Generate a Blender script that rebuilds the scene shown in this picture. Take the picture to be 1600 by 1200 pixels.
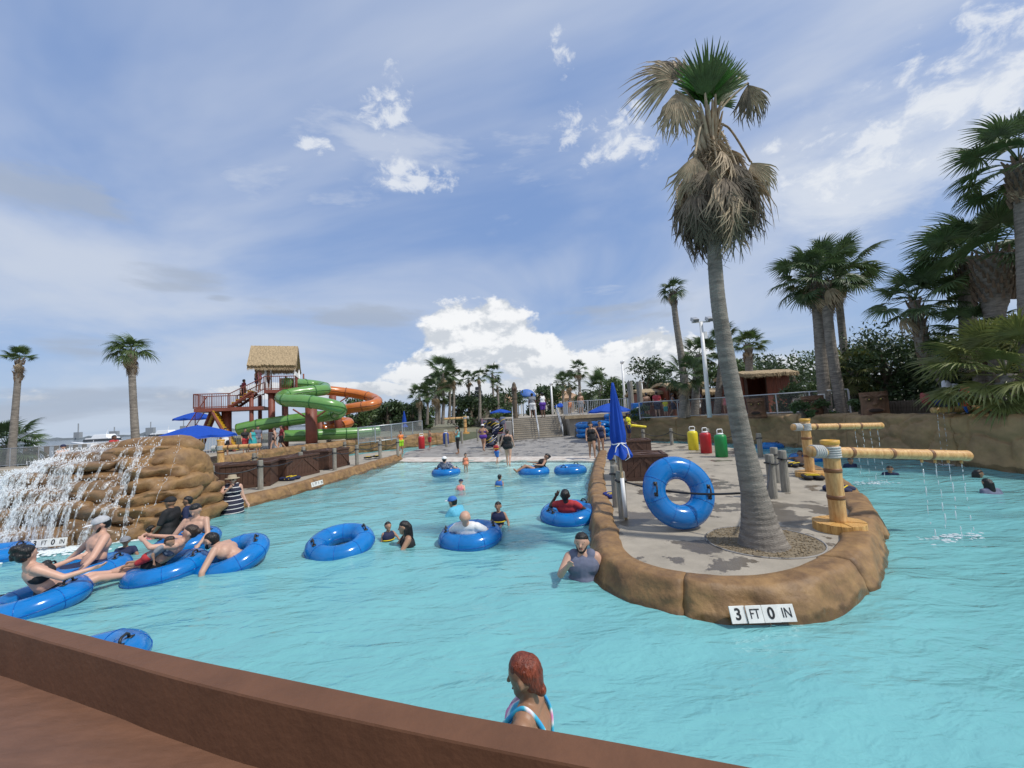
import bpy, math, random
import numpy as np
from mathutils import Vector, Matrix, noise as mnoise
random.seed(7); rng = np.random.default_rng(7)
for o in list(bpy.data.objects): bpy.data.objects.remove(o)
scene = bpy.context.scene
col = scene.collection
R_ = math.radians
# ---------------------------------------------------------------- camera
F = 620.0; H = 2.3; PITCH = math.atan2(47, F); ROLL = 0.055
_f = Vector((0, math.cos(PITCH), math.sin(PITCH))); _r = Vector((1, 0, 0)); _u = _r.cross(_f)
CR = _r * math.cos(ROLL) - _u * math.sin(ROLL); CU = _u * math.cos(ROLL) + _r * math.sin(ROLL)
CAM = Vector((0, 0, H))
cd = bpy.data.cameras.new('camera'); cam = bpy.data.objects.new('camera', cd); col.objects.link(cam)
cd.sensor_width = 36; cd.lens = F / 1600 * 36; cd.clip_start = 0.05; cd.clip_end = 20000
cam.matrix_world = Matrix(((CR.x, CU.x, -_f.x, CAM.x), (CR.y, CU.y, -_f.y, CAM.y), (CR.z, CU.z, -_f.z, CAM.z), (0, 0, 0, 1)))
scene.camera = cam
scene.render.resolution_x = 1024; scene.render.resolution_y = 768
def ray(px, py): return _f + CR * ((px - 800) / F) + CU * ((600 - py) / F)
def at(px, py, z=0.0):            # pixel of the photograph -> point on the horizontal plane z
    d = ray(px, py); return CAM + d * ((z - H) / d.z)
def atd(px, py, y):               # pixel -> point at distance y in front of the camera
    d = ray(px, py); return CAM + d * (y / d.y)
# ---------------------------------------------------------------- world, sun, exposure
SUN = Vector((0.52, -0.30, 0.80)).normalized()
world = bpy.data.worlds.new('World'); scene.world = world; world.use_nodes = True
def build_world():
    nt = world.node_tree; N = nt.nodes; L = nt.links
    for n in list(N): N.remove(n)
    out = N.new('ShaderNodeOutputWorld'); bg = N.new('ShaderNodeBackground'); bg.inputs[1].default_value = 0.14
    sky = N.new('ShaderNodeTexSky'); sky.sky_type = 'NISHITA'; sky.sun_disc = False
    sky.sun_elevation = math.asin(SUN.z); sky.sun_rotation = math.atan2(SUN.x, SUN.y)
    sky.air_density = 1.0; sky.dust_density = 1.2; sky.ozone_density = 2.0
    def m(op, a, b=None, c=None):
        n = N.new('ShaderNodeMath'); n.operation = op
        for i, x in enumerate((a, b, c)):
            if x is None: continue
            if isinstance(x, (int, float)): n.inputs[i].default_value = x
            else: L.new(x, n.inputs[i])
        return n.outputs[0]
    def smooth(x, lo, hi):
        n = N.new('ShaderNodeMapRange'); n.interpolation_type = 'SMOOTHSTEP'
        L.new(x, n.inputs[0]); n.inputs[1].default_value = lo; n.inputs[2].default_value = hi
        return n.outputs[0]
    def noise(vec, scale, detail, rough=0.55, dist=0.0):
        n = N.new('ShaderNodeTexNoise'); n.inputs['Scale'].default_value = scale; n.inputs['Detail'].default_value = detail
        n.inputs['Roughness'].default_value = rough; n.inputs['Distortion'].default_value = dist
        L.new(vec, n.inputs['Vector']); return n.outputs['Fac']
    def comb(x, y, z=0.0):
        n = N.new('ShaderNodeCombineXYZ')
        for i, q in enumerate((x, y, z)):
            if isinstance(q, (int, float)): n.inputs[i].default_value = q
            else: L.new(q, n.inputs[i])
        return n.outputs[0]
    def mixc(fac, a, b):
        n = N.new('ShaderNodeMix'); n.data_type = 'RGBA'
        L.new(fac, n.inputs[0])
        for i, q in ((6, a), (7, b)):
            if isinstance(q, tuple): n.inputs[i].default_value = (*q, 1)
            else: L.new(q, n.inputs[i])
        return n.outputs[2]
    tc = N.new('ShaderNodeTexCoord'); sep = N.new('ShaderNodeSeparateXYZ'); L.new(tc.outputs['Generated'], sep.inputs[0])
    x, y, z = sep.outputs
    zc = m('MAXIMUM', z, 0.0); den = m('ADD', zc, 0.16)
    u = m('DIVIDE', x, den); v = m('DIVIDE', y, den)
    # thin high veil drifting over the whole sky
    veil = noise(comb(m('ADD', u, m('MULTIPLY', v, 0.35)), v, VS), 0.55, 6, 0.52, 0.7)
    wisps = noise(comb(m('MULTIPLY', u, 0.8), m('MULTIPLY', v, 1.5), 8.0), 1.5, 7, 0.6, 0.3)
    veilf = m('MULTIPLY', smooth(veil, 0.33, 0.60), 0.92)
    wispf = m('MULTIPLY', smooth(wisps, 0.54, 0.74), 0.75)
    thin = N.new('ShaderNodeValue'); thin.outputs[0].default_value = 0.72
    skyc = mixc(thin.outputs[0], sky.outputs[0], (1.2, 1.95, 3.75))
    skyc = mixc(m('MAXIMUM', veilf, wispf), skyc, (3.45, 3.8, 4.5))
    # pale air towards the horizon
    hz = m('POWER', m('SUBTRACT', 1.0, m('MINIMUM', zc, 1.0)), 5.0)
    skyc = mixc(m('MULTIPLY', hz, 0.6), skyc, (2.8, 3.4, 4.15))
    # cumulus banks all round the horizon: azimuth / elevation space
    az = m('ARCTAN2', x, y); el = m('ARCSINE', z)
    base = comb(m('MULTIPLY', az, 1.0), m('MULTIPLY', el, 1.5), 1.7)
    up = comb(m('ADD', az, 0.018), m('ADD', m('MULTIPLY', el, 1.5), 0.035), 1.7)
    def dens(vec):
        n1 = noise(vec, 8.5, 11, 0.6, 0.15); return n1
    d0 = dens(base); d1 = dens(up)
    def blob(a0, e0, wa, we):
        da = m('DIVIDE', m('SUBTRACT', az, a0), wa); de = m('DIVIDE', m('SUBTRACT', el, e0), we)
        return m('SUBTRACT', 1.0, m('ADD', m('MULTIPLY', da, da), m('MULTIPLY', de, de)))
    blobs = None
    for px, py, wx, wy in CUMULUS:
        d = ray(px, py).normalized()
        b = blob(math.atan2(d.x, d.y), math.asin(d.z), wx, wy)
        blobs = b if blobs is None else m('MAXIMUM', blobs, b)
    bank = noise(comb(az, 0.0, 5.0), 2.2, 2)                  # further banks round the rest of the horizon
    bankh = m('SUBTRACT', m('MULTIPLY', smooth(bank, 0.5, 0.75), 0.9), m('MULTIPLY', m('ABSOLUTE', m('SUBTRACT', el, 0.07)), 13.0))
    cover = m('MAXIMUM', m('MAXIMUM', blobs, bankh), -1.5)
    dd = m('ADD', m('MULTIPLY', cover, 0.34), m('SUBTRACT', d0, 0.52))
    cf = smooth(dd, -0.01, 0.1)
    lit = smooth(m('SUBTRACT', d0, d1), -0.10, 0.05)
    low = smooth(el, 0.015, 0.16)
    lit = m('MULTIPLY', m('ADD', m('MULTIPLY', lit, 0.75), 0.25), m('ADD', m('MULTIPLY', low, 0.6), 0.4))
    cc = mixc(lit, (2.95, 3.25, 3.65), (5.5, 5.55, 5.6))
    skyc = mixc(m('MULTIPLY', cf, 0.95), skyc, cc)
    # flat grey stratocumulus scraps
    g0 = noise(comb(m('MULTIPLY', az, 1.0), m('MULTIPLY', el, 4.0), 9.1), 5.0, 7, 0.55, 0.2)
    gb = None
    for px, py, wx, wy in SCRAPS:
        d = ray(px, py).normalized()
        b = blob(math.atan2(d.x, d.y), math.asin(d.z), wx, wy)
        gb = b if gb is None else m('MAXIMUM', gb, b)
    gd = m('ADD', m('MULTIPLY', m('MAXIMUM', gb, -1.5), 0.22), m('SUBTRACT', g0, 0.52))
    gf = m('MULTIPLY', smooth(gd, -0.04, 0.2), 0.68)
    skyc = mixc(gf, skyc, (2.25, 2.6, 3.2))
    # broken bright fleece higher up
    w0 = noise(comb(m('MULTIPLY', u, 1.0), m('MULTIPLY', v, 1.0), 2.2), 1.9, 9, 0.62, 0.4)
    wb = None
    for px, py, wx, wy in FLEECE:
        d = ray(px, py).normalized(); b = blob(math.atan2(d.x, d.y), math.asin(d.z), wx, wy)
        wb = b if wb is None else m('MAXIMUM', wb, b)
    wd = m('ADD', m('MULTIPLY', m('MAXIMUM', wb, -1.5), 0.16), m('SUBTRACT', w0, 0.50))
    skyc = mixc(m('MULTIPLY', smooth(wd, -0.02, 0.3), 0.8), skyc, (4.1, 4.4, 4.9))
    # small torn puffs
    p0_ = noise(base, 17.0, 9, 0.62, 0.3); pb = None
    for px, py, wx, wy in PUFFS:
        d = ray(px, py).normalized(); b = blob(math.atan2(d.x, d.y), math.asin(d.z), wx, wy)
        pb = b if pb is None else m('MAXIMUM', pb, b)
    pd = m('ADD', m('MULTIPLY', m('MAXIMUM', pb, -1.5), 0.2), m('SUBTRACT', p0_, 0.58))
    skyc = mixc(m('MULTIPLY', smooth(pd, 0.0, 0.2), 0.8), skyc, (4.7, 4.9, 5.2))
    L.new(skyc, bg.inputs[0]); L.new(bg.outputs[0], out.inputs[0])
CUMULUS = [(745, 530, 0.16, 0.105), (690, 575, 0.13, 0.06), (830, 560, 0.13, 0.07), (985, 560, 0.17, 0.062), (1290, 600, 0.16, 0.02),
           (900, 600, 0.5, 0.035), (500, 610, 0.2, 0.02)]
PUFFS = [(978, 212, 0.13, 0.07), (893, 198, 0.06, 0.05), (608, 165, 0.08, 0.08), (640, 275, 0.16, 0.04), (490, 230, 0.07, 0.02), (1340, 245, 0.16, 0.09), (1540, 120, 0.16, 0.12), (1205, 228, 0.05, 0.02), (878, 95, .04, .05)]
FLEECE = [(975, 215, 0.10, 0.05), (1430, 200, 0.26, 0.16), (1330, 300, 0.2, 0.1), (630, 285, 0.1, 0.03), (1550, 110, .16, .1)]
SCRAPS = [(510, 490, 0.2, 0.034), (960, 490, 0.18, 0.032), (270, 435, 0.1, 0.03), (60, 300, 0.11, 0.04), (120, 540, 0.07, 0.03), (60, 635, 0.25, 0.035), (200, 620, .15, .02), (345, 468, 0.03, 0.01)]
VS = 4.4
build_world()
sd = bpy.data.lights.new('sun', 'SUN'); sd.energy = 2.75; sd.angle = R_(3.0); sd.color = (1, 0.96, 0.89)
sun = bpy.data.objects.new('sun', sd); col.objects.link(sun); sun.rotation_euler = SUN.to_track_quat('Z', 'Y').to_euler()
vs = scene.view_settings; vs.view_transform = 'Standard'; vs.look = 'None'; vs.exposure = 0.3; vs.gamma = 1.0; vs.use_curve_mapping = False
scene.render.engine = 'CYCLES'
scene.cycles.max_bounces = 8; scene.cycles.transparent_max_bounces = 24
# ---------------------------------------------------------------- materials
MATS = {}
def mat(name, c, rough=0.6, var=0.25, scale=6.0, bump=0.0, bscale=40.0, c2=None, metal=0.0, coat=0.0, trans=0.0, alpha=1.0, stretch=(1, 1, 1), spec=0.5, translucent=0.0, coord='Object'):
    if name in MATS: return MATS[name]
    mt = bpy.data.materials.new(name); mt.use_nodes = True; nt = mt.node_tree; N = nt.nodes; L = nt.links
    p = N['Principled BSDF']; p.inputs['Roughness'].default_value = rough; p.inputs['Metallic'].default_value = metal
    p.inputs['Coat Weight'].default_value = coat; p.inputs['Transmission Weight'].default_value = trans; p.inputs['Alpha'].default_value = alpha
    p.inputs['Specular IOR Level'].default_value = spec
    tc = N.new('ShaderNodeTexCoord'); mp = N.new('ShaderNodeMapping'); mp.inputs['Scale'].default_value = stretch
    L.new(tc.outputs[coord], mp.inputs[0])
    n1 = N.new('ShaderNodeTexNoise'); n1.inputs['Scale'].default_value = scale; n1.inputs['Detail'].default_value = 7; n1.inputs['Roughness'].default_value = 0.62
    L.new(mp.outputs[0], n1.inputs['Vector'])
    mr = N.new('ShaderNodeMapRange'); mr.inputs[1].default_value = 0.3; mr.inputs[2].default_value = 0.7; L.new(n1.outputs['Fac'], mr.inputs[0])
    mx = N.new('ShaderNodeMix'); mx.data_type = 'RGBA'
    a = tuple(q * (1 - var) for q in c) if c2 is None else c2
    b = tuple(min(q * (1 + var), 1) for q in c) if c2 is None else c
    mx.inputs[6].default_value = (*a, 1); mx.inputs[7].default_value = (*b, 1)
    L.new(mr.outputs[0], mx.inputs[0]); L.new(mx.outputs[2], p.inputs['Base Color'])
    if bump:
        n2 = N.new('ShaderNodeTexNoise'); n2.inputs['Scale'].default_value = bscale; n2.inputs['Detail'].default_value = 6; L.new(mp.outputs[0], n2.inputs['Vector'])
        bp = N.new('ShaderNodeBump'); bp.inputs['Strength'].default_value = bump; bp.inputs['Distance'].default_value = 0.02
        L.new(n2.outputs['Fac'], bp.inputs['Height']); L.new(bp.outputs[0], p.inputs['Normal'])
    if translucent:
        tr = N.new('ShaderNodeBsdfTranslucent'); L.new(mx.outputs[2], tr.inputs[0])
        ms = N.new('ShaderNodeMixShader'); ms.inputs[0].default_value = translucent
        L.new(p.outputs[0], ms.inputs[1]); L.new(tr.outputs[0], ms.inputs[2]); L.new(ms.outputs[0], N['Material Output'].inputs[0])
    MATS[name] = mt; return mt
# ---------------------------------------------------------------- mesh builder
class MB:
    def __init__(s): s.v = []; s.f = []
    def add(s, vs_, fs):
        o = len(s.v); s.v += [tuple(q) for q in vs_]; s.f += [tuple(i + o for i in q) for q in fs]; return s
    def box(s, c, size, M=None, taper=1.0):
        hx, hy, hz = (q / 2 for q in size); c = Vector(c); P = []
        for dz in (-1, 1):
            k = taper if dz > 0 else 1.0
            for dx, dy in ((-1, -1), (1, -1), (1, 1), (-1, 1)):
                q = Vector((dx * hx * k, dy * hy * k, dz * hz))
                P.append(c + (M @ q if M else q))
        return s.add(P, [(3, 2, 1, 0), (4, 5, 6, 7), (0, 1, 5, 4), (1, 2, 6, 5), (2, 3, 7, 6), (3, 0, 4, 7)])
    def tube(s, pts, rad, n=8, caps=True, squash=None, closed=False):
        pts = [Vector(p) for p in pts]; k = len(pts)
        if not hasattr(rad, '__len__'): rad = [rad] * k
        ref = None; V = []
        for i, p in enumerate(pts):
            if closed: t = pts[(i + 1) % k] - pts[i - 1]
            else: t = pts[min(i + 1, k - 1)] - pts[max(i - 1, 0)]
            if t.length < 1e-9: t = Vector((0, 0, 1))
            t.normalize()
            if ref is None: ref = Vector((0, 0, 1)) if abs(t.z) < 0.9 else Vector((1, 0, 0))
            a = ref - t * ref.dot(t)
            if a.length < 1e-4: a = t.orthogonal()
            a.normalize(); b = t.cross(a); ref = a
            for j in range(n):
                th = 2 * math.pi * j / n; ka = squash if squash else 1.0
                V.append(p + a * (math.cos(th) * rad[i] * ka) + b * (math.sin(th) * rad[i]))
        Fs = []
        for i in range(k if closed else k - 1):
            i2 = (i + 1) % k
            for j in range(n):
                j2 = (j + 1) % n
                Fs.append((i * n + j, i * n + j2, i2 * n + j2, i2 * n + j))
        if caps and not closed:
            Fs.append(tuple(range(n - 1, -1, -1))); Fs.append(tuple((k - 1) * n + j for j in range(n)))
        return s.add(V, Fs)
    def lathe(s, prof, n=20, o=(0, 0, 0), caps=True):
        V = []; Fs = []; o = Vector(o)
        for r, z in prof:
            for j in range(n):
                th = 2 * math.pi * j / n; V.append(o + Vector((r * math.cos(th), r * math.sin(th), z)))
        for i in range(len(prof) - 1):
            for j in range(n):
                j2 = (j + 1) % n; Fs.append((i * n + j, i * n + j2, (i + 1) * n + j2, (i + 1) * n + j))
        if caps:
            Fs.append(tuple(range(n - 1, -1, -1))); Fs.append(tuple((len(prof) - 1) * n + j for j in range(n)))
        return s.add(V, Fs)
    def cap(s, p0, r0, p1=None, r1=None, n=10, m=4):
        p0 = Vector(p0); p1 = Vector(p1) if p1 is not None else p0.copy(); r1 = r0 if r1 is None else r1
        t = p1 - p0
        t = t.normalized() if t.length > 1e-6 else Vector((0, 0, 1))
        P = []; Rr = []
        for i in range(m + 1):
            a = -math.pi / 2 + math.pi / 2 * i / m * 0.999 + 0.0008
            P.append(p0 + t * (r0 * math.sin(a))); Rr.append(max(r0 * math.cos(a), 1e-4))
        for i in range(m + 1):
            a = math.pi / 2 * i / m * 0.999
            P.append(p1 + t * (r1 * math.sin(a))); Rr.append(max(r1 * math.cos(a), 1e-4))
        a0 = t.orthogonal().normalized(); b0 = t.cross(a0); V = []
        for p, r in zip(P, Rr):
            for j in range(n):
                th = 2 * math.pi * j / n; V.append(p + a0 * (r * math.cos(th)) + b0 * (r * math.sin(th)))
        Fs = []; k = len(P)
        for i in range(k - 1):
            for j in range(n):
                j2 = (j + 1) % n; Fs.append((i * n + j, i * n + j2, (i + 1) * n + j2, (i + 1) * n + j))
        Fs.append(tuple(range(n - 1, -1, -1))); Fs.append(tuple((k - 1) * n + j for j in range(n)))
        return s.add(V, Fs)
    def ell(s, c, r, n=14, m=8, M=None):
        c = Vector(c); V = []
        for i in range(m + 1):
            a = -math.pi / 2 + math.pi * i / m
            ca = max(math.cos(a), 0.001)
            for j in range(n):
                th = 2 * math.pi * j / n
                q = Vector((r[0] * ca * math.cos(th), r[1] * ca * math.sin(th), r[2] * math.sin(a)))
                V.append(c + (M @ q if M else q))
        Fs = [(i * n + j, i * n + (j + 1) % n, (i + 1) * n + (j + 1) % n, (i + 1) * n + j) for i in range(m) for j in range(n)]
        Fs.append(tuple(range(n - 1, -1, -1))); Fs.append(tuple(m * n + j for j in range(n)))
        return s.add(V, Fs)
    def prism(s, poly, z0, z1):
        n = len(poly)
        V = [(p[0], p[1], z0) for p in poly] + [(p[0], p[1], z1) for p in poly]
        Fs = [tuple(range(n - 1, -1, -1)), tuple(range(n, 2 * n))] + [(i, (i + 1) % n, n + (i + 1) % n, n + i) for i in range(n)]
        return s.add(V, Fs)
    def mesh(s, name, smooth=False):
        me = bpy.data.meshes.new(name); me.from_pydata(s.v, [], s.f)
        if smooth: me.polygons.foreach_set('use_smooth', [True] * len(me.polygons))
        me.update(); return me
    def build(s, name, m, parent=None, smooth=False, bevel=0.0):
        return link(name, s.mesh(name, smooth), m, parent, bevel)
def link(name, me, m, parent=None, bevel=0.0):
    o = bpy.data.objects.new(name, me); col.objects.link(o)
    if m is not None and len(me.materials) == 0: me.materials.append(m)
    if parent: o.parent = parent
    if bevel:
        b = o.modifiers.new('bevel', 'BEVEL'); b.width = bevel; b.segments = 2; b.limit_method = 'ANGLE'
    return o
def tag(o, label, cat, group=None, kind=None):
    o['label'] = label; o['category'] = cat
    if group: o['group'] = group
    if kind: o['kind'] = kind
    return o
def thing(name, label, cat, loc=(0, 0, 0), rz=0.0, group=None):
    o = bpy.data.objects.new(name, None); col.objects.link(o); o.location = loc; o.rotation_euler = (0, 0, rz); o.empty_display_size = 0.1
    return tag(o, label, cat, group)
def struct(o): o['kind'] = 'structure'; return o
def stuff(o): o['kind'] = 'stuff'; return o
def copy_tree(o, parent=None):
    c = o.copy(); col.objects.link(c)
    if parent: c.parent = parent
    for ch in list(o.children): copy_tree(ch, c)
    return c
def smooth_path(pts, step):
    P = [Vector(p) for p in pts]; out = []
    for i in range(len(P) - 1):
        p0 = P[max(i - 1, 0)]; p1 = P[i]; p2 = P[i + 1]; p3 = P[min(i + 2, len(P) - 1)]
        k = max(2, int((p2 - p1).length / step))
        for j in range(k):
            t = j / k
            out.append(0.5 * ((2 * p1) + (p2 - p0) * t + (2 * p0 - 5 * p1 + 4 * p2 - p3) * t * t + (3 * p1 - p0 - 3 * p2 + p3) * t ** 3))
    out.append(P[-1]); return out
# ================================================================ the setting
concrete = mat('worn_concrete', (0.34, 0.30, 0.24), 0.85, 0.2, 1.3, 0.25, 60)
concrete_g = mat('grey_concrete', (0.27, 0.255, 0.235), 0.85, 0.2, 1.0, 0.2, 60)
rock_m = mat('sculpted_rock', (0.32, 0.185, 0.072), 0.6, 0.3, 3.6, 0.9, 11, c2=(0.135, 0.073, 0.032))
rock_wet = mat('wet_rock', (0.30, 0.18, 0.085), 0.32, 0.3, 2.0, 0.5, 14, c2=(0.11, 0.065, 0.035))
wall_rock = mat('wall_rock', (0.40, 0.265, 0.12), 0.7, 0.3, 1.6, 0.6, 14, c2=(0.23, 0.15, 0.072))
brown_paint = mat('brown_paint', (0.142, 0.064, 0.032), 0.6, 0.16, 5.0, 0.14, 40, spec=0.35)
wood_grey = mat('weathered_wood', (0.25, 0.235, 0.20), 0.85, 0.35, 4, 0.4, 30, stretch=(6, 6, 0.8))
wood_brown = mat('dark_stained_wood', (0.075, 0.036, 0.022), 0.65, 0.3, 5, 0.2, 40)
metal_grey = mat('galvanised_metal', (0.45, 0.46, 0.47), 0.4, 0.12, 6, metal=0.7)
white_paint = mat('white_paint', (0.78, 0.78, 0.77), 0.45, 0.06, 4)
black_m = mat('black_rubber', (0.02, 0.02, 0.022), 0.5, 0.3)
DK = 0.28
def wet_line(mt, zt, k):             # splash-wetted, algae-darkened foot along the water line
    nt = mt.node_tree; N = nt.nodes; L = nt.links; p = N['Principled BSDF']; src = p.inputs['Base Color'].links[0].from_socket
    geo = N.new('ShaderNodeNewGeometry'); sp = N.new('ShaderNodeSeparateXYZ'); L.new(geo.outputs['Position'], sp.inputs[0])
    nz = N.new('ShaderNodeTexNoise'); nz.inputs['Scale'].default_value = 3.0; nz.inputs['Detail'].default_value = 5; L.new(geo.outputs['Position'], nz.inputs['Vector'])
    a = N.new('ShaderNodeMath'); a.operation = 'MULTIPLY_ADD'; a.inputs[1].default_value = 0.22; a.inputs[2].default_value = zt - 0.11; L.new(nz.outputs['Fac'], a.inputs[0])
    d = N.new('ShaderNodeMath'); d.operation = 'SUBTRACT'; L.new(a.outputs[0], d.inputs[0]); L.new(sp.outputs[2], d.inputs[1])
    mr = N.new('ShaderNodeMapRange'); mr.inputs[1].default_value = -0.015; mr.inputs[2].default_value = 0.02; L.new(d.outputs[0], mr.inputs[0])
    mx = N.new('ShaderNodeMix'); mx.data_type = 'RGBA'; mx.blend_type = 'MULTIPLY'; mx.inputs[7].default_value = (k, k * 1.02, k * 0.9, 1); L.new(mr.outputs[0], mx.inputs[0]); L.new(src, mx.inputs[6]); L.new(mx.outputs[2], p.inputs['Base Color'])
    rr = N.new('ShaderNodeMapRange'); rr.inputs[3].default_value = 0.62; rr.inputs[4].default_value = 0.28; L.new(mr.outputs[0], rr.inputs[0]); L.new(rr.outputs[0], p.inputs['Roughness'])
wet_line(rock_m, 0.07, 0.5); wet_line(wall_rock, 0.16, 0.5)
def bl_dist(x, y):                  # distance from the beach line, positive towards the deep end
    ax, ay, bx, by = -6.6, 23.5, 3.8, 18.7
    l = math.hypot(bx - ax, by - ay); nx, ny = (by - ay) / l, -(bx - ax) / l
    return nx * (x - ax) + ny * (y - ay)
def pool_z(x, y):
    if x > 4.2 + max(0, (y - 8)) * .02 or x < -9.2 or (y > 24.5): return -0.95
    return max(-0.95, min(0.06, -0.075 * bl_dist(x, y) + 0.02))
def grid(x0, x1, y0, y1, nx, ny, fz):
    xs = np.linspace(x0, x1, nx + 1); ys = np.linspace(y0, y1, ny + 1)
    V = [(x, y, fz(x, y)) for y in ys for x in xs]; w = nx + 1
    return V, [(j * w + i, j * w + i + 1, (j + 1) * w + i + 1, (j + 1) * w + i) for j in range(ny) for i in range(nx)]
b = MB(); b.add(*grid(-40, 16, -6, 45, 84, 76, pool_z))
struct(b.build('pool_floor', mat('pool_plaster', (0.70, 0.76, 0.73), 0.8, 0.06, 3.0), smooth=True))
# water
def water_mat(name, deep, use_depth):
    mt = bpy.data.materials.new(name); mt.use_nodes = True; nt = mt.node_tree; N = nt.nodes; L = nt.links
    for n in list(N): N.remove(n)
    out = N.new('ShaderNodeOutputMaterial'); df = N.new('ShaderNodeBsdfDiffuse'); df.inputs[0].default_value = (*deep, 1)
    tp = N.new('ShaderNodeBsdfTransparent'); tp.inputs[0].default_value = (0.80, 0.96, 0.97, 1)
    gl = N.new('ShaderNodeBsdfGlossy'); gl.inputs['Roughness'].default_value = 0.06
    geo = N.new('ShaderNodeNewGeometry')
    hs = None
    for sc, st, amp, dist in ((1.1, (0.55, 1.5, 1), 1.0, 0.6), (3.2, (0.6, 1.4, 1), 0.5, 0.8), (9.0, (0.7, 1.3, 1), 0.16, 0.5), (26, (1, 1.2, 1), 0.035, 0.0)):
        mp = N.new('ShaderNodeMapping'); mp.inputs['Scale'].default_value = st; mp.inputs['Rotation'].default_value = (0, 0, -0.35); L.new(geo.outputs['Position'], mp.inputs[0])
        nz = N.new('ShaderNodeTexNoise'); nz.inputs['Scale'].default_value = sc; nz.inputs['Detail'].default_value = 3; nz.inputs['Distortion'].default_value = dist
        L.new(mp.outputs[0], nz.inputs['Vector'])
        mm = N.new('ShaderNodeMath'); mm.operation = 'MULTIPLY'; mm.inputs[1].default_value = amp; L.new(nz.outputs['Fac'], mm.inputs[0])
        if hs is None: hs = mm.outputs[0]
        else:
            ad = N.new('ShaderNodeMath'); L.new(hs, ad.inputs[0]); L.new(mm.outputs[0], ad.inputs[1]); hs = ad.outputs[0]
    bp = N.new('ShaderNodeBump'); bp.inputs['Strength'].default_value = 1.0; bp.inputs['Distance'].default_value = 0.065; L.new(hs, bp.inputs['Height'])
    bp2 = N.new('ShaderNodeBump'); bp2.inputs['Strength'].default_value = 1.0; bp2.inputs['Distance'].default_value = 0.085; L.new(hs, bp2.inputs['Height'])
    L.new(bp.outputs[0], gl.inputs['Normal']); L.new(bp2.outputs[0], df.inputs['Normal'])
    m1 = N.new('ShaderNodeMixShader'); L.new(tp.outputs[0], m1.inputs[1]); L.new(df.outputs[0], m1.inputs[2])
    if use_depth:
        at_ = N.new('ShaderNodeAttribute'); at_.attribute_name = 'depth'
        pw = N.new('ShaderNodeMath'); pw.operation = 'POWER'; pw.inputs[1].default_value = 1.5; L.new(at_.outputs['Fac'], pw.inputs[0]); e = N.new('ShaderNodeMath'); e.operation = 'MULTIPLY'; e.inputs[1].default_value = -2.5; L.new(pw.outputs[0], e.inputs[0])
        ex = N.new('ShaderNodeMath'); ex.operation = 'EXPONENT'; L.new(e.outputs[0], ex.inputs[0])
        su = N.new('ShaderNodeMath'); su.operation = 'SUBTRACT'; su.inputs[0].default_value = 1.0; L.new(ex.outputs[0], su.inputs[1])
        L.new(su.outputs[0], m1.inputs[0])
    else: m1.inputs[0].default_value = 1.0
    fr = N.new('ShaderNodeFresnel'); fr.inputs[0].default_value = 1.33; L.new(bp.outputs[0], fr.inputs['Normal'])
    m2 = N.new('ShaderNodeMixShader'); L.new(fr.outputs[0], m2.inputs[0]); L.new(m1.outputs[0], m2.inputs[1]); L.new(gl.outputs[0], m2.inputs[2])
    L.new(m2.outputs[0], out.inputs[0]); return mt
def wave(x, y):
    return 0.016 * math.sin(1.7 * x + 2.6 * y) + 0.012 * math.sin(-2.9 * x + 3.9 * y + 1.0) + 0.03 * (mnoise.noise(Vector((x * 1.1, y * 1.8, 0))))
b = MB(); b.add(*grid(-15.5, 14.2, -4, 40, 170, 260, wave))
wo = struct(b.build('pool_water', water_mat('pool_water', (0.18, 0.465, 0.485), True), smooth=True))
a_ = wo.data.attributes.new('depth', 'FLOAT', 'POINT')
a_.data.foreach_set('value', [max(0.0, -pool_z(v[0], v[1])) for v in b.v])
b = MB(); b.add([(-4000, -300, -0.9), (-27, -300, -0.9), (-27, 46, -0.9), (-60, 80, -0.9), (-60, 4000, -0.9), (-4000, 4000, -0.9)], [(0, 1, 2, 3, 4, 5)])
struct(b.build('bay_water', water_mat('bay_water', (0.10, 0.14, 0.16), False)))
b = MB(); b.add([(-6000, -6000, -1.6), (6000, -6000, -1.6), (6000, 6000, -1.6), (-6000, 6000, -1.6)], [(0, 1, 2, 3)])
struct(b.build('ground', mat('earth', (0.2, 0.17, 0.12), 0.9)))
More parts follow.
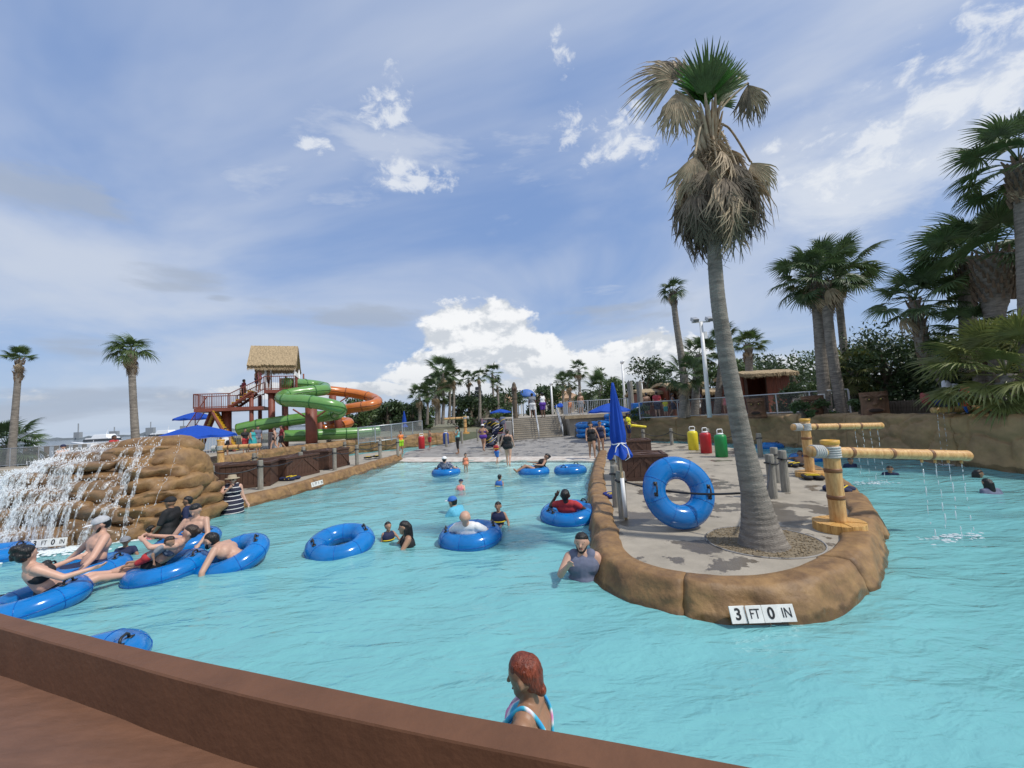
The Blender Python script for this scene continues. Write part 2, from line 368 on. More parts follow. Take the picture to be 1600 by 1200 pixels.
# ---------------------------------------------------------------- decks
isl_out = [(4.6, 23.4), (4.0, 19.2), (3.55, 17.4), (2.7, 14.0), (1.95, 10.6), (1.5, 8.0), (1.2, 6.3), (1.15, 5.45), (1.45, 4.85), (2.0, 4.48), (2.7, 4.38), (3.45, 4.6), (4.35, 5.2), (5.2, 6.05), (6.15, 7.1), (7.3, 8.8), (8.3, 10.7), (8.9, 12.2), (9.35, 14.5), (9.65, 17.8), (9.5, 19.6), (8.5, 21.5), (7.0, 23.4)]
def inset(path, d):
    out = []
    for i, p in enumerate(path):
        a = Vector(path[max(i - 1, 0)]); c = Vector(path[min(i + 1, len(path) - 1)]); t = (c - a).normalized()
        out.append((p[0] - t.y * d, p[1] + t.x * d))
    return out
def wetmat(mt, sc, thr):            # worn concrete with splashed wet patches, darker and glossier
    nt = mt.node_tree; N = nt.nodes; L = nt.links
    p = N['Principled BSDF']; src = p.inputs['Base Color'].links[0].from_socket
    geo = N.new('ShaderNodeNewGeometry'); nz = N.new('ShaderNodeTexNoise'); nz.inputs['Scale'].default_value = sc; nz.inputs['Detail'].default_value = 5; nz.inputs['Roughness'].default_value = 0.6
    mp = N.new('ShaderNodeMapping'); mp.inputs['Location'].default_value = (0.35, 2.1, 0); L.new(geo.outputs['Position'], mp.inputs[0]); L.new(mp.outputs[0], nz.inputs['Vector'])
    mr = N.new('ShaderNodeMapRange'); mr.inputs[1].default_value = thr; mr.inputs[2].default_value = thr + 0.015; L.new(nz.outputs['Fac'], mr.inputs[0])
    mx = N.new('ShaderNodeMix'); mx.data_type = 'RGBA'; mx.blend_type = 'MULTIPLY'; mx.inputs[7].default_value = (0.42, 0.40, 0.38, 1)
    L.new(mr.outputs[0], mx.inputs[0]); L.new(src, mx.inputs[6]); L.new(mx.outputs[2], p.inputs['Base Color'])
    rr = N.new('ShaderNodeMapRange'); rr.inputs[3].default_value = 0.85; rr.inputs[4].default_value = 0.3; L.new(mr.outputs[0], rr.inputs[0]); L.new(rr.outputs[0], p.inputs['Roughness'])
    return mt
wet = wetmat(mat('island_concrete', (0.335, 0.295, 0.235), 0.85, 0.2, 2.2, 0.3, 70), 1.35, 0.545); wetmat(concrete_g, 1.9, 0.56)
b = MB(); b.prism(inset(isl_out, 0.12), -1.0, DK); struct(b.build('island_deck', wet))
left_in = [(-10.9, 10.2), (-9.6, 10.6), (-8.55, 11.2), (-7.7, 13.0), (-7.3, 16.5), (-7.0, 20.0), (-6.7, 23.4)]
b = MB(); b.prism(inset(left_in, 0.1) + [(-7.6, 27.0), (-9.0, 26.6), (-10.6, 23.5), (-11.6, 18), (-11.8, 13), (-11.7, 10.2)], -1.0, DK + 0.02); struct(b.build('left_deck', concrete))
def plaza_z(x, y): return 0.05 + 0.034 * max(0, -bl_dist(x, y))
pl = [(-6.75, 23.55), (3.9, 18.65), (4.3, 20.0), (4.4, 23.4), (7.2, 23.6), (7.4, 27.3), (6.0, 31.0), (3.7, 31.0), (3.7, 30.0), (-0.2, 30.0), (-0.2, 33.0), (-3.0, 34.5), (-5.6, 30.5), (-7.4, 27.0)]
me = bpy.data.meshes.new('plaza'); n = len(pl)
me.from_pydata([(x, y, plaza_z(x, y)) for x, y in pl] + [(x, y, -1.0) for x, y in pl], [], [tuple(range(n))] + [(i, n + i, n + (i + 1) % n, (i + 1) % n) for i in range(n)])
struct(link('plaza', me, concrete_g))
def strip_z(x, y): return plaza_z(x, y) + 0.006 if bl_dist(x, y) < 0 else 0.056 - bl_dist(x, y) * 0.066
sv = []; e0 = Vector((-6.7, 23.5, 0)); e1 = Vector((3.85, 18.68, 0)); nn = Vector((-0.4193, -0.9078, 0))
for i in range(41):
    p = e0.lerp(e1, i / 40)
    for d in (-0.5, 0.0, 0.9):
        q = p + nn * d; sv.append((q.x, q.y, strip_z(q.x, q.y)))
b = MB(); b.add(sv, [(i * 3 + k, i * 3 + k + 1, i * 3 + k + 4, i * 3 + k + 3) for i in range(40) for k in (0, 1)])
struct(b.build('beach_strip', mat('white_coarse_edge', (0.66, 0.63, 0.57), 0.8, 0.25, 3.0, 0.4, 30, c2=(0.42, 0.34, 0.28))))
# terraces
wall_path = [(14.0, 2.0), (13.6, 6.5), (13.4, 10.7), (13.5, 15.0), (13.2, 19.8), (12.0, 23.2), (10.2, 25.6), (8.0, 27.1), (7.4, 27.4)]
TZ = 1.5
b = MB(); b.prism([(p[0] + 0.35, p[1] + 0.15) for p in wall_path[:-1]] + [(8.0, 36), (90, 90), (90, 2)], -1.2, TZ); struct(b.build('right_terrace', mat('terrace_soil', (0.16, 0.125, 0.085), 0.9, 0.35, 1.0, 0.4, 30)))
b = MB(); b.add([(9.2, 27.2, TZ + .006), (13.5, 22.6, TZ + .006), (22, 24.5, TZ + .006), (22, 30, TZ + .006), (8.3, 30, TZ + .006)], [(0, 1, 2, 3, 4)]); struct(b.build('terrace_path', concrete))
UZ = 1.95
b = MB(); b.prism([(-0.6, 33.0), (4.2, 33.0), (4.2, 30.2), (8.6, 29.2), (9.2, 36), (40, 60), (40, 110), (-14, 110), (-6, 60)], -1.0, UZ); struct(b.build('upper_plaza', concrete))
b = MB(); b.prism([(-60, 81), (-30, 48), (-26.5, 44), (-13.5, 36), (-3.2, 36.2), (0, 60), (3000, 60), (3000, 4000), (-60, 4000)], -1.5, 0.9); struct(b.build('park_ground', mat('park_ground', (0.17, 0.16, 0.10), 0.9, 0.4, 0.3)))
lw = [(-16.2, 12.5), (-15.3, 15.5), (-14.5, 19.0), (-14.3, 23.0), (-13.6, 27.0), (-11.8, 30.5), (-9.0, 33.2), (-5.5, 36.2)]
b = MB(); b.prism([(p[0] - 0.2, p[1] + 0.1) for p in lw] + [(-13.5, 40), (-26.6, 46), (-26.8, 46), (-26.8, 3), (-18, 3), (-17, 11)], -1.3, 0.66); struct(b.build('bay_walk', concrete))
# ---------------------------------------------------------------- sculpted rock rims and walls
def rim(name, label, path, prof, seg, m, part, crack=0.0, seed=0, step=0.06, lift=None):
    """sweep a profile (outward offset, height) along a path; each cast length is its own part"""
    P = smooth_path([(p[0], p[1], 0) for p in path], step); root = thing(name, label, 'rock wall' if crack else 'rock rim')
    n = len(P); L = [0.0]
    for i in range(1, n): L.append(L[-1] + (P[i] - P[i - 1]).length)
    # even out the cross profile
    Q = [Vector((a, 0, c)) for a, c in prof]; dens = 0.05 if crack else 0.035
    Q2 = []
    for i in range(len(Q) - 1):
        k = max(1, int((Q[i + 1] - Q[i]).length / dens))
        Q2 += [Q[i].lerp(Q[i + 1], j / k) for j in range(k)]
    Q2.append(Q[-1]); i0 = 0; si = 0; r2 = random.Random(seed)
    while i0 < n - 1:
        target = L[i0] + seg * r2.uniform(0.8, 1.25); i1 = i0
        while i1 < n - 1 and L[i1] < target: i1 += 1
        if L[-1] - L[i1] < seg * 0.4: i1 = n - 1
        V = []; rows = 0; swell = r2.uniform(0.0, 0.014)
        for i in range(i0, i1 + 1):
            t = (P[min(i + 1, n - 1)] - P[max(i - 1, 0)]).normalized(); o = Vector((t.y, -t.x, 0))
            e = min(L[i] - L[i0], L[i1] - L[i]); pin = 0.026 * math.exp(-(e / 0.03) ** 2)
            for q in Q2:
                w = P[i] + o * q.x + Vector((0, 0, q.z))
                nz = mnoise.fractal(w * 1.3 + Vector((seed, 0, 0)), 1.0, 2.0, 4); rg = 1 - abs(mnoise.noise(Vector((w.x * 3.1, w.y * 3.1, w.z * 5.0)) + Vector((seed, 3, 0))))
                d = nz * 0.055 + swell - pin + 0.03 * rg * rg - 0.02
                if crack and q.z > -0.3:
                    wq = Vector((w.x * 0.9 + w.y * 0.9, w.z * 1.25, seed)) * 0.85 + Vector((mnoise.noise(w * 1.1) * 0.35, mnoise.noise(w * 1.1 + Vector((9, 0, 0))) * 0.35, 0))
                    ds, _ = mnoise.voronoi(wq); g = ds[1] - ds[0]
                    d += 0.06 * min(1, g / 0.25) - crack * math.exp(-(g / 0.035) ** 2)
                V.append(w + o * d + Vector((0, 0, d * 0.6 if q.z > 0.15 else 0)))
            rows += 1
        w_ = len(Q2)
        Fs = [(a * w_ + c, (a + 1) * w_ + c, (a + 1) * w_ + c + 1, a * w_ + c + 1) for a in range(rows - 1) for c in range(w_ - 1)]
        Fs += [tuple(range(w_)), tuple((rows - 1) * w_ + c for c in range(w_ - 1, -1, -1))]
        bb = MB(); bb.add(V, Fs); bb.build(part, m, root, smooth=True)
        i0 = i1; si += 1
    return root
# the path runs so that the right-hand side of its direction is the water side
rp = [(-0.36, DK - 0.06), (-0.34, 0.30), (-0.31, 0.325), (-0.14, 0.35), (-0.03, 0.335), (0.02, 0.28), (0.07, 0.16), (0.13, 0.03), (0.18, -0.08), (0.16, -0.3), (0.05, -0.98)]
rim('rock_edging', 'brown sculpted rock rim curving round the palm tree island', isl_out[1:18], rp, 2.1, rock_m, 'rim_stone', seed=3)
rim('rock_edging', 'low brown rock rim along the deck with the row of wooden chests', left_in, rp, 1.5, rock_m, 'rim_stone', seed=11)
wp = [(-0.7, TZ - 0.25), (-0.6, TZ - 0.02), (-0.35, TZ + 0.03), (-0.1, TZ), (0.0, TZ - 0.1), (0.04, 1.0), (0.03, 0.5), (0.08, 0.0), (0.05, -0.98)]
rim('rock_wall', 'tall brown sculpted rock wall with carved cracks beside the lazy river', list(reversed(wall_path)), wp, 3.2, wall_rock, 'wall_panel', crack=0.055, seed=5)
lp = [(-0.5, 0.6), (-0.45, 0.95), (-0.25, 1.02), (-0.05, 0.97), (0.05, 0.8), (0.1, 0.3), (0.05, -0.98)]
rim('rock_wall', 'brown rock wall below the walkway to the slide tower', lw, lp, 2.0, rock_m, 'wall_panel', crack=0.02, seed=8, step=0.16)
# ---------------------------------------------------------------- balcony kerb in front of the camera
def kerb():
    WZ = 1.45
    out = [(-260, 893), (-120, 927), (0, 957), (110, 985), (219, 1012), (437, 1058), (700, 1112), (950, 1157), (1180, 1200), (1420, 1245)]
    inn = [(-260, 905), (-120, 948), (0, 981), (70, 1001), (131, 1018), (262, 1056), (437, 1099), (700, 1156), (900, 1196), (1150, 1245)]
    po = smooth_path([at(x, y, WZ) for x, y in out], 0.05); pi = smooth_path([at(x, y, WZ) for x, y in inn], 0.05)
    k = 60; A = [po[int(i * (len(po) - 1) / k)] for i in range(k + 1)]; B = [pi[int(i * (len(pi) - 1) / k)] for i in range(k + 1)]
    root = thing('parapet_wall', 'smooth dark reddish brown painted kerb wall round the brown floor', 'parapet')
    V = []
    for a, c in zip(A, B):
        d = (a - c).normalized() * 0.006; dz = Vector((0, 0, 0.006))
        V += [Vector((a.x, a.y, -1.0)), a - dz, a - d, c + d, c - dz, Vector((c.x, c.y, WZ - 0.215))]
    b = MB(); b.add(V, [(i * 6 + j, i * 6 + j + 1, (i + 1) * 6 + j + 1, (i + 1) * 6 + j) for i in range(k) for j in range(5)])
    b.build('kerb', brown_paint, root, smooth=False)
    fl = [Vector((p.x, p.y, 0)) for p in B]
    V = [Vector((p.x + (A[i].x - p.x) * 0.3, p.y + (A[i].y - p.y) * 0.3, WZ - 0.2 + 0.012 * mnoise.noise(p * 3))) for i, p in enumerate(B)]
    V2 = [Vector((p.x * 0.6 - 0.3, p.y - 1.2, WZ - 0.24)) for p in B]
    b = MB(); b.add(V + V2, [(i, i + 1, k + 2 + i, k + 1 + i) for i in range(k)])
    struct(b.build('brown_floor', mat('scuffed_brown_floor', (0.155, 0.075, 0.043), 0.55, 0.2, 5, 0.2, 9, stretch=(1, 3, 1))))
kerb()
# ---------------------------------------------------------------- waterfall rock
def blobmesh(c, r, seed, amp=0.16, fl=0.9, n=30, m=18, freq=1.0, strata=0.0):
    b = MB(); b.ell((0, 0, 0), (1, 1, 1), n, m); V = []
    for v in b.v:
        w = Vector(v); e = fl                                  # squarish super-ellipsoid
        q = Vector((math.copysign(abs(w.x) ** e, w.x), math.copysign(abs(w.y) ** e, w.y), math.copysign(abs(w.z) ** (e * .75), w.z))); p = Vector((q.x * r[0], q.y * r[1], q.z * r[2]))
        k = 1 + amp * mnoise.fractal(p * freq * 1.6 + Vector((seed, seed * 2, 0)), 1.0, 2.0, 4)
        g = p.z * 2.6 + .5 * mnoise.noise(p * 1.1 + Vector((seed, 0, 0))); g = abs(g - round(g)); k -= strata * math.exp(-(g / .07) ** 2)
        V.append(p * k + Vector(c))
    b.v = [tuple(v) for v in V]; return b
wr_loc = Vector((-10.55, 9.9, 0))
wr = thing('waterfall_rock', 'big tiered brown rock with water cascading over its ledges', 'waterfall', wr_loc)
tiers = [((0, 0, 0.12), (2.35, 1.35, 0.42)), ((0.0, 0.12, 0.55), (2.2, 1.25, 0.28)), ((-0.1, 0.25, 0.95), (1.95, 1.1, 0.25)), ((0.05, 0.35, 1.28), (1.75, 1.0, 0.22)),
         ((0.1, 0.45, 1.58), (1.45, 0.9, 0.2)), ((0.25, 0.5, 1.82), (1.1, 0.75, 0.17))]
for i, (c, r) in enumerate(tiers):
    blobmesh(c, r, 10 + i * 3, 0.24, 0.66, 80, 30, 1.0, .05).build('rock_ledge', rock_wet, wr, smooth=True)
for i, (c, r) in enumerate([((-1.1, -0.85, 0.62), (0.62, 0.3, 0.2)), ((0.3, -0.92, 0.75), (0.75, 0.28, 0.18)), ((1.0, -0.75, 0.35), (0.6, 0.4, 0.22)), ((-0.5, -0.7, 1.05), (0.7, 0.3, 0.17)), ((0.7, -0.55, 1.15), (0.6, 0.3, 0.16)), ((-1.7, -0.35, 0.9), (0.4, 0.35, 0.25)), ((-0.9, -0.45, 1.42), (0.5, 0.3, 0.15)), ((0.3, -0.35, 1.6), (0.7, 0.3, 0.12))]):
    blobmesh(c, r, 40 + i, 0.2, 0.75, 22, 12, 1.8).build('rock_boulder', rock_wet, wr, smooth=True)
for i, (c, r_) in enumerate([((1.75, .2, .12), (.95, 1.25, .36)), ((1.8, .25, .48), (.82, 1.12, .26)), ((1.68, .3, .78), (.88, 1.08, .22)), ((1.72, .35, 1.06), (.74, 1.0, .24)), ((1.5, .42, 1.34), (.82, .92, .22)), ((1.4, .5, 1.6), (.72, .8, .2)), ((1.05, .55, 1.84), (.8, .7, .18))]): blobmesh(c, r_, 60 + i * 2, .26, .72, 64, 22, 1.5, .03).build('rock_ledge', rock_m, wr, smooth=True)
blobmesh((0.75, 0.75, 1.92), (1.5, 0.5, 0.3), 61, 0.2, 0.85, 30, 14).build('rock_crest', rock_m, wr, smooth=True)
blobmesh((1.6, 0.6, 1.4), (0.75, 0.7, 0.55), 62, 0.2, 0.85, 30, 14).build('rock_shoulder', rock_m, wr, smooth=True)
foam = mat('white_water', (0.86, 0.89, 0.91), 0.3, 0.05, alpha=0.6)
def sheet_mat():                    # torn translucent sheets of falling water
    mt = mat('falling_sheet', (0.84, 0.88, 0.90), 0.25, 0.05); nt = mt.node_tree; N = nt.nodes; L = nt.links; tc = N.new('ShaderNodeTexCoord'); mp = N.new('ShaderNodeMapping'); mp.inputs['Scale'].default_value = (16, 16, 5); L.new(tc.outputs['Object'], mp.inputs[0])
    nz = N.new('ShaderNodeTexNoise'); nz.inputs['Scale'].default_value = 1.6; nz.inputs['Detail'].default_value = 6; nz.inputs['Roughness'].default_value = .7; L.new(mp.outputs[0], nz.inputs['Vector']); mr = N.new('ShaderNodeMapRange'); mr.inputs[1].default_value = .42; mr.inputs[2].default_value = .72; mr.inputs[4].default_value = .85; L.new(nz.outputs['Fac'], mr.inputs[0]); L.new(mr.outputs[0], N['Principled BSDF'].inputs['Alpha']); return mt
sheet = sheet_mat()
def dg():
    bpy.context.view_layer.update(); return bpy.context.evaluated_depsgraph_get()
def cascade():
    """strands of falling water that follow the rock: dropped from above onto it, then from ledge to ledge"""
    from mathutils.bvhtree import BVHTree
    V = []; Fs = []
    for ch in wr.children:
        o = len(V); V += [Vector(v.co) + wr_loc for v in ch.data.vertices]; Fs += [tuple(i + o for i in p.vertices) for p in ch.data.polygons]
    bvh = BVHTree.FromPolygons(V, Fs); b = MB(); drops = MB(); r = random.Random(4)
    def strand(x, y, n, wd):
        h = bvh.ray_cast(Vector((x, y, 4)), Vector((0, 0, -1)))
        if h[0] is None: return
        p = h[0] + Vector((0, 0, 0.015)); d = Vector((r.uniform(-0.35, 0.35) - (0.25 if x < wr_loc.x - 0.6 else 0), -1, 0)).normalized(); pts = [p.copy()]; vel = 0.0; air = False
        for k in range(n):
            q = p + d * 0.045; h = bvh.ray_cast(Vector((q.x, q.y, p.z + 0.12)), Vector((0, 0, -1)))
            tz = h[0].z + 0.012 if h[0] is not None else -0.02
            if tz < p.z - 0.09: vel = min(vel + 0.05, 0.16); q.z = max(tz, p.z - vel); d = Vector((d.x * 0.97, d.y * 0.8, 0)) if vel > 0.1 else d
            else: vel = 0.03; q.z = tz; d = Vector((d.x + r.uniform(-0.2, 0.2), -1, 0)).normalized()
            p = q; pts.append(p.copy())
            if r.random() < 0.8:
                c = p + Vector((r.uniform(-0.09, 0.09), r.uniform(-0.12, 0.02), r.uniform(0, 0.08))); s_ = r.uniform(0.004, 0.013)
                drops.add([c + Vector((s_, 0, 0)), c + Vector((-s_, 0, 0)), c + Vector((0, s_, 0)), c + Vector((0, -s_, 0)), c + Vector((0, 0, s_ * 1.8)), c - Vector((0, 0, s_ * 1.8))],
                          [(0, 2, 4), (2, 1, 4), (1, 3, 4), (3, 0, 4), (2, 0, 5), (1, 2, 5), (3, 1, 5), (0, 3, 5)])
            if p.z < -0.01: break
        V_ = []
        for k, q in enumerate(pts):
            ww = wd * (0.55 + .6 * r.random()) * min(1, k / 3 + .2); V_ += [q - Vector((ww, 0, 0)), q + Vector((0, -.35 * ww, .2 * ww)), q + Vector((ww, 0, 0))]
        b.add(V_, [f_ for k in range(len(pts) - 1) for f_ in ((k * 3, k * 3 + 1, k * 3 + 4, k * 3 + 3), (k * 3 + 1, k * 3 + 2, k * 3 + 5, k * 3 + 4))])
    for i in range(260):
        u = r.random(); x = wr_loc.x + (r.gauss(-1.2, 0.55) if u < 0.66 else r.uniform(-1.9, 1.9)); y = wr_loc.y + r.uniform(-1.2, 0.7)
        strand(x, y, r.randint(10, 60), r.choice((0.012, 0.025, 0.045, 0.07)))
    for i in range(3600):                                        # spray hanging over the left fall
        c = wr_loc + Vector((r.gauss(-1.75, 0.45), r.gauss(-0.9, 0.35), abs(r.gauss(0.0, 0.55)))); s_ = r.uniform(0.004, 0.012)
        drops.add([c + Vector((s_, 0, 0)), c + Vector((-s_, 0, 0)), c + Vector((0, 0, s_ * 2)), c - Vector((0, 0, s_ * 2)), c + Vector((0, s_, 0))], [(0, 2, 4), (2, 1, 4), (1, 3, 4), (3, 0, 4), (0, 3, 1, 2)])
    for q in (b, drops): q.v = [tuple(Vector(v) - wr_loc) for v in q.v]
    stuff(b.build('water_sheets', sheet, wr, smooth=True)); stuff(drops.build('water_drops', foam, wr))
cascade()
# churned foam where the fall meets the pool
fb = MB(); r = random.Random(5)
for i in range(1500):
    t = r.random(); p = wr_loc + Vector((-2.6 + 5.0 * t, -1.35 + 0.45 * (2 * t - 1) ** 2 - abs(r.gauss(0, 0.28)), 0.012)); s_ = r.uniform(0.012, 0.05)
    fb.ell(p, (s_ * 1.5, s_, s_ * 0.5), 6, 4)
stuff(tag(fb.build('foam_patch', mat('foam', (0.82, 0.88, 0.89), 0.5, 0.05, alpha=0.75), smooth=True), 'white churned foam at the foot of the waterfall rock', 'foam'))
# ---------------------------------------------------------------- depth signs (flat tiles with lettering)
tile_m = mat('white_tile', (0.70, 0.69, 0.65), 0.3, 0.12, 9); ink = mat('black_ink', (0.012, 0.012, 0.012), 0.5, 0.1)
def sign(label, pos, rz, tilt, texts, s=0.165, curve=0.0, grp=None):
    root = thing('depth_sign', label, 'sign', pos, rz); root.rotation_euler = (tilt, 0, rz)
    w0 = -(len(texts) - 1) / 2
    for i, t in enumerate(texts):
        xx = (w0 + i) * (s + 0.004); yy = curve * (w0 + i) ** 2; M = Matrix.Rotation(-2 * curve * (w0 + i) / s * 0.5, 3, 'Z') if curve else None
        b = MB(); b.box((xx, yy, 0), (s, 0.012, s), M); tl = b.build('tile', tile_m, root, bevel=0.002)
        cu = bpy.data.curves.new('lettering', 'FONT'); cu.body = t; cu.align_x = 'CENTER'; cu.align_y = 'CENTER'; cu.size = s * (0.92 if len(t) == 1 else 0.80); cu.extrude = 0.0012; cu.offset = 0.0035 if t.isdigit() else 0.0
        tmp = bpy.data.objects.new('tmp', cu); col.objects.link(tmp)
        me = bpy.data.meshes.new_from_object(tmp.evaluated_get(dg())); bpy.data.objects.remove(tmp)
        sx = 0.78 if len(t) == 2 else 0.95
        for v in me.vertices: v.co = Vector((v.co.x * sx, -v.co.z, v.co.y))
        lo = link('lettering', me, ink, tl); lo.location = (xx, yy - 0.0085, 0)
        if M: lo.rotation_euler = (0, 0, -2 * curve * (w0 + i) / s * 0.5)
    return root
sign('white depth tiles reading 3 FT 0 IN on the island rim', (2.42, 4.215, 0.135), R_(-2), R_(-22), ['3', 'FT', '0', 'IN'], 0.158, 0.006)
sign('white depth tiles reading 3 FT 0 IN at the foot of the waterfall rock', (-9.78, 8.42, 0.17), R_(8), R_(-12), ['3', 'FT', '0', 'IN'], 0.16)
sign('white depth tiles reading 1 FT 6 IN on the deck rim', (-7.13, 14.35, 0.22), R_(82), R_(-10), ['1', 'FT', '6', 'IN'], 0.16)
# ---------------------------------------------------------------- posts, ropes, jugs, chests
post_me = None
def post(p, h, label, lean=(0, 0), r=0.085, rope=True):
    root = thing('wooden_post', label, 'post', p, random.uniform(0, 6), 'weathered rope posts')
    b = MB(); z = [0, 0.02, h * 0.3, h * 0.6, h - 0.03, h]; n = 14
    rad = [r * 1.03, r, r * random.uniform(0.95, 1.02), r * random.uniform(0.94, 1.0), r * 0.97, r * 0.86]
    b.tube([(lean[0] * q, lean[1] * q, q) for q in z], rad, n); b.build('shaft', wood_grey, root, smooth=False)
    if rope:
        b = MB(); b.tube([Vector((lean[0] * h * .8 + (r + 0.012) * math.cos(a), lean[1] * h * .8 + (r + 0.012) * math.sin(a), h * 0.8 + 0.01 * math.sin(a * 2))) for a in np.linspace(0, 2 * math.pi, 16, endpoint=False)], 0.018, 6, closed=True)
        b.build('rope_loop', black_m, root, smooth=True)
    return root
def rope(a, c, sag, label, r=0.017):
    a = Vector(a); c = Vector(c); pts = [a.lerp(c, t) - Vector((0, 0, sag * 4 * t * (1 - t))) for t in np.linspace(0, 1, 14)]
    b = MB(); b.tube(pts, r, 6); tag(b.build('rope', black_m, smooth=True), label, 'rope', 'black ropes strung between posts')
isl_posts = [((1.92, 7.5), .85), ((2.02, 8.35), .85), ((2.55, 10.6), .85), ((5.25, 8.35), .9), ((5.85, 8.85), .9), ((6.35, 9.9), .85), ((6.7, 20.9), .85), ((8.0, 20.5), .85), ((8.95, 18.6), .85), ((9.0, 16.4), .85), ((8.75, 14.4), .85), ((3.35, 13.2), .85)]
for i, ((x, y), h) in enumerate(isl_posts):
    lab_ = {0: 'grey weathered post carrying the closed blue umbrella', 1: 'grey weathered post just behind the umbrella post', 2: 'grey weathered post on the island rim beside the front chest', 11: 'grey weathered post on the island rim beyond the front chest'}.get(i)
    post((x, y, DK), h, lab_ or ('grey weathered post between the leaning palm and the bamboo spouts' if i < 6 else 'grey weathered post on the back edge of the island deck'))
def PZ(i, k=.8): return Vector((*isl_posts[i][0], DK + isl_posts[i][1] * k))
rope(PZ(1), PZ(0), .05, 'black rope from post to post beside the closed umbrella'); rope(PZ(0), Vector((3.32, 6.0, .95)), .1, 'black rope running behind the leaning blue tube to the palm')
rope(PZ(3), PZ(4), .08, 'black rope between the posts behind the palm'); rope(Vector((3.62, 5.95, .9)), PZ(3), .08, 'black rope from the palm to the weathered post')
for i in (6, 7, 8, 9): rope(PZ(i), PZ(i + 1), .2, 'black rope strung along the back edge of the island deck')
L_posts = [at(*q, 0.3) for q in ((330, 778), (407, 765), (470, 744), (523, 735), (558, 727), (594, 717), (622, 712))]
for i, p in enumerate(L_posts): post((p.x, p.y, DK + .02), .95, 'grey weathered post along the chest deck rim')
for i in range(6): rope(L_posts[i] + Vector((0, 0, .75)), L_posts[i + 1] + Vector((0, 0, .75)), .12, 'black rope strung along the chest deck rim', .02)
B_posts = [(-10.9, 14.0), (-11.1, 17), (-10.6, 20), (-9.8, 23), (-8.6, 25.5)]
for x, y in B_posts: post((x, y, DK + .02), .95, 'grey weathered post behind the wooden chests')
for i in range(4): rope((*B_posts[i], 1.05), (*B_posts[i + 1], 1.05), .15, 'black rope strung behind the wooden chests', .02)
for i, (x, y) in enumerate([(-4.9, 28.5), (-4.0, 30.2), (4.4, 29.0), (5.3, 27.6), (5.2, 26.0), (-2.9, 31.2)]): post((x, y, plaza_z(x, y)), .95, 'grey weathered post at the edge of the plaza', rope=False)
def jug(label, px, py, c, z=DK):
    p = at(px, py, z); root = thing('jug_bin', label, 'bin', p, random.uniform(-.4, .4), 'bright jug shaped bins')
    m = mat('jug_' + c[0], c[1], 0.35, 0.06)
    b = MB(); b.lathe([(0.19, 0), (0.215, 0.02), (0.215, 0.72), (0.205, 0.78), (0.17, 0.82), (0.13, 0.835)], 24); b.build('barrel', m, root, smooth=True)
    b = MB(); b.lathe([(0.12, 0.83), (0.12, 0.87), (0.10, 0.885)], 20); b.build('neck', white_paint, root, smooth=True)
    b = MB(); b.tube([(-0.12, 0, 0.88), (-0.125, 0, 0.99), (-0.09, 0, 1.03), (0.09, 0, 1.03), (0.125, 0, 0.99), (0.12, 0, 0.88)], 0.017, 8); b.build('handle', white_paint, root, smooth=True)
jug('yellow jug shaped bin with white handle on the island deck', 1084, 703, ('yellow', (0.75, 0.62, 0.03)))
jug('red jug shaped bin between the yellow and green ones', 1104, 708, ('red', (0.45, 0.02, 0.025)))
jug('green jug shaped bin with white handle on the island deck', 1128, 714, ('green', (0.015, 0.23, 0.06)))
jug('red jug shaped bin standing on the plaza beside the boy in red shorts', 659, 701, ('red', 0), 0.3)
jug('dark blue jug shaped bin standing on the plaza', 697, 694, ('blue', (0.015, 0.06, 0.3)), 0.35)
def chest(label, loc, rz, w, d, h, grp='dark brown wooden chests'):
    root = thing('wooden_chest', label, 'chest', loc, rz, grp)
    b = MB(); b.box((0, 0, h / 2 + .01), (w - .05, d - .05, h - .06)); b.build('carcass', wood_brown, root)
    def face(n, span, mk):
        pw = span / n; me = None
        for i in range(n):
            me_o = MB(); me_o.box((0, 0, 0), (pw - 0.012, 0.022, h - 0.05)) if me is None else None
            if me is None: me = me_o.mesh('plank')
            o = link('plank', me, wood_brown, root); mk(o, -span / 2 + pw * (i + .5))
    n = max(4, int(w / 0.16)); k = max(3, int(d / 0.16))
    def f1(o, s): o.location = (s, -d / 2 + .012, h / 2)
    def f2(o, s): o.location = (s, d / 2 - .012, h / 2)
    def f3(o, s): o.location = (w / 2 - .012, s, h / 2); o.rotation_euler = (0, 0, math.pi / 2)
    def f4(o, s): o.location = (-w / 2 + .012, s, h / 2); o.rotation_euler = (0, 0, math.pi / 2)
    face(n, w - .05, f1); face(n, w - .05, f2); face(k, d - .05, f3); face(k, d - .05, f4)
    for sx in (-1, 1):                                                   # diagonal braces and trim on the front and sides
        a = math.atan2(h - .16, w / 2 - .1); b = MB(); M = Matrix.Rotation(sx * a, 3, 'Y')
        b.box((sx * w / 4, -d / 2 - .012, h / 2), (math.hypot(h - .16, w / 2 - .1), .02, .075), M); b.build('brace', wood_brown, root)
    b = MB(); b.box((0, -d / 2 - .014, .05), (w, .022, .09)); b.build('bottom_rail', wood_brown, root)
    b = MB(); b.box((0, 0, h), (w + .06, d + .06, .045)); lid = b.build('lid', wood_brown, root, bevel=.006)
    L_ = math.hypot(w, d) - .1; a = math.atan2(d, w)
    for sg in (1, -1):
        b = MB(); b.box((0, 0, h + .034 + (0.001 if sg > 0 else 0)), (L_, .09, .022), Matrix.Rotation(sg * a, 3, 'Z')); b.build('lid_brace', wood_brown, lid)
    for y in (-1, 1):
        b = MB(); b.box((0, y * (d / 2 - .03), h + .036), (w + .05, .085, .03)); b.build('lid_trim', wood_brown, lid)
    for x in (-1, 1):
        b = MB(); b.box((x * (w / 2 - .03), 0, h + .0365), (.085, d - .15, .03)); b.build('lid_trim', wood_brown, lid)
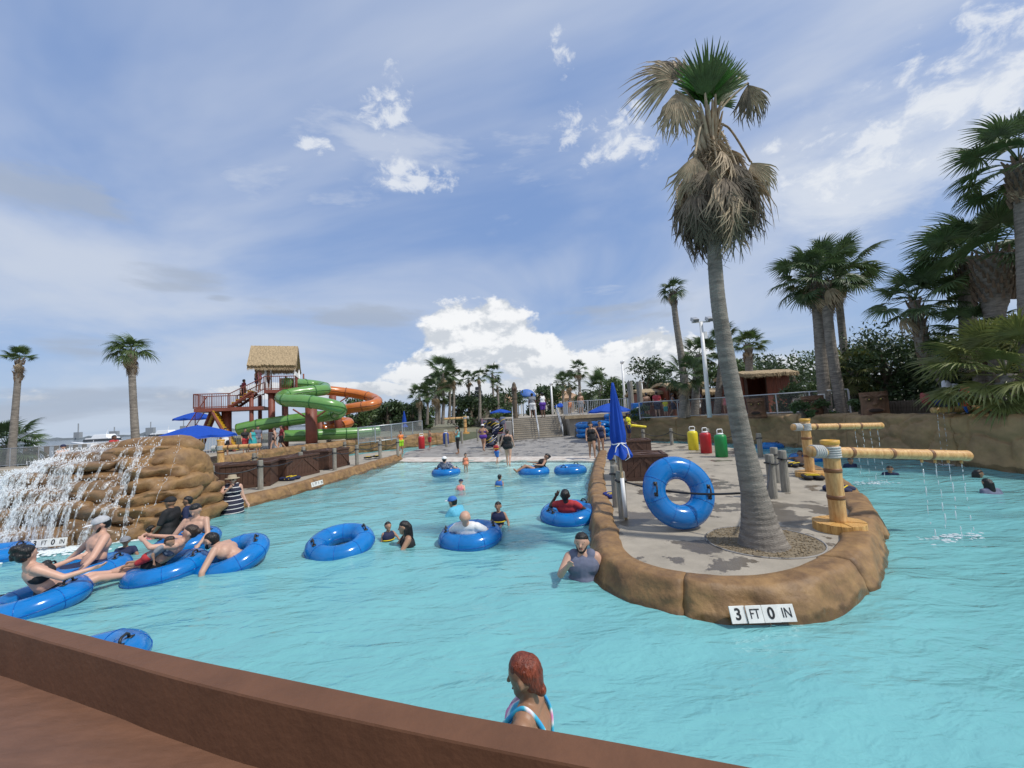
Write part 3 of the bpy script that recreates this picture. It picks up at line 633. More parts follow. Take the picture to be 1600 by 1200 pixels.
chest('dark brown wooden chest behind the closed blue umbrella on the island', (3.6, 11.6, DK), R_(-12), 1.25, 1.1, .66)
chest('dark brown wooden chest by the plaza with the bathers in black swimsuits', (4.9, 16.6, DK), R_(-8), 1.2, 1.0, .66)
chest('dark brown wooden chest standing behind the woman in the striped dress', (-9.35, 14.1, DK + .02), R_(18), 1.5, 1.1, .78)
chest('long dark brown wooden chest beside the striped dress woman with a life vest against it', (-9.0, 16.0, DK + .02), R_(80), 1.9, 1.15, .78)
chest('dark brown wooden chest farthest along the deck from the waterfall rock', (-8.75, 18.6, DK + .02), R_(82), 1.7, 1.2, .8)
b = MB(); b.lathe([(.3, 0), (.36, .1), (.36, .72), (.33, .78), (.2, .8)], 18); o = b.build('barrel_bin', wood_brown); o.location = (-10.9, 14.9, DK + .02); tag(o, 'round dark brown bin beside the waterfall rock', 'bin')
# ---------------------------------------------------------------- bamboo water spouts
bamboo = mat('painted_bamboo', (0.74, 0.47, 0.19), 0.45, 0.2, 4, 0.25, 25, c2=(0.42, 0.20, 0.055), stretch=(7, 7, 1.2), coat=0.1)
node_m = mat('bamboo_node', (0.20, 0.085, 0.03), 0.5, 0.3, 6)
rope_m = mat('grey_lashing', (0.45, 0.45, 0.43), 0.8, 0.2, 30, 0.3, 60)
plank_m = mat('yellow_plank', (0.72, 0.44, 0.14), 0.45, 0.35, 7, c2=(0.42, 0.2, 0.05), stretch=(8, 8, .6))
drop_m = mat('falling_water', (0.8, 0.87, 0.9), 0.1, 0.05, alpha=0.55)
def culm(b, nodes, a, c, r, n, nd=5):      # nodes: list that receives one builder per ring
    """a bamboo pole: slightly swollen at the nodes"""
    a = Vector(a); c = Vector(c); P = []; Rr = []
    for i in range(nd * 6 + 1):
        t = i / (nd * 6); f = (t * nd) % 1.0; P.append(a.lerp(c, t)); Rr.append(r * (1 + 0.06 * math.exp(-(min(f, 1 - f) / .08) ** 2)))
    b.tube(P, Rr, n)
    for k in range(1, nd):
        p = a.lerp(c, k / nd); d = (c - a).normalized(); nodes.append(MB()); nodes[-1].tube([p - d * .035, p - d * .01, p + d * .01, p + d * .03], [r * 1.045, r * 1.085, r * 1.085, r * 1.04], n)
def spout(label, base, h, r, direction, length, back, barh, tilt=0.0, streams=4, drop_to=0.0):
    root = thing('bamboo_spout', label, 'water spout', base)
    b = MB(); nb = []; culm(b, nb, (0, 0, 0.09), (0, 0, h), r, 20, 3); p = b.build('upright', bamboo, root, smooth=True); [q.build('node_ring', node_m, p, smooth=True) for q in nb]
    b = MB(); b.lathe([(r * 1.02, h - .02), (r * 1.14, h), (r * 1.14, h + .05), (r * .9, h + .055), (r * .85, h + .01)], 20); b.build('rim_cap', mat('orange_cap', (0.65, 0.36, 0.06), .5), root, smooth=True)
    k = 16; me = MB(); w = math.pi / k * .96; me.prism([(.1, -.1 * w), (.325, -.325 * w), (.33, 0), (.325, .325 * w), (.1, .1 * w)], -.065, .065); me = me.mesh('base_plank')
    for i in range(k):
        a = 2 * math.pi * i / k; o = link('base_plank', me, plank_m, root); o.location = (0, 0, .065 - .004 * (i % 3)); o.rotation_euler = (0, 0, a)
    b = MB(); b.lathe([(.3, 0.0), (.3, .115), (r, .118)], 24); b.build('base_core', plank_m, root)
    d = Vector((math.cos(direction), math.sin(direction), math.tan(tilt))).normalized()
    a = Vector((0, 0, barh)) - d * back + Vector((-d.y, d.x, 0)) * 0.0; c = a + d * length
    b = MB(); nb = []; culm(b, nb, a, c, r * .74, 18, 4); p = b.build('bar', bamboo, root, smooth=True); [q.build('node_ring', node_m, p, smooth=True) for q in nb]
    b = MB(); side = Vector((-d.y, d.x, 0))
    for i in range(5):                                           # lashing round bar and upright
        q = Vector((0, 0, barh)) - d * (r + .05 + i * .035); pts = [q + side * (r * .8 * math.cos(t)) + Vector((0, 0, r * .8 * math.sin(t))) for t in np.linspace(0, 2 * math.pi, 14, endpoint=False)]; b.tube(pts, .019, 6, closed=True)
        z = barh - .07 + i * .035; pts = [Vector((r * 1.06 * math.cos(t), r * 1.06 * math.sin(t), z)) for t in np.linspace(0, 2 * math.pi, 16, endpoint=False)]; b.tube(pts, .019, 6, closed=True)
    b.build('rope_lashing', rope_m, root, smooth=True)
    b = MB(); wtr = MB(); rr = random.Random(int(h * 1000))
    for i in range(streams):
        q = c - d * (.12 + i * .19 * length / 2.2); b = MB(); b.tube([q - Vector((0, 0, r * .7)), q - Vector((0, 0, r * .7 + .05))], .018, 8); b.build('nozzle', bamboo, root, smooth=True)
        z0 = q.z - r * .7 - .05; z1 = drop_to - base[2]; pz = z0
        while pz > z1:
            l = rr.uniform(.03, .16); s_ = rr.uniform(.005, .011); f = (z0 - pz)
            x = q + d * (.03 * f) + side * rr.gauss(0, .004 + .012 * f); wtr.tube([Vector((x.x, x.y, pz)), Vector((x.x, x.y, pz - l * .5)), Vector((x.x, x.y, pz - l))], [s_ * .5, s_, s_ * .3], 5); pz -= l + rr.uniform(0, .05 + .09 * f)
        for _ in range(14):
            g = rr.gauss; wtr.ell((q.x + g(0, .1), q.y + g(0, .1), z1 + .01), (rr.uniform(.01, .05), rr.uniform(.01, .04), .008), 6, 4)
    (stuff(wtr.build('water_jets', drop_m, root, smooth=True)) if streams else None)
B1 = Vector((4.85, 6.2, DK)); B2 = Vector((7.55, 10.4, DK))
e2 = atd(1377, 665, 10.6); e = atd(1512, 712, 6.45); dirn = math.atan2(e.y - B1.y, e.x - B1.x)
spout('big bamboo pole water spout nearest the leaning palm', B1, 1.30, .108, dirn, math.hypot(e.x - B1.x, e.y - B1.y) + .35, .35, 1.17, math.atan2(e.z - DK - 1.17, math.hypot(e.x - B1.x, e.y - B1.y)))
spout('slimmer bamboo water spout farther back along the island edge', B2, 1.43, .108, math.atan2(e2.y - B2.y, e2.x - B2.x), math.hypot(e2.x - B2.x, e2.y - B2.y) + .35, .35, 1.27, math.atan2(e2.z - DK - 1.27, 2.2))
q = atd(345, 712, 17.0); spout('bamboo water spout beside the big open blue umbrella', (q.x, q.y, .3), 1.55, .13, 0.1, 1.7, .1, 1.25, 0, 2)
q = atd(1535, 650, 12.2); spout('short bamboo spout lying on top of the tall rock wall', (q.x + .35, q.y + 0.1, TZ), .32, .12, math.pi - .12, 2.0, .45, .2, 0, 2)
q = atd(726, 646, 33); spout('bamboo water spout beside the rack of life vests', (q.x, q.y, .9), 1.4, .13, math.pi, 1.9, .2, 1.3, 0, 0)
# ---------------------------------------------------------------- inflatable tubes
tube_m = mat('blue_vinyl', (0.003, 0.175, 0.52), 0.17, 0.22, 2.5, coat=0.25, alpha=0.84)
seam_m = mat('vinyl_seam', (0.0, 0.075, 0.38), 0.3, 0.1)
def tube_protos():
    R1, r1 = .40, .185; b = MB(); n, m_ = 56, 22; V = []
    for i in range(n):
        a = 2 * math.pi * i / n
        for j in range(m_):
            t = 2 * math.pi * j / m_; rad = r1 * (1 + .012 * math.sin(a * 26) * max(0, -math.cos(t)) ** 2 * (1) + .01 * math.sin(3 * a + 1))
            V.append(((R1 + rad * math.cos(t)) * math.cos(a), (R1 + rad * math.cos(t)) * math.sin(a), rad * .93 * math.sin(t)))
    b.add(V, [(i * m_ + j, ((i + 1) % n) * m_ + j, ((i + 1) % n) * m_ + (j + 1) % m_, i * m_ + (j + 1) % m_) for i in range(n) for j in range(m_)])
    ring = b.mesh('ring', True)
    s = MB()
    for k in range(8):
        a = 2 * math.pi * (k + .5) / 8; c = Vector((R1 * math.cos(a), R1 * math.sin(a), 0)); e = Vector((math.cos(a), math.sin(a), 0))
        s.tube([c + e * ((r1 + .0015) * math.cos(t)) + Vector((0, 0, (r1 * .93 + .0015) * math.sin(t))) for t in np.linspace(0, 2 * math.pi, 26, endpoint=False)], .0035, 4, closed=True)
    for rr in (R1 + r1 + .001, R1 - r1 - .001): s.tube([(rr * math.cos(t), rr * math.sin(t), 0) for t in np.linspace(0, 2 * math.pi, 60, endpoint=False)], .005, 5, closed=True)
    seam = s.mesh('seam', True); hs = MB()
    hs.tube([(-.075, 0, -.005), (-.07, 0, .035), (-.04, 0, .055), (.04, 0, .055), (.07, 0, .035), (.075, 0, -.005)], .014, 8); hs.box((-.085, 0, -.002), (.06, .06, .012)); hs.box((.085, 0, -.002), (.06, .06, .012))
    return ring, seam, hs.mesh('handle', True), R1, r1
_ring, _seam, _hand, TR, Tr = tube_protos()
def tube(label, loc, rz=0.0, tilt=(0, 0), s=1.0, grp='blue inflatable tubes', handles=True):
    root = thing('swim_tube', label, 'swim tube', loc, rz, grp); root.rotation_euler = (tilt[0], tilt[1], rz); root.scale = (s, s, s)
    link('ring', _ring, tube_m, root); link('seam', _seam, seam_m, root)
    if handles:
        for a in (0.0, math.pi):
            h = link('handle', _hand, black_m, root); h.location = (TR * 1.08 * math.cos(a), TR * 1.08 * math.sin(a), Tr * .93); h.rotation_euler = (0, 0, a + math.pi / 2)
    return root
def wtube(label, px, py, z=.06, **k):
    p = at(px, py, z); return tube(label, (p.x, p.y, z), **k)
wtube('empty blue swim tube tipped up beside the toddler and long haired woman', 532, 850, .1, rz=.6, tilt=(.2, -.1), s=1.02)
wtube('blue swim tube carrying the bald man in white', 735, 838, .07, rz=.15, tilt=(.06, -.03), s=1.02)
wtube('blue swim tube carrying the man in the red shirt against the island rim', 888, 804, .08, rz=.5, tilt=(.1, -.08), s=1.04)
wtube('blue swim tube carrying the person in the white cap', 697, 738, .05, rz=.1, s=1.02)
wtube('blue swim tube carrying the reclining woman with bare legs', 834, 737, .06, rz=.05, s=1.04)
wtube('empty blue swim tube floating near the island rim in the shallows', 891, 735, .06, rz=.9, s=1.06)
T4 = wtube('blue swim tube under the man lying on his front', 362, 872, .09, rz=.4, tilt=(.22, -.28), s=1.0)
T3 = wtube('blue swim tube under the woman holding a small child', 262, 890, .06, rz=.2, tilt=(.05, -.1), s=.98)
T5 = wtube('blue swim tube held by the standing shirtless man', 292, 848, .08, rz=.1, tilt=(.1, -.1), s=.98)
T1 = wtube('blue swim tube carrying the man in the grey cap', 133, 893, .07, rz=.3, s=1.0)
T2 = wtube('blue swim tube under the dark haired person leaning back', 52, 942, .06, rz=.2, tilt=(.05, -.12), s=1.0)
wtube('empty blue swim tube just beyond the brown kerb wall', 112, 1052, .06, rz=.3, tilt=(0, -.1), s=.98)
wtube('blue swim tube drifting past the foot of the waterfall spray', -14, 870, .06, rz=.3)
wtube('blue swim tube half hidden behind the waterfall spray', -8, 818, .06, rz=.3)
tube('large blue swim tube standing on edge against the rope on the island', (2.66, 6.72, DK + .585), 0, (R_(72), R_(6)), 1.0)
wtube('blue swim tube with a swimmer resting on it beside the island', 1262, 716, .06, rz=.5)
wtube('blue swim tube behind the weathered posts in the lazy river', 1203, 698, .06, rz=.2)
for i in range(3):
    p = at(560 - i * 22, 712 + i * 3, .06); tube('blue swim tube in the channel behind the chests', (p.x - 2.3, p.y + 3.2, .06), i)
# stack of tubes under the railed deck
rr = random.Random(3)
for i in range(16):
    k = i // 6; p = Vector((4.9 + (i % 6) * .62, 28.2 + rr.uniform(-.2, .3), plaza_z(5, 28) + .2 + k * .34))
    tube('blue swim tube piled under the railed deck', p, rr.uniform(0, 6), (rr.uniform(-.15, .25), rr.uniform(-.15, .15)), 1.0, 'tubes piled under the railed deck', False)
for i in range(3): tube('blue swim tube stacked flat on the ledge behind the far umbrella', (7.2, 28.9, 1.15 + i * .3), i, (0, 0), 1.15, 'tubes stacked on the ledge', False)
# ---------------------------------------------------------------- umbrellas
umb_m = mat('blue_canvas', (0.005, 0.075, 0.48), 0.7, 0.08, 8, translucent=0.25)
pole_m = mat('tan_pole', (0.45, 0.33, 0.18), 0.5, 0.15)
def umbrella(label, base, hgt, rad, drop=.45, n=8):
    root = thing('parasol', label, 'umbrella', base, .2)
    b = MB(); b.tube([(0, 0, 0), (0, 0, hgt + .06)], .025, 10); b.build('pole', pole_m, root, smooth=True)
    V = [(0, 0, hgt)]; K = 6; m_ = n * 6
    for k in range(1, K + 1):
        t = k / K
        for j in range(m_):
            a = 2 * math.pi * j / m_; u = (j % 6) / 6; sag = math.sin(math.pi * u); rr_ = rad * t * (1 - .035 * sag * t)
            V.append((rr_ * math.cos(a), rr_ * math.sin(a), hgt - drop * (t ** 1.35) - .05 * sag * t))
    for j in range(m_):                                        # hanging valance
        a = 2 * math.pi * j / m_; u = (j % 6) / 6; V.append((rad * .985 * math.cos(a), rad * .985 * math.sin(a), hgt - drop - .11 - .03 * math.sin(math.pi * u)))
    Fs = [(0, 1 + j, 1 + (j + 1) % m_) for j in range(m_)] + [(1 + (k - 1) * m_ + j, 1 + k * m_ + j, 1 + k * m_ + (j + 1) % m_, 1 + (k - 1) * m_ + (j + 1) % m_) for k in range(1, K + 1) for j in range(m_)]
    b = MB(); b.add(V, Fs); c = b.build('canopy', umb_m, root)
    for j in range(n):
        a = 2 * math.pi * j / n; b = MB(); b.tube([(0, 0, hgt - .05), (rad * .5 * math.cos(a), rad * .5 * math.sin(a), hgt - drop * .4 - .03), (rad * .97 * math.cos(a), rad * .97 * math.sin(a), hgt - drop - .02)], .01, 5); b.build('rib', white_paint, root)
    b = MB(); b.cap((0, 0, hgt), .03, (0, 0, hgt + .06), .02, 8); b.build('finial', umb_m, root, smooth=True)
p = at(308, 738, .5); umbrella('big open blue umbrella behind the waterfall rock', (p.x, p.y, .3), 2.28, 1.5)
p = atd(305, 690, 33); umbrella('open blue umbrella beside the stairs of the slide tower', (p.x, p.y, .66), 3.25, 1.5, .5)
p = atd(955, 690, 25.5); umbrella('open blue umbrella behind the closed one', (p.x, p.y, .35), 2.3, 1.35)
p = atd(876, 640, 40); umbrella('small open blue umbrella at the top of the stairs', (p.x, p.y, 1.95), 1.2, .6, .3)
p = atd(812, 650, 42); umbrella('blue umbrella behind the tall carved post', (p.x - 2, p.y, 1.2), 1.7, 1.1, .3)
def closed_umbrella(label, base, hgt, length, lean=(0, 0), r=.14, tie=True):
    root = thing('closed_parasol', label, 'umbrella', base); root.rotation_euler = (lean[0], lean[1], 0)
    b = MB(); b.tube([(0, 0, 0), (0, 0, hgt - length + .3)], .026, 10); b.build('pole', pole_m, root, smooth=True)
    b = MB(); b.tube([(0, -.0, .05), (0, 0, .75)], .036, 12); b.build('sleeve', white_paint, root, smooth=True)
    V = []; K = 22; n = 48
    for k in range(K + 1):
        t = k / K; rad = r * (0.12 + .95 * t ** .75) * (1 - .22 * math.exp(-((t - .83) / .06) ** 2)) * (1 + .25 * max(0, t - .86) / .14)
        for j in range(n):
            a = 2 * math.pi * j / n; f = 1 + (.16 * math.sin(8 * a + 1.5 * math.sin(3 * t)) + .07 * math.sin(13 * a + 4 * t)) * min(1, t * 3)
            V.append((rad * f * math.cos(a), rad * f * math.sin(a), hgt - length * t + (.05 * math.sin(5 * a) if k == K else 0)))
    b = MB(); b.add(V, [(k * n + j, (k + 1) * n + j, (k + 1) * n + (j + 1) % n, k * n + (j + 1) % n) for k in range(K) for j in range(n)] + [tuple(range(n))]); b.build('canvas', umb_m, root, smooth=True)
    if tie:
        z = hgt - length * .83; b = MB(); b.tube([(r * .83 * math.cos(t), r * .83 * math.sin(t), z + .01 * math.sin(3 * t)) for t in np.linspace(0, 2 * math.pi, 24, endpoint=False)], .012, 6, closed=True)
        b.tube([(-.02, -r * .86, z), (-.09, -r * 1.1, z - .05), (-.13, -r * 1.0, z - .2), (-.11, -r * .95, z - .33)], .009, 6); b.tube([(.02, -r * .86, z), (.1, -r * 1.1, z - .08), (.14, -r * .95, z - .25), (.05, -r, z - .3)], .009, 6); b.build('tie_cord', white_paint, root, smooth=True)
closed_umbrella('closed blue umbrella tied with white cord on the island', (1.93, 7.36, DK), 2.5, 1.35, (0, R_(-1.5)), .155)
p = atd(632, 665, 40); closed_umbrella('thin closed blue umbrella far behind the fence', (p.x, p.y, .9), 2.3, 1.6, (0, 0), .22, False)
# ---------------------------------------------------------------- palms
green_leaf = mat('palm_green', (0.075, 0.125, 0.032), 0.6, 0.45, 3, translucent=.25)
dark_leaf = mat('palm_dark_green', (0.078, 0.125, 0.046), 0.42, 0.5, 3, translucent=.2)
fresh_leaf = mat('palm_fresh_green', (0.065, 0.19, 0.02), 0.65, 0.35, 3, translucent=.3)
yellow_leaf = mat('palm_yellow_green', (0.17, 0.19, 0.055), 0.45, 0.4, 3, translucent=.25)
dead_leaf = mat('palm_dead', (0.43, 0.335, 0.22), 0.75, 0.5, 4, translucent=.15)
grey_dead = mat('palm_dead_grey', (0.17, 0.135, 0.095), 0.85, 0.5, 4)
bark = mat('palm_bark', (0.22, 0.195, 0.165), 0.92, 0.45, 4, 0.9, 30, stretch=(1, 1, 4))
boot = mat('palm_boots', (0.15, 0.105, 0.07), 0.9, 0.45, 6, 0.6, 14)
def frond_mesh(name, seed, Lp=.8, Rf=.8, spread=110, n=26, w=.05, droop=.25, hang=0.0, cup=.25, curl=0.0):
    """a fan frond: stalk along +Y, blades fanned in the XY plane, tips drooping to -Z"""
    r = random.Random(seed); b = MB()
    b.tube([(0, 0, 0), (0, Lp * .5, .02), (0, Lp, 0)], [.02, .014, .01], 5)
    for i in range(n):
        t = (i + .5) / n * 2 - 1; a = R_(spread) * t + r.uniform(-.03, .03); L = Rf * (1 - .28 * abs(t) ** 2) * r.uniform(.88, 1.08)
        d = Vector((math.sin(a), math.cos(a), 0)); side = Vector((d.y, -d.x, 0)); P = []; dr = droop * r.uniform(.6, 1.5); K = 5
        for k in range(K + 1):
            s = k / K; z = cup * L * s * (1 - s) * 1.2 - dr * L * s ** 2.4 - hang * L * s * s
            sh = 1 - .35 * hang * s
            p = Vector((0, Lp, 0)) + d * (L * s * sh) + Vector((0, 0, z)) + side * (curl * L * s * s * r.uniform(-1, 1)); ww = w * min(1, .25 + s * 2.2) * (1 - s ** 3) + .003
            P += [p - side * ww * .5 + Vector((0, 0, ww * .25)), p, p + side * ww * .5 + Vector((0, 0, ww * .25))]
        b.add(P, [q for k in range(K) for q in ((k * 3, k * 3 + 1, k * 3 + 4, k * 3 + 3), (k * 3 + 1, k * 3 + 2, k * 3 + 5, k * 3 + 4))])
    return b.mesh(name)
FR = {}
def fronds(kind):
    if kind not in FR:
        kw = {'live': dict(Lp=.95, Rf=.72, spread=128, n=34, w=.055, droop=.22), 'stiff': dict(Lp=.4, Rf=.92, spread=58, n=26, w=.055, droop=.05, cup=.1),
              'windy': dict(Lp=.7, Rf=.95, spread=80, n=26, w=.06, droop=.6), 'dead': dict(Lp=.55, Rf=.8, spread=70, n=24, w=.045, droop=.3, hang=.9, curl=.12),
              'skirt': dict(Lp=.35, Rf=.95, spread=30, n=20, w=.032, droop=.14, hang=.2, curl=.13, cup=.05), 'limp': dict(Lp=.05, Rf=.75, spread=42, n=26, w=.042, droop=.12, hang=.1, curl=.1, cup=.12)}[kind]
        FR[kind] = [frond_mesh('frond_' + kind, 17 * i + len(kind), **kw) for i in range(4)]
    return FR[kind]
def aim(o, pos, d, roll=0.0, s=1.0, updir=None):
    """put a frond at pos, its stalk along d, its upper face as near to the sky as it can be"""
    y = Vector(d).normalized(); up = Vector(updir) if updir is not None else Vector((0, 0, 1))
    x = y.cross(up)
    if x.length < .05: x = y.orthogonal()
    x.normalize(); z = x.cross(y); M = Matrix((x, y, z)).transposed() @ Matrix.Rotation(roll, 3, 'Y')
    MM = Matrix.Translation(pos) @ M.to_4x4() @ Matrix.Scale(s, 4)
    if o is not None: o.matrix_local = MM
    return MM
def trunk_mesh(pts, rad, rings=True, n=16, step=.09, amp=.03):
    P = smooth_path(pts, step); L = len(P); b = MB(); Rr = []
    cl = [0.0]
    for i in range(1, len(pts)): cl.append(cl[-1] + (Vector(pts[i]) - Vector(pts[i - 1])).length)
    al = [0.0]
    for i in range(1, L): al.append(al[-1] + (P[i] - P[i - 1]).length)
    for i in range(L):
        t = float(np.interp(al[i] * cl[-1] / al[-1], cl, range(len(cl)))); k = min(int(t), len(rad) - 2); r0 = rad[k] + (rad[k + 1] - rad[k]) * (t - k)
        Rr.append(r0 * (1 + (amp * ((i % 2) * 2 - 1) * .5 if rings else 0) + amp * mnoise.noise(P[i] * 2)))
    return b.tube(P, Rr, n)
def boots_mesh(b, p0, p1, r0, r1, k, seed, ln=.22):
    """old leaf bases criss-crossing the upper trunk"""
    r = random.Random(seed); p0 = Vector(p0); p1 = Vector(p1)
    for i in range(k):
        t = i / k; a = i * 2.4; c = p0.lerp(p1, t); rr_ = r0 + (r1 - r0) * t; d = Vector((math.cos(a), math.sin(a), 0))
        q = c + d * (rr_ * .85); b.tube([q - Vector((0, 0, .06)), q + d * .05 + Vector((0, 0, ln * .4)), q + d * r.uniform(.06, .13) + Vector((0, 0, ln * r.uniform(.8, 1.2)))], [.06, .045, .02], 5, squash=.5)
def palm(label, pts, rad, crown=1.0, n=34, kind='live', m=None, skirt=0, dead=6, bootk=40, seed=1, lowest=-50, wind=(0, 0), joined=False, grp='fan palms', top_boots=1.3):
    base = Vector(pts[0]); m = m or green_leaf; r = random.Random(seed)
    root = thing('palm_tree', label, 'palm tree', base, 0, grp); L = [Vector(p) - base for p in pts]
    trunk_mesh(L, rad, step=.09 if not joined else .3).build('trunk', bark, root, smooth=False)
    top = L[-1]; prev = L[-2]; ax = (top - prev).normalized()
    if bootk:
        b = MB(); boots_mesh(b, top - ax * top_boots, top + ax * .05, rad[-1] * 1.15, rad[-1] * 1.25, bootk, seed); b.build('leaf_bases', boot, root)
    items = []
    for i in range(n):
        el = R_(82 - (82 - lowest) * ((i + .5) / n) ** .8 + r.uniform(-8, 8)); a = i * 2.39996 + r.uniform(-.2, .2)
        d = Vector((math.cos(a) * math.cos(el) + wind[0], math.sin(a) * math.cos(el) + wind[1], math.sin(el)))
        items.append((r.choice(fronds(kind)), m, top + ax * r.uniform(-.15, .1), d, r.uniform(-.5, .5), crown * r.uniform(.82, 1.12)))
    for i in range(dead):
        a = r.uniform(0, 6.28); el = R_(r.uniform(-75, -35)); d = Vector((math.cos(a) * math.cos(el), math.sin(a) * math.cos(el), math.sin(el)))
        items.append((r.choice(fronds('dead')), dead_leaf, top - ax * r.uniform(.1, .4), d, r.uniform(-.4, .4), crown * r.uniform(.7, 1.0)))
    for i in range(skirt):
        a = r.uniform(0, 6.28); el = R_(r.uniform(-86, -66)); d = Vector((math.cos(a) * math.cos(el), math.sin(a) * math.cos(el), math.sin(el)))
        items.append((r.choice(fronds('skirt')), grey_dead if r.random() < .5 else dead_leaf, top - ax * r.uniform(.05, .5 + .3 * crown), d, r.uniform(-.6, .6), crown * r.uniform(.8, 1.1)))
    if not joined:
        for me, mm, p, d, ro, s in items:
            key = me.name + mm.name
            if key not in FR: c = me.copy(); c.materials.clear(); c.materials.append(mm); FR[key] = c
            o = link('frond', FR[key], mm, root); aim(o, p, d, ro, s)
    else:
        for nm, mset in (('crown', [m]), ('dead_fronds', [dead_leaf, grey_dead])):
            V = []; Fs = []
            for me, mm, p, d, ro, s in items:
                if mm not in mset: continue
                M = aim(None, p, d, ro, s)
                o = len(V); V += [M @ v.co for v in me.vertices]; Fs += [tuple(q + o for q in pl_.vertices) for pl_ in me.polygons]
            if V: b = MB(); b.v = [tuple(v) for v in V]; b.f = Fs; b.build(nm, mset[0], root)
    return root
# the tall half-dead palm on the island
def main_palm():
    D = 5.72; base = at(1192, 852, DK - .03); base.y = D
    P = [Vector((atd(1193, 850, D).x, D, DK - .12))] + [atd(x, y, D) for x, y in ((1186, 815), (1178, 770), (1163, 700), (1148, 625), (1134, 550), (1122, 470), (1116, 395), (1110, 300), (1108, 215), (1107, 185))]
    root = thing('palm_tree', 'tall leaning half dead palm with a skirt of dry fronds on the island', 'palm tree', P[0]); o0 = P[0]
    L = [p - o0 for p in P]; rad = [.35, .225, .168, .132, .115, .108, .10, .094, .09, .08, .065]
    trunk_mesh(L, rad, n=28, step=.035, amp=.022).build('trunk', bark, root, smooth=False)
    r = random.Random(2); b = MB()
    for i in range(60): a = r.uniform(0, 6.28); q = Vector((math.cos(a) * .28, math.sin(a) * .28, .14)); b.tube([q, q * 1.35 - Vector((0, 0, .13))], [.03, .012], 5)
    b.build('root_flare', bark, root)
    top = L[-1]; ax = (L[-1] - L[-4]).normalized()
    b = MB(); boots_mesh(b, top - ax * .75, top, .11, .1, 46, 3, .3); b.build('leaf_bases', dead_leaf, root)
    def fr(kind, m_, pos, d, roll, s, upd=None, var=0):
        me = fronds(kind)[var % 4]; key = me.name + m_.name
        if key not in FR: c = me.copy(); c.materials.clear(); c.materials.append(m_); FR[key] = c
        o = link('frond', FR[key], m_, root); aim(o, pos, d, roll, s, upd); return o
    view = Vector((0, -1, 0))
    # hanging skirt: dense, straw coloured above, grey below
    for i in range(104):
        t = r.random(); a = i * 2.39996; pos = top - ax * (.38 + .72 * t) + Vector((math.cos(a), math.sin(a), 0)) * (.1 + .12 * t); el = R_(-r.uniform(48, 84))
        d = Vector((math.cos(a) * math.cos(el), math.sin(a) * math.cos(el), math.sin(el)))
        fr('skirt', grey_dead if t > .5 and r.random() < .8 else dead_leaf, pos, d, r.uniform(-.9, .9), r.uniform(.5, 1.08), None, i)
    for i in range(34):
        a = r.uniform(0, 6.28); pos = top - ax * r.uniform(.15, .5); d = Vector((math.cos(a) * .22, math.sin(a) * .22, -1)); fr('limp', dead_leaf, pos, d, r.uniform(-.5, .5), r.uniform(.7, .95), None, i)
    # green heart
    for i in range(9):
        a = i * 2.4; el = R_(88 - i * 4.0); d = Vector((math.cos(a) * math.cos(el), math.sin(a) * math.cos(el) * .6 - .1, math.sin(el))); fr('stiff', fresh_leaf if i < 5 else green_leaf, top, d, r.uniform(-.6, .6), r.uniform(.62, .78), view, i)
    # single dead fronds seen against the sky: stalk from the heart to the hand of the leaf, then the leaf
    def stalk(px, py, dy, sag=.1, rad_=.016):
        e = atd(px, py, D + dy) - o0; m_ = (top + e) / 2 + Vector((0, 0, sag)); bb = MB(); bb.tube(smooth_path([top - ax * .1, m_, e], .06), rad_, 6); bb.build('leaf_stalk', dead_leaf, root, smooth=True); return e
    def toward(px0, py0, px1, py1): return atd(px1, py1, D) - atd(px0, py0, D)
    e = stalk(1058, 128, 0, .02); fr('windy', dead_leaf, e - toward(1058, 128, 1010, 115).normalized() * .5, toward(1058, 128, 1005, 110), 0, .78, view, 1); fr('windy', grey_dead, e - toward(1058, 128, 1030, 90).normalized() * .45, toward(1058, 128, 1035, 85), 0, .68, view, 2)
    e = stalk(1056, 142, -.1, .05); fr('limp', dead_leaf, e, (-.05, -.1, -1), 0, .98, view, 0); fr('limp', dead_leaf, e, (.08, .1, -1), .6, .85, view, 2)
    e = stalk(1168, 130, .05, .0); fr('limp', grey_dead, e, toward(1170, 130, 1192, 205), .1, .85, view, 1); fr('limp', dead_leaf, e, toward(1170, 130, 1182, 200), .7, .7, view, 3)
    e = stalk(1156, 122, .1, -.02, .02); fr('stiff', green_leaf, e - toward(1140, 140, 1160, 115).normalized() * .12, toward(1140, 140, 1160, 115), 0, .22, view, 1)
    for px, py, tx, ty, s in ((1172, 252, 1215, 300, .78), (1172, 252, 1200, 310, .72)):
        e = stalk(px, py, -.1, .2); fr('limp', dead_leaf, e, toward(px, py, tx, ty), .1, s, view, int(s * 10))
    for px, py, tx, ty, s in ((1086, 240, 1078, 320, .95), (1152, 262, 1160, 345, .95), (1120, 250, 1120, 340, .95)):
        e = stalk(px, py, -.25, .15); fr('limp', dead_leaf, e, toward(px, py, tx, ty), 0, s, view, int(px))
main_palm()
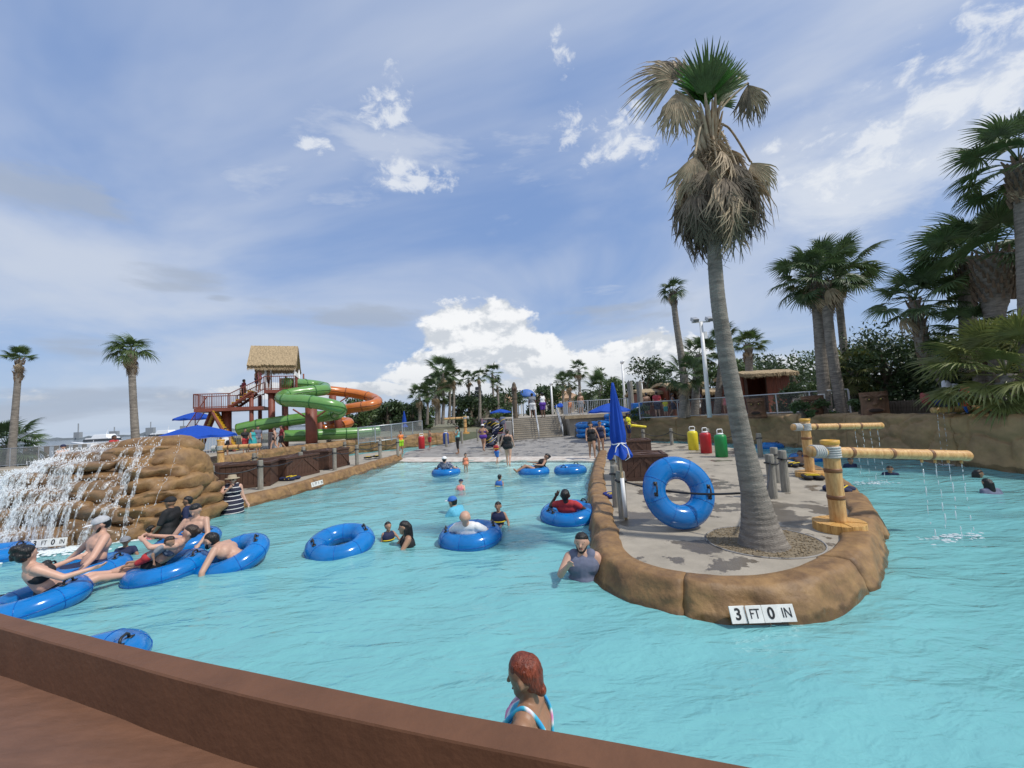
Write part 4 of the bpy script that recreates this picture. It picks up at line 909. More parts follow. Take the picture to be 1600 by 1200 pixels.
# planting pit round its foot
b = MB(); V = []; pc = at(1193, 846, DK)
for k in range(7):
    for j in range(40):
        a = 2 * math.pi * j / 40; q = k / 6; V.append((pc.x + .74 * q * math.cos(a), pc.y + .02 + .70 * q * math.sin(a), DK + .004 + .018 * (1 - q) + .006 * mnoise.noise(Vector((q * 9, j, 0)))))
b.add(V, [(k * 40 + j, k * 40 + (j + 1) % 40, (k + 1) * 40 + (j + 1) % 40, (k + 1) * 40 + j) for k in range(6) for j in range(40)])
struct(b.build('planting_pit', mat('pit_gravel', (0.20, 0.16, 0.105), 0.95, 0.45, 25, 0.7, 60)))
b = MB(); r = random.Random(8)
for i in range(1100):
    a = r.uniform(0, 6.28); q = .72 * math.sqrt(r.random()); s = r.uniform(.004, .011); b.ell((pc.x + q * math.cos(a), pc.y + .02 + q * .93 * math.sin(a), DK + .016), (s * 1.4, s, s * .7), 5, 3, Matrix.Rotation(a * 5, 3, 'Z'))
stuff(tag(b.build('pit_chips', mat('wood_chips', (0.25, 0.19, 0.115), 0.9, 0.5, 40)), 'loose wood chips in the round pit at the palm foot', 'wood chips'))
b = MB(); b.tube([(pc.x + .75 * math.cos(t), pc.y + .02 + .71 * math.sin(t), DK + .004) for t in np.linspace(0, 2 * math.pi, 50, endpoint=False)], .014, 6, closed=True); struct(b.build('pit_edge', concrete_g, smooth=True))
# left palms by the bay
def pl2(pxs, D, z0):
    P = [atd(x, y, D) for x, y in pxs]; P[0] = Vector((P[0].x, D, z0)); return P
palm('slender palm with drooping brown skirt by the bay railing', pl2([(16, 735), (20, 690), (24, 640), (29, 580), (31, 562)], 22, .6), [.2, .165, .145, .13, .12], .52, 16, 'live', green_leaf, 26, 8, 20, 21, 5)
palm('windblown palm standing behind the waterfall rock', pl2([(214, 740), (212, 690), (209, 640), (206, 580), (205, 548)], 22, .6), [.24, .19, .165, .155, .14], .72, 24, 'windy', green_leaf, 22, 12, 20, 5, -25, (-.25, 0))
palm('low bushy green palm at the bay railing', pl2([(8, 735), (9, 718), (10, 695)], 24, .6), [.25, .22, .2], 1.25, 30, 'live', dark_leaf, 0, 2, 0, 9, -50)
# right cluster
TP = TZ
palm('palm with ringed trunk and shaggy skirt left of its twin', pl2([(1290, 640), (1284, 570), (1279, 500), (1272, 430)], 19.5, TP), [.29, .25, .24, .23], 1.25, 26, 'live', dark_leaf, 6, 10, 50, 31, -45)
palm('leaning twin palm crossing its neighbour trunk', pl2([(1316, 640), (1303, 570), (1294, 500), (1290, 440)], 18.8, TP), [.25, .21, .2, .19], 1.1, 20, 'live', dark_leaf, 4, 6, 30, 37, -40)
palm('slim palm rising behind the twin palms', pl2([(1325, 640), (1320, 560), (1312, 480), (1308, 425)], 21, TP), [.21, .18, .165, .16], 1.35, 24, 'live', dark_leaf, 0, 4, 14, 41, -35, (.1, 0))
palm('big palm with bulging boot covered trunk', pl2([(1562, 640), (1557, 540), (1554, 490), (1553, 430), (1552, 400)], 13.2, TP), [.22, .2, .26, .5, .44], 1.4, 24, 'live', dark_leaf, 0, 0, 110, 43, -35, (-.12, 0), top_boots=1.6)
palm('palm with pale patchy trunk behind the bulging one', pl2([(1520, 640), (1514, 540), (1511, 460), (1508, 405)], 15, TP), [.26, .25, .25, .24], 1.05, 14, 'live', dark_leaf, 3, 4, 50, 47, -20, (-.2, 0))
palm('tall dark palm partly out of view over the others', pl2([(1612, 640), (1606, 480), (1600, 330), (1592, 255)], 11.5, TP), [.22, .2, .2, .22], 1.15, 24, 'live', dark_leaf, 0, 1, 60, 53, -40)
palm('crooked palm leaning over the terrace bed', pl2([(1500, 645), (1478, 595), (1448, 555), (1436, 510), (1428, 470)], 15.5, TP), [.26, .24, .24, .2, .16], 1.05, 22, 'live', dark_leaf, 4, 1, 60, 59, -30, (.15, 0), top_boots=2.6)
palm('young yellowish palm bending at the terrace bed', pl2([(1540, 645), (1530, 580), (1520, 520)], 13.8, TP), [.2, .18, .17], .95, 20, 'live', dark_leaf, 2, 6, 24, 61, -40)
palm('wide low fan palm spreading over the tall rock wall', pl2([(1570, 648), (1572, 610), (1572, 585)], 11.6, TP), [.25, .24, .22], 1.3, 34, 'live', yellow_leaf, 0, 1, 20, 67, -45)
palm('low fan palm among the shrubs behind the totem posts', pl2([(1330, 645), (1332, 610), (1334, 580)], 20, TP), [.2, .18, .17], 1.0, 26, 'live', yellow_leaf, 0, 3, 10, 71, -45)
palm('tall thin palm behind the thatched huts', pl2([(1072, 640), (1066, 570), (1056, 500), (1051, 455)], 25, TP), [.26, .21, .18, .17], .62, 16, 'windy', dark_leaf, 0, 6, 30, 73, -30, (-.1, 0), top_boots=.9)
palm('short palm beside the white light pole', pl2([(1085, 645), (1088, 600), (1092, 555)], 26, TP), [.26, .24, .22], 1.0, 24, 'live', dark_leaf, 2, 6, 20, 79, -45)
palm('small palm behind the leaning trunk', pl2([(1120, 645), (1126, 580), (1130, 530)], 27, TP), [.24, .2, .2], .75, 16, 'live', dark_leaf, 0, 4, 10, 83, -30)
palm('stubby palm above the brown booth', pl2([(1172, 640), (1171, 590), (1169, 538)], 30, TP), [.3, .27, .27], .9, 22, 'live', green_leaf, 4, 6, 20, 89, -30)
palm('bushy palm behind the huts', pl2([(1065, 645), (1068, 610), (1070, 585)], 24.5, TP), [.22, .2, .2], 1.0, 24, 'live', dark_leaf, 0, 4, 0, 97, -45)
# far palms: too small for single fronds
far = [(655, 660, 618, .9), (667, 660, 608, .8), (680, 658, 612, 1.2), (684, 655, 600, 1.2), (692, 655, 582, 1.35), (702, 655, 590, 1.0), (708, 655, 588, .9), (732, 650, 592, .75), (748, 640, 589, .6), (769, 645, 583, .85), (777, 645, 603, .55),
       (879, 635, 596, .9), (889, 635, 598, .9), (904, 635, 577, .75), (938, 625, 584, .5), (937, 640, 610, 1.4)]
for i, (px, by, ty, s) in enumerate(far):
    D = 48 + (i * 7) % 13; b0 = atd(px + random.uniform(-1, 2), by, D); t0 = atd(px, ty, D); b0.z = 1.5
    lab = 'small distant palm in the clump behind the fence' if i < 7 else ('thin distant palm beside the grey stone tower' if i < 11 else 'small distant palm near the tan roofed buildings')
    palm(lab, [b0, b0.lerp(t0, .5) + Vector((.1, 0, 0)), t0], [.24, .17, .15], s * 1.25, 17, 'live', dark_leaf, 5, 4, 0, 100 + i, -40, (-.15, 0), True, 'distant fan palms')
# ---------------------------------------------------------------- leafy trees and shrubs
leaf_a = mat('leaf_green', (0.070, 0.115, 0.035), 0.5, 0.5, 1.5, translucent=.25)
leaf_b = mat('leaf_dark', (0.048, 0.082, 0.030), 0.5, 0.5, 1.5, translucent=.2)
leaf_c = mat('leaf_light', (0.10, 0.15, 0.035), 0.5, 0.4, 1.5, translucent=.3)
wood_m = mat('tree_bark', (0.11, 0.085, 0.06), 0.9, 0.4, 6, 0.4, 30)
def leaves(clumps, n, size):
    C = np.array([c[0] for c in clumps], float); Rr = np.array([c[1] for c in clumps], float)
    w = Rr.prod(axis=1) ** (2 / 3); k = rng.choice(len(C), n, p=w / w.sum())
    d = rng.normal(size=(n, 3)); d /= np.linalg.norm(d, axis=1)[:, None]; rad = rng.random(n)[:, None] ** .42
    P = C[k] + d * Rr[k] * rad * (1 + .18 * rng.normal(size=(n, 1)))
    a = rng.normal(size=(n, 3)); a /= np.linalg.norm(a, axis=1)[:, None]; b = np.cross(a, rng.normal(size=(n, 3))); b /= np.linalg.norm(b, axis=1)[:, None]
    s = size * rng.uniform(.6, 1.4, (n, 1)); V = np.stack([P - a * s, P - b * s * .42, P + a * s, P + b * s * .42], 1).reshape(-1, 3)
    me = bpy.data.meshes.new('crown'); me.from_pydata(V.tolist(), [], np.arange(n * 4).reshape(-1, 4).tolist()); return me
def tree(label, base, h, w, n, size, m=None, k=9, name='tree', trunk=.35, seed=0, grp=None, low=.3, flat=.75):
    r = random.Random(seed + 5); base = Vector(base); root = thing(name, label, 'tree' if name == 'tree' else 'shrub', base, 0, grp); cl = []
    tr = MB(); tr.tube([(0, 0, -.1), (.02 * h, 0, h * .3), (0, .02 * h, h * .7)], [w * .07 + .03, w * .05 + .02, .03], 8)
    for i in range(k):
        a = r.uniform(0, 6.28); q = math.sqrt(r.random()) * w * .38; z = h * r.uniform(low + .12, .86); c = (q * math.cos(a), q * math.sin(a), z); s = w * r.uniform(.16, .28)
        cl.append((c, (s, s, s * flat))); tr.tube([(0, 0, h * .28), tuple(.55 * t for t in c[:2]) + (c[2] * .75,), c], [.05 * w * .5 + .01, .03, .012], 5)
    tr.build('trunk', wood_m, root); link('crown', leaves(cl, n, size), m or leaf_a, root)
    return root
def T(px, py, D, z=None):
    p = atd(px, py, D); return Vector((p.x, p.y, p.z if z is None else z))
# shrubbery on the right terrace
for i, (px, D, h, w, m_, nm) in enumerate([(1390, 19, 4.1, 4.6, leaf_b, 'shrub'), (1440, 18.5, 3.4, 4.0, leaf_b, 'shrub'), (1350, 21, 3.2, 3.4, leaf_b, 'shrub'), (1490, 17, 3.0, 3.6, leaf_b, 'shrub'), (1545, 15.5, 2.8, 3.4, leaf_b, 'shrub'), (1595, 14, 2.8, 3.2, leaf_b, 'shrub')]):
    p = T(px, 640, D, TZ); tree(['tall feathery dark shrub in the middle of the terrace bed', 'rounded dark shrub beside the crooked palm', 'dark shrub behind the twin palms', 'dense dark shrub under the patchy trunk palm', 'dark shrub under the bulging palm', 'dark shrub behind the wide low fan palm'][i], p, h, w, 5200, .10, m_, 14, nm, seed=i, low=-.05)
for i, (px, D) in enumerate([(1255, 17.5), (1290, 18), (1345, 17), (1372, 16.5), (1430, 16), (1475, 15), (1235, 23), (1265, 24)]):
    p = T(px, 645, D, TZ); tree(['low leafy plant beside the totem with the staring eye', 'low leafy plant next to the small white notice plate', 'low leafy plant between the notice plate and the biggest totem', 'low leafy plant at the foot of the biggest totem', 'low leafy plant beside the log edging', 'low leafy plant under the heap of towels'][i] if i < 6 else 'green hedge bush beside the metal gate', p, .75 if i < 6 else 1.9, 1.0 if i < 6 else 2.2, 500 if i < 6 else 1800, .09, leaf_a, 6, 'shrub', seed=30 + i, grp='low plants on the wall top', low=-.1)
for i, (px, py, D, h, w, lab) in enumerate([(1240, 600, 42, 5.4, 9, 'dark green tree beyond the brown booth'), (1275, 600, 46, 6.0, 8, 'round green tree beyond the metal gate'), (1005, 600, 50, 6.6, 7, 'dense green tree behind the thatched hut'), (1130, 610, 38, 4.6, 6, 'green tree behind the leaning trunk'), (1040, 600, 60, 5, 8, 'low green tree behind the hut roofs'),
                                            (950, 620, 46, 4.0, 5, 'bushy tree behind the far open umbrella'), (985, 620, 55, 4.6, 5, 'small green tree beside the far lamp pole'), (920, 620, 62, 3.6, 5, 'green tree beside the pale building')]):
    p = T(px, py, D, 1.7); tree(lab, p, h, w, 3000, .2, leaf_a if i % 2 else leaf_b, 10, seed=60 + i, low=.1)
xs = [560, 578, 598, 612, 628, 645, 662, 640, 605, 585, 720, 735, 752, 772, 790, 862, 845]
for i, px in enumerate(xs):
    D = 52 + (i * 11) % 17; h = [4.6, 5.0, 4.7, 4.2, 3.8, 4.0, 4.4][i % 7]; p = T(px, 650, D, .9)
    tree('dark evergreen tree in the row behind the slides' if i < 10 else 'dark tree behind the grey stone tower', p, h if i < 10 else h + .8, 5.2, 1500, .24, leaf_b if i % 3 else leaf_a, 8, seed=90 + i, low=.0, grp='trees behind the slides')
p = T(778, 668, 33.5, .9); tree('bright green clipped shrub at the side of the stairs', p, 1.6, 1.7, 2600, .07, leaf_c, 8, 'shrub', seed=200, low=-.2)
p = T(1000, 652, 26.5, 1.5); tree('green shrub beside the railing on the rock wall', p, 1.1, 1.3, 1200, .07, leaf_a, 6, 'shrub', seed=201, low=-.2)
# ---------------------------------------------------------------- railings and fences
def railing(label, pts, h, m, sp=.12, post_sp=1.6, name='railing', r=.022, br=.009, mesh_m=None, cat='railing'):
    P = [Vector(p) for p in pts]; root = thing(name, label, cat, P[0]); o0 = P[0]; P = [p - o0 for p in P]
    up = Vector((0, 0, h)); b = MB(); b.tube([p + up for p in P], r, 8); b.build('top_rail', m, root, smooth=True)
    b = MB(); b.tube([p + Vector((0, 0, .1)) for p in P], r * .8, 8); b.build('bottom_rail', m, root, smooth=True)
    bal = MB(); pm = MB(); pm.tube([(0, 0, 0), (0, 0, h)], r * 1.15, 8); pm = pm.mesh('rail_post')
    for i in range(len(P) - 1):
        d = P[i + 1] - P[i]; n = max(1, round(d.length / post_sp))
        for k in range(n + (1 if i == len(P) - 2 else 0)):
            o = link('rail_post', pm, m, root); o.location = P[i] + d * (k / n)
        if sp:
            q = int(d.length / sp)
            for k in range(1, q): c = P[i] + d * (k / q); bal.tube([c + Vector((0, 0, .1)), c + up], br, 4, caps=False)
        if mesh_m:
            mb = MB(); mb.add([P[i] + Vector((0, 0, .08)), P[i + 1] + Vector((0, 0, .08)), P[i + 1] + up, P[i] + up], [(0, 1, 2, 3)]); mb.build('mesh_panel', mesh_m, root)
    if sp: bal.build('balusters', m, root)
    return root
chain = mat('chain_link', (0.33, 0.34, 0.34), 0.5, 0.1, metal=0.3, alpha=0.38)
lgrey = mat('light_grey_rail', (0.50, 0.52, 0.54), 0.45, 0.1, metal=.3)
# stairs
SX0, SX1, SY, NS = -0.15, 3.65, 29.75, 11
st = thing('stairs', 'wide pale concrete stairs rising from the plaza', 'stairs', (SX0, SY, 0)); z0 = plaza_z(1.7, 29.7) - .05; dz = (UZ - z0) / NS
for i in range(NS):
    b = MB(); w = SX1 - SX0; b.box((w / 2, .3 * i + .25 + .15, (z0 + dz * i) / 2 + dz / 2 - .2), (w, .5, z0 + dz * i + dz + .4 - .0)); b.build('step', concrete, st, bevel=.012)
    b = MB(); b.box((w / 2, .3 * i + .155, z0 + dz * (i + 1) - .018), (w - .01, .03, .05)); b.build('step_nosing', mat('stair_nosing', (0.2, 0.19, 0.17), .8), st)
for x, lab in ((SX0 + .05, 'grey tubular handrail beside the carved post'), (SX0 + 1.95, 'white handrail down the middle of the stairs'), (SX1 - .05, 'grey tubular handrail under the railed deck')):
    rt = thing('handrail', lab, 'handrail', (x, SY, z0)); b = MB()
    for hh in (.9, .5):
        b.tube([(0, .1, hh), (0, .3 * NS + .2, UZ - z0 + hh)], .028, 8)
    b.build('rails', lgrey, rt, smooth=True)
    for k in range(4):
        b = MB(); y = .1 + k * (.3 * NS) / 3; b.tube([(0, y, (UZ - z0) * (y - .1) / (.3 * NS) - .05), (0, y, (UZ - z0) * (y - .1) / (.3 * NS) + .9)], .028, 8); b.build('rail_post', lgrey, rt, smooth=True)
b = MB(); b.box((-.75, 31.0, .75), (1.1, 2.6, 2.0)); tag(b.build('stair_wall', concrete_g, bevel=.02), 'grey concrete side wall beside the stairs', 'wall')
p0 = (4.1, 30.1, UZ); p1 = (8.5, 29.15, UZ)
railing('pale grey picket railing round the deck above the tube pile', [(4.1, 32.6, UZ), p0, p1, (8.9, 31, UZ)], 1.05, lgrey, .13, 1.5, br=.016)
b = MB(); b.box((6.2, 29.6, UZ - .13), (4.8, .3, .22), Matrix.Rotation(R_(-12), 3, 'Z')); tag(b.build('deck_beam', mat('tan_timber', (0.42, 0.32, 0.19), .7, .3, 3)), 'tan timber beam under the railed deck', 'beam')
b = MB(); b.box((6.6, 28.7, .98), (4.2, .9, .1), Matrix.Rotation(R_(-10), 3, 'Z')); tag(b.build('tube_shelf', mat('tan_timber', (0,) * 3)), 'tan timber shelf holding stacked tubes', 'shelf')
# fences along the walkways
railing('low grey mesh fence with posts along the lower slide run out', [T(560, 696, 30.0, .66), T(612, 690, 31.5, .75), T(660, 680, 35, .9)], 1.25, metal_grey, 0, 1.25, 'mesh_fence', .045, mesh_m=chain, cat='fence')
railing('pale grey railing round the pool by the slide tower', [T(340, 704, 30, .66), T(395, 700, 31, .66), T(425, 698, 30, .66), T(440, 700, 27.5, .66)], 1.25, lgrey, .14, 1.5, br=.018)
railing('thin grey railing on the bay wall', [T(-30, 726, 21, .95), T(60, 722, 21.5, .95), T(110, 716, 22, .95), T(210, 712, 24, .95), T(262, 700, 27, .95)], 1.0, metal_grey, 0, 1.4, 'railing', .022, mesh_m=chain)
railing('pale railing beside the big open umbrella', [T(200, 710, 25, .66), T(262, 705, 26, .66), T(345, 700, 28, .66)], 1.15, lgrey, .15, 1.5, br=.015)
railing('clear mesh fence along the path of the huts', [T(1000, 650, 25.8, TZ), T(1060, 650, 25.2, TZ), T(1140, 648, 23.6, TZ), T(1215, 645, 21.4, TZ), T(1330, 650, 18.5, TZ)], 1.1, lgrey, 0, 2.0, 'mesh_fence', .03, mesh_m=mat('fine_mesh', (.3, .3, .3), .5, .1, alpha=.14), cat='fence')
railing('grey picket gate beside the brown booth', [T(1240, 636, 26, TZ), T(1262, 636, 26.5, TZ)], 1.6, lgrey, .13, 1.2, 'metal_gate', .03, br=.016, cat='gate')
railing('dark fence behind the shrubs of the terrace bed', [T(1340, 645, 24, TZ), T(1440, 645, 21, TZ), T(1560, 645, 18, TZ)], 1.5, mat('dull_metal', (.12, .13, .12), .6), .14, 1.8, 'railing', .03, br=.014)
b = MB(); pth = smooth_path([T(-40, 738, 19.5, 0), T(60, 732, 20, 0), T(200, 722, 21.5, 0)], .5)
b.add([q for p in pth for q in ((p.x, p.y - .2, -.5), (p.x, p.y - .2, 1.05), (p.x, p.y + .25, 1.05), (p.x, p.y + .25, -.5))], [(i * 4 + j, i * 4 + j + 1, i * 4 + j + 5, i * 4 + j + 4) for i in range(len(pth) - 1) for j in range(3)]); tag(b.build('concrete_wall', concrete), 'low weathered concrete wall between the pool and the bay', 'wall')
b = MB(); b.prism([(-26, 3), (-13.2, 9.6), (-12.4, 12.4), (-14.8, 15), (-16, 17), (-26, 20)], -1, .62); struct(b.build('bay_deck', concrete))
for i, (y, z) in enumerate(((15.6, .95), (16.6, 1.15))):
    b = MB(); b.box((-19.5, y + i * .8, z / 2 + .2), (9.0, .7, z - .4), Matrix.Rotation(R_(8), 3, 'Z')); tag(b.build('concrete_ledge', concrete, bevel=.03), ['long low concrete ledge left of the waterfall rock', 'upper concrete ledge left of the waterfall rock'][i], 'ledge')
blobmesh((-14.6, 9.8, .25), (1.9, 1.0, .95), 77, .18, .8, 30, 16).build('rock_bank', rock_m, None, smooth=True); tag(bpy.data.objects['rock_bank'], 'rounded brown rock bank left of the waterfall', 'rock')
# ---------------------------------------------------------------- slide tower
red_m = mat('rust_red_steel', (0.20, 0.055, 0.035), 0.55, 0.2, 3)
yel_m = mat('yellow_tread', (0.70, 0.42, 0.02), 0.5, 0.15, 4)
thatch = mat('thatch', (0.36, 0.27, 0.16), 0.95, 0.45, 12, 0.6, 30, stretch=(1, 1, .25))
green_s = mat('green_fibreglass', (0.125, 0.285, 0.07), 0.25, 0.1, 1.5, coat=.4)
green_d = mat('green_flange', (0.03, 0.13, 0.025), 0.4)
orange_s = mat('orange_fibreglass', (0.52, 0.15, 0.025), 0.28, 0.12, 1.5, coat=.3)
orange_d = mat('orange_flange', (0.22, 0.06, 0.015), 0.4)
TD = 32.0; GZ = .66
tw = thing('slide_tower', 'red steel slide tower with yellow stairs, two decks and a thatched roof', 'slide tower', T(430, 690, TD, GZ), R_(22)); tw.scale = (.94, 1, 1); o0 = tw.location.copy(); TWM = Matrix.Translation(o0) @ Matrix.Rotation(R_(22), 4, 'Z') @ Matrix.Diagonal((.94, 1, 1, 1))
def tl(px, py, D, z=None): return T(px, py, D, z) - o0
def beam(nm, a, c, r, m=red_m, n=10, par=tw): b = MB(); b.tube([a, c], r, n); return b.build(nm, m, par, smooth=True)
zd = atd(430, 611, TD).z; zl = atd(360, 639, TD).z; zd -= GZ; zl -= GZ
A = tl(404, 611, TD - 1.2); Bx = tl(450, 611, TD - 1.2).x; Ax = A.x; y0 = -1.4; y1 = 1.8
b = MB(); b.box(((Ax + Bx) / 2, .2, zd - .12), (Bx - Ax, 3.2, .26)); b.build('upper_deck', red_m, tw)
Lx = tl(328, 639, TD).x; b = MB(); b.box(((Lx + Ax) / 2 - .05, -.2, zl - .12), (Ax - Lx - .15, 2.4, .26)); b.build('landing_deck', red_m, tw)
for px, yy, top in ((428, -.9, zd), (441, 1.2, zd), (401, -1.1, zd), (403, 1.4, zd), (449, -1.2, zd)): beam('column', (tl(px, 650, TD).x, yy, -.1), (tl(px, 650, TD).x, yy, top - .24), .26 if px in (428, 441) else .16)
beam('column', (tl(364, 650, TD).x, -.3, -.1), (tl(364, 650, TD).x, -.3, zl - .24), .36)
def stairs_(x0, z0_, x1, z1_, yc, w, nm):
    n = max(4, int(abs(z1_ - z0_) / .19))
    for s in (-1, 1):
        b = MB(); b.tube([(x0, yc + s * w / 2, z0_ - .12), (x1, yc + s * w / 2, z1_ - .12)], .11, 4); b.build('stringer', red_m, tw)
    me = MB(); me.box((0, 0, 0), (abs(x1 - x0) / n * .98, w - .1, .05)); me = me.mesh('tread'); mr = MB(); mr.box((0, 0, 0), (.03, w - .1, abs(z1_ - z0_) / n * .96)); mr = mr.mesh('riser')
    for i in range(n):
        t = (i + .5) / n; o = link('tread', me, yel_m, tw); o.location = (x0 + (x1 - x0) * t, yc, z0_ + (z1_ - z0_) * (i + 1) / n - .03)
        o = link('riser', mr, yel_m, tw); o.location = (x0 + (x1 - x0) * i / n, yc, z0_ + (z1_ - z0_) * (i + .5) / n - .03)
stairs_(tl(370, 639, TD).x, zl, tl(402, 611, TD).x, zd, -.3, 2.0, 'up'); stairs_(tl(341, 685, TD).x - 1.2, 0, tl(341, 639, TD).x, zl, .9, 1.4, 'down')
stairs_(tl(381, 690, TD).x, .1, tl(352, 650, TD).x, zl - .2, -.9, 1.3, 'down2')
def rail3(pts, h=1.05, sp=.14, par=tw):
    P = [Vector(p) for p in pts]; b = MB(); b.tube([p + Vector((0, 0, h)) for p in P], .035, 6); b.tube([p + Vector((0, 0, .08)) for p in P], .03, 6); b.build('guard_rail', red_m, par)
    b = MB()
    for i in range(len(P) - 1):
        d = P[i + 1] - P[i]; q = max(2, int(d.length / sp))
        for k in range(q + 1): c = P[i] + d * (k / q); b.tube([c, c + Vector((0, 0, h))], .012 if k % 8 else .03, 4)
    b.build('balusters', red_m, par)
rail3([(tl(372, 0, TD).x, -1.4, zl), (Lx, -1.4, zl), (Lx, 1.0, zl), (Ax - .4, 1.0, zl)]); rail3([(Ax, -1.4, zd), (Bx, -1.4, zd), (Bx, 1.8, zd)]); rail3([(tl(370, 0, TD).x, -1.35, zl), (Ax, -1.35, zd)], 1.0); rail3([(tl(370, 0, TD).x, .8, zl), (Ax, .8, zd)], 1.0)
rail3([(tl(341, 0, TD).x - 2.2, .2, .0), (Lx + .4, .2, zl)], 1.0)
zr0 = atd(430, 543, TD).z - GZ; zr1 = atd(430, 577, TD).z - GZ; X0 = tl(396, 560, TD).x; X1 = tl(464, 560, TD).x
for x, y in ((Ax + .05, -1.0), (Ax + .05, 1.35), (Bx - .1, -1.0), (Bx - .05, 1.35)):
    b = MB(); b.tube([(x, y, zd), (x, y, zr1 + .2)], .07, 8); b.build('roof_post', white_paint, tw, smooth=True)
b = MB(); ym = .2; nx = 40
for s in (-1, 1):                                            # thatched slopes with a ragged eave
    V = []
    for k in range(9):
        t = k / 8
        for i in range(nx + 1):
            x = X0 + (X1 - X0) * i / nx + (.25 * t * (1 if i == nx else -1 if i == 0 else 0)) * .0; jag = .12 * mnoise.noise(Vector((i * 1.7, s * 5, 0))) if k == 8 else 0
            V.append((x + .12 * (1 - t) * (0), ym + s * (.06 + 1.45 * t), zr0 - (zr0 - zr1) * t + .04 * mnoise.noise(Vector((i * .7, k * .9, s))) + jag))
    b.add(V, [(k * (nx + 1) + i, k * (nx + 1) + i + 1, (k + 1) * (nx + 1) + i + 1, (k + 1) * (nx + 1) + i) for k in range(8) for i in range(nx)])
rf = b.build('thatched_roof', thatch, tw); sm = rf.modifiers.new('thick', 'SOLIDIFY'); sm.thickness = .22; sm.offset = -1
fb = MB(); r = random.Random(6)
for i in range(1500):
    s = r.choice((-1, 1)); t = r.choice((1.0, 1.0, r.random())); x = r.uniform(X0, X1); c = Vector((x, ym + s * (.06 + 1.48 * t), zr0 - (zr0 - zr1) * t + .02)); l = r.uniform(.15, .42); d = Vector((r.uniform(-.15, .15), s * .5, -.85 if t == 1 else -.45)).normalized() * l
    fb.add([c + Vector((.018, 0, 0)), c - Vector((.018, 0, 0)), c + d], [(0, 1, 2)])
for i in range(500):
    t = r.random(); s = r.choice((-1, 1)); x = X0 if r.random() < .5 else X1; c = Vector((x, ym + s * 1.45 * t, zr0 - (zr0 - zr1) * t)); d = Vector((r.uniform(-.1, .1), r.uniform(-.1, .1), -r.uniform(.2, .45))); fb.add([c + Vector((0, .02, 0)), c - Vector((0, .02, 0)), c + d], [(0, 1, 2)])
stuff(fb.build('thatch_fringe', thatch, rf))
b = MB(); b.tube([(X0 + .02, ym, zr0 + .02), (X1 - .02, ym, zr0 + .02)], .05, 6); b.build('ridge_cap', white_paint, rf)
b = MB(); b.box((Bx - .1, .2, zd + .75), (.1, 2.2, 1.5)); b.build('slide_gate', white_paint, tw)
b = MB(); b.box((Ax + 1.1, 1.5, zd + .65), (.9, .1, 1.1)); b.build('notice_board', mat('cream_board', (.6, .52, .35), .6), tw)
beam('light_mast', (tl(487, 580, 34).x, 2.0, atd(487, 600, 34).z - GZ - .3), (tl(487, 580, 34).x, 2.0, atd(487, 582, 34).z - GZ), .07)
def slide(label, pts, r, m, fl, name='water_slide'):
    P = [T(*q) for q in pts]; root = thing(name, label, 'water slide', P[0]); P = smooth_path([p - root.location for p in P], .18)
    b = MB(); b.tube(P, r, 20); b.build('flume', m, root, smooth=True); L = 0; f = MB()
    for i in range(2, len(P) - 2):
        L += (P[i] - P[i - 1]).length
        if L > 2.0:
            L = 0; d = (P[i + 1] - P[i - 1]).normalized() * .035; fm = MB(); fm.tube([P[i] - d, P[i] + d], r * 1.07, 20); fm.build('flange', fl, root, smooth=True)
    s = MB()
    for sg in (-1, 1):                                       # long seams along the flume
        pts2 = []
        for i, p in enumerate(P):
            t = (P[min(i + 1, len(P) - 1)] - P[max(i - 1, 0)]).normalized(); sd_ = t.cross(Vector((0, 0, 1))).normalized(); pts2.append(p + sd_ * sg * r * 1.0 - Vector((0, 0, .03)))
        s.tube(pts2, .03, 5)
    s.build('seam', fl, root); return root
slide('bright green enclosed water slide winding down from the tower', [(447, 599, 31.6), (468, 600, 33.4), (490, 602, 34.4), (505, 605, 34.2), (507, 609, 33.0), (490, 611, 32.0), (465, 614, 31.2), (446, 618, 30.4), (440, 622, 29.4), (450, 625.5, 28.7), (478, 627, 28.4), (505, 631, 28.5), (526, 636, 29.0), (532, 642, 30.2), (522, 648, 31.4), (500, 651, 32.0), (465, 655, 31.6), (425, 661, 31.0), (395, 666, 30.6), (372, 671, 30.4)], .46, green_s, green_d)
slide('orange enclosed water slide looping behind the green one', [(500, 609, 36), (530, 612, 37), (560, 616, 37.4), (583, 622, 37), (589, 628, 35.6), (580, 633, 34.6), (555, 637, 34.4), (530, 642, 35), (512, 650, 36), (520, 658, 37), (545, 660, 37), (530, 666, 35.5), (505, 671, 34.5)], .44, orange_s, orange_d)
slide('long green slide run out lying behind the mesh fence', [(445, 681, 30.5), (480, 680, 31), (520, 678, 32), (560, 676, 33), (592, 673, 34)], .44, green_s, green_d)
for i, (px, py0, D) in enumerate(((487, 636, 29.6), (521, 618, 35.2), (529, 629, 34.0), (501, 655, 34.5))):
    p = T(px, 690, D, GZ); t_ = atd(px, py0, D); rt = thing('slide_column', ['thick rust red column holding the green slide', 'tall rust red column holding the orange slide', 'slim rust red column beside the taller one', 'short rust red column under the orange slide'][i], 'column', p)
    b = MB(); b.tube([(0, 0, -.05), (0, 0, t_.z - GZ)], .4 if i == 0 else .3, 14); b.build('shaft', red_m, rt, smooth=True); b = MB(); b.lathe([(.6, -.05), (.6, .25), (.5, .3)], 16); b.build('footing', concrete, rt)
    b = MB(); b.tube([(0, 0, t_.z - GZ - 1.0), (1.3, .3, t_.z - GZ - .1)], .06, 6); b.tube([(0, 0, t_.z - GZ - 1.0), (-1.3, -.1, t_.z - GZ - .1)], .06, 6); b.build('brace', red_m, rt)
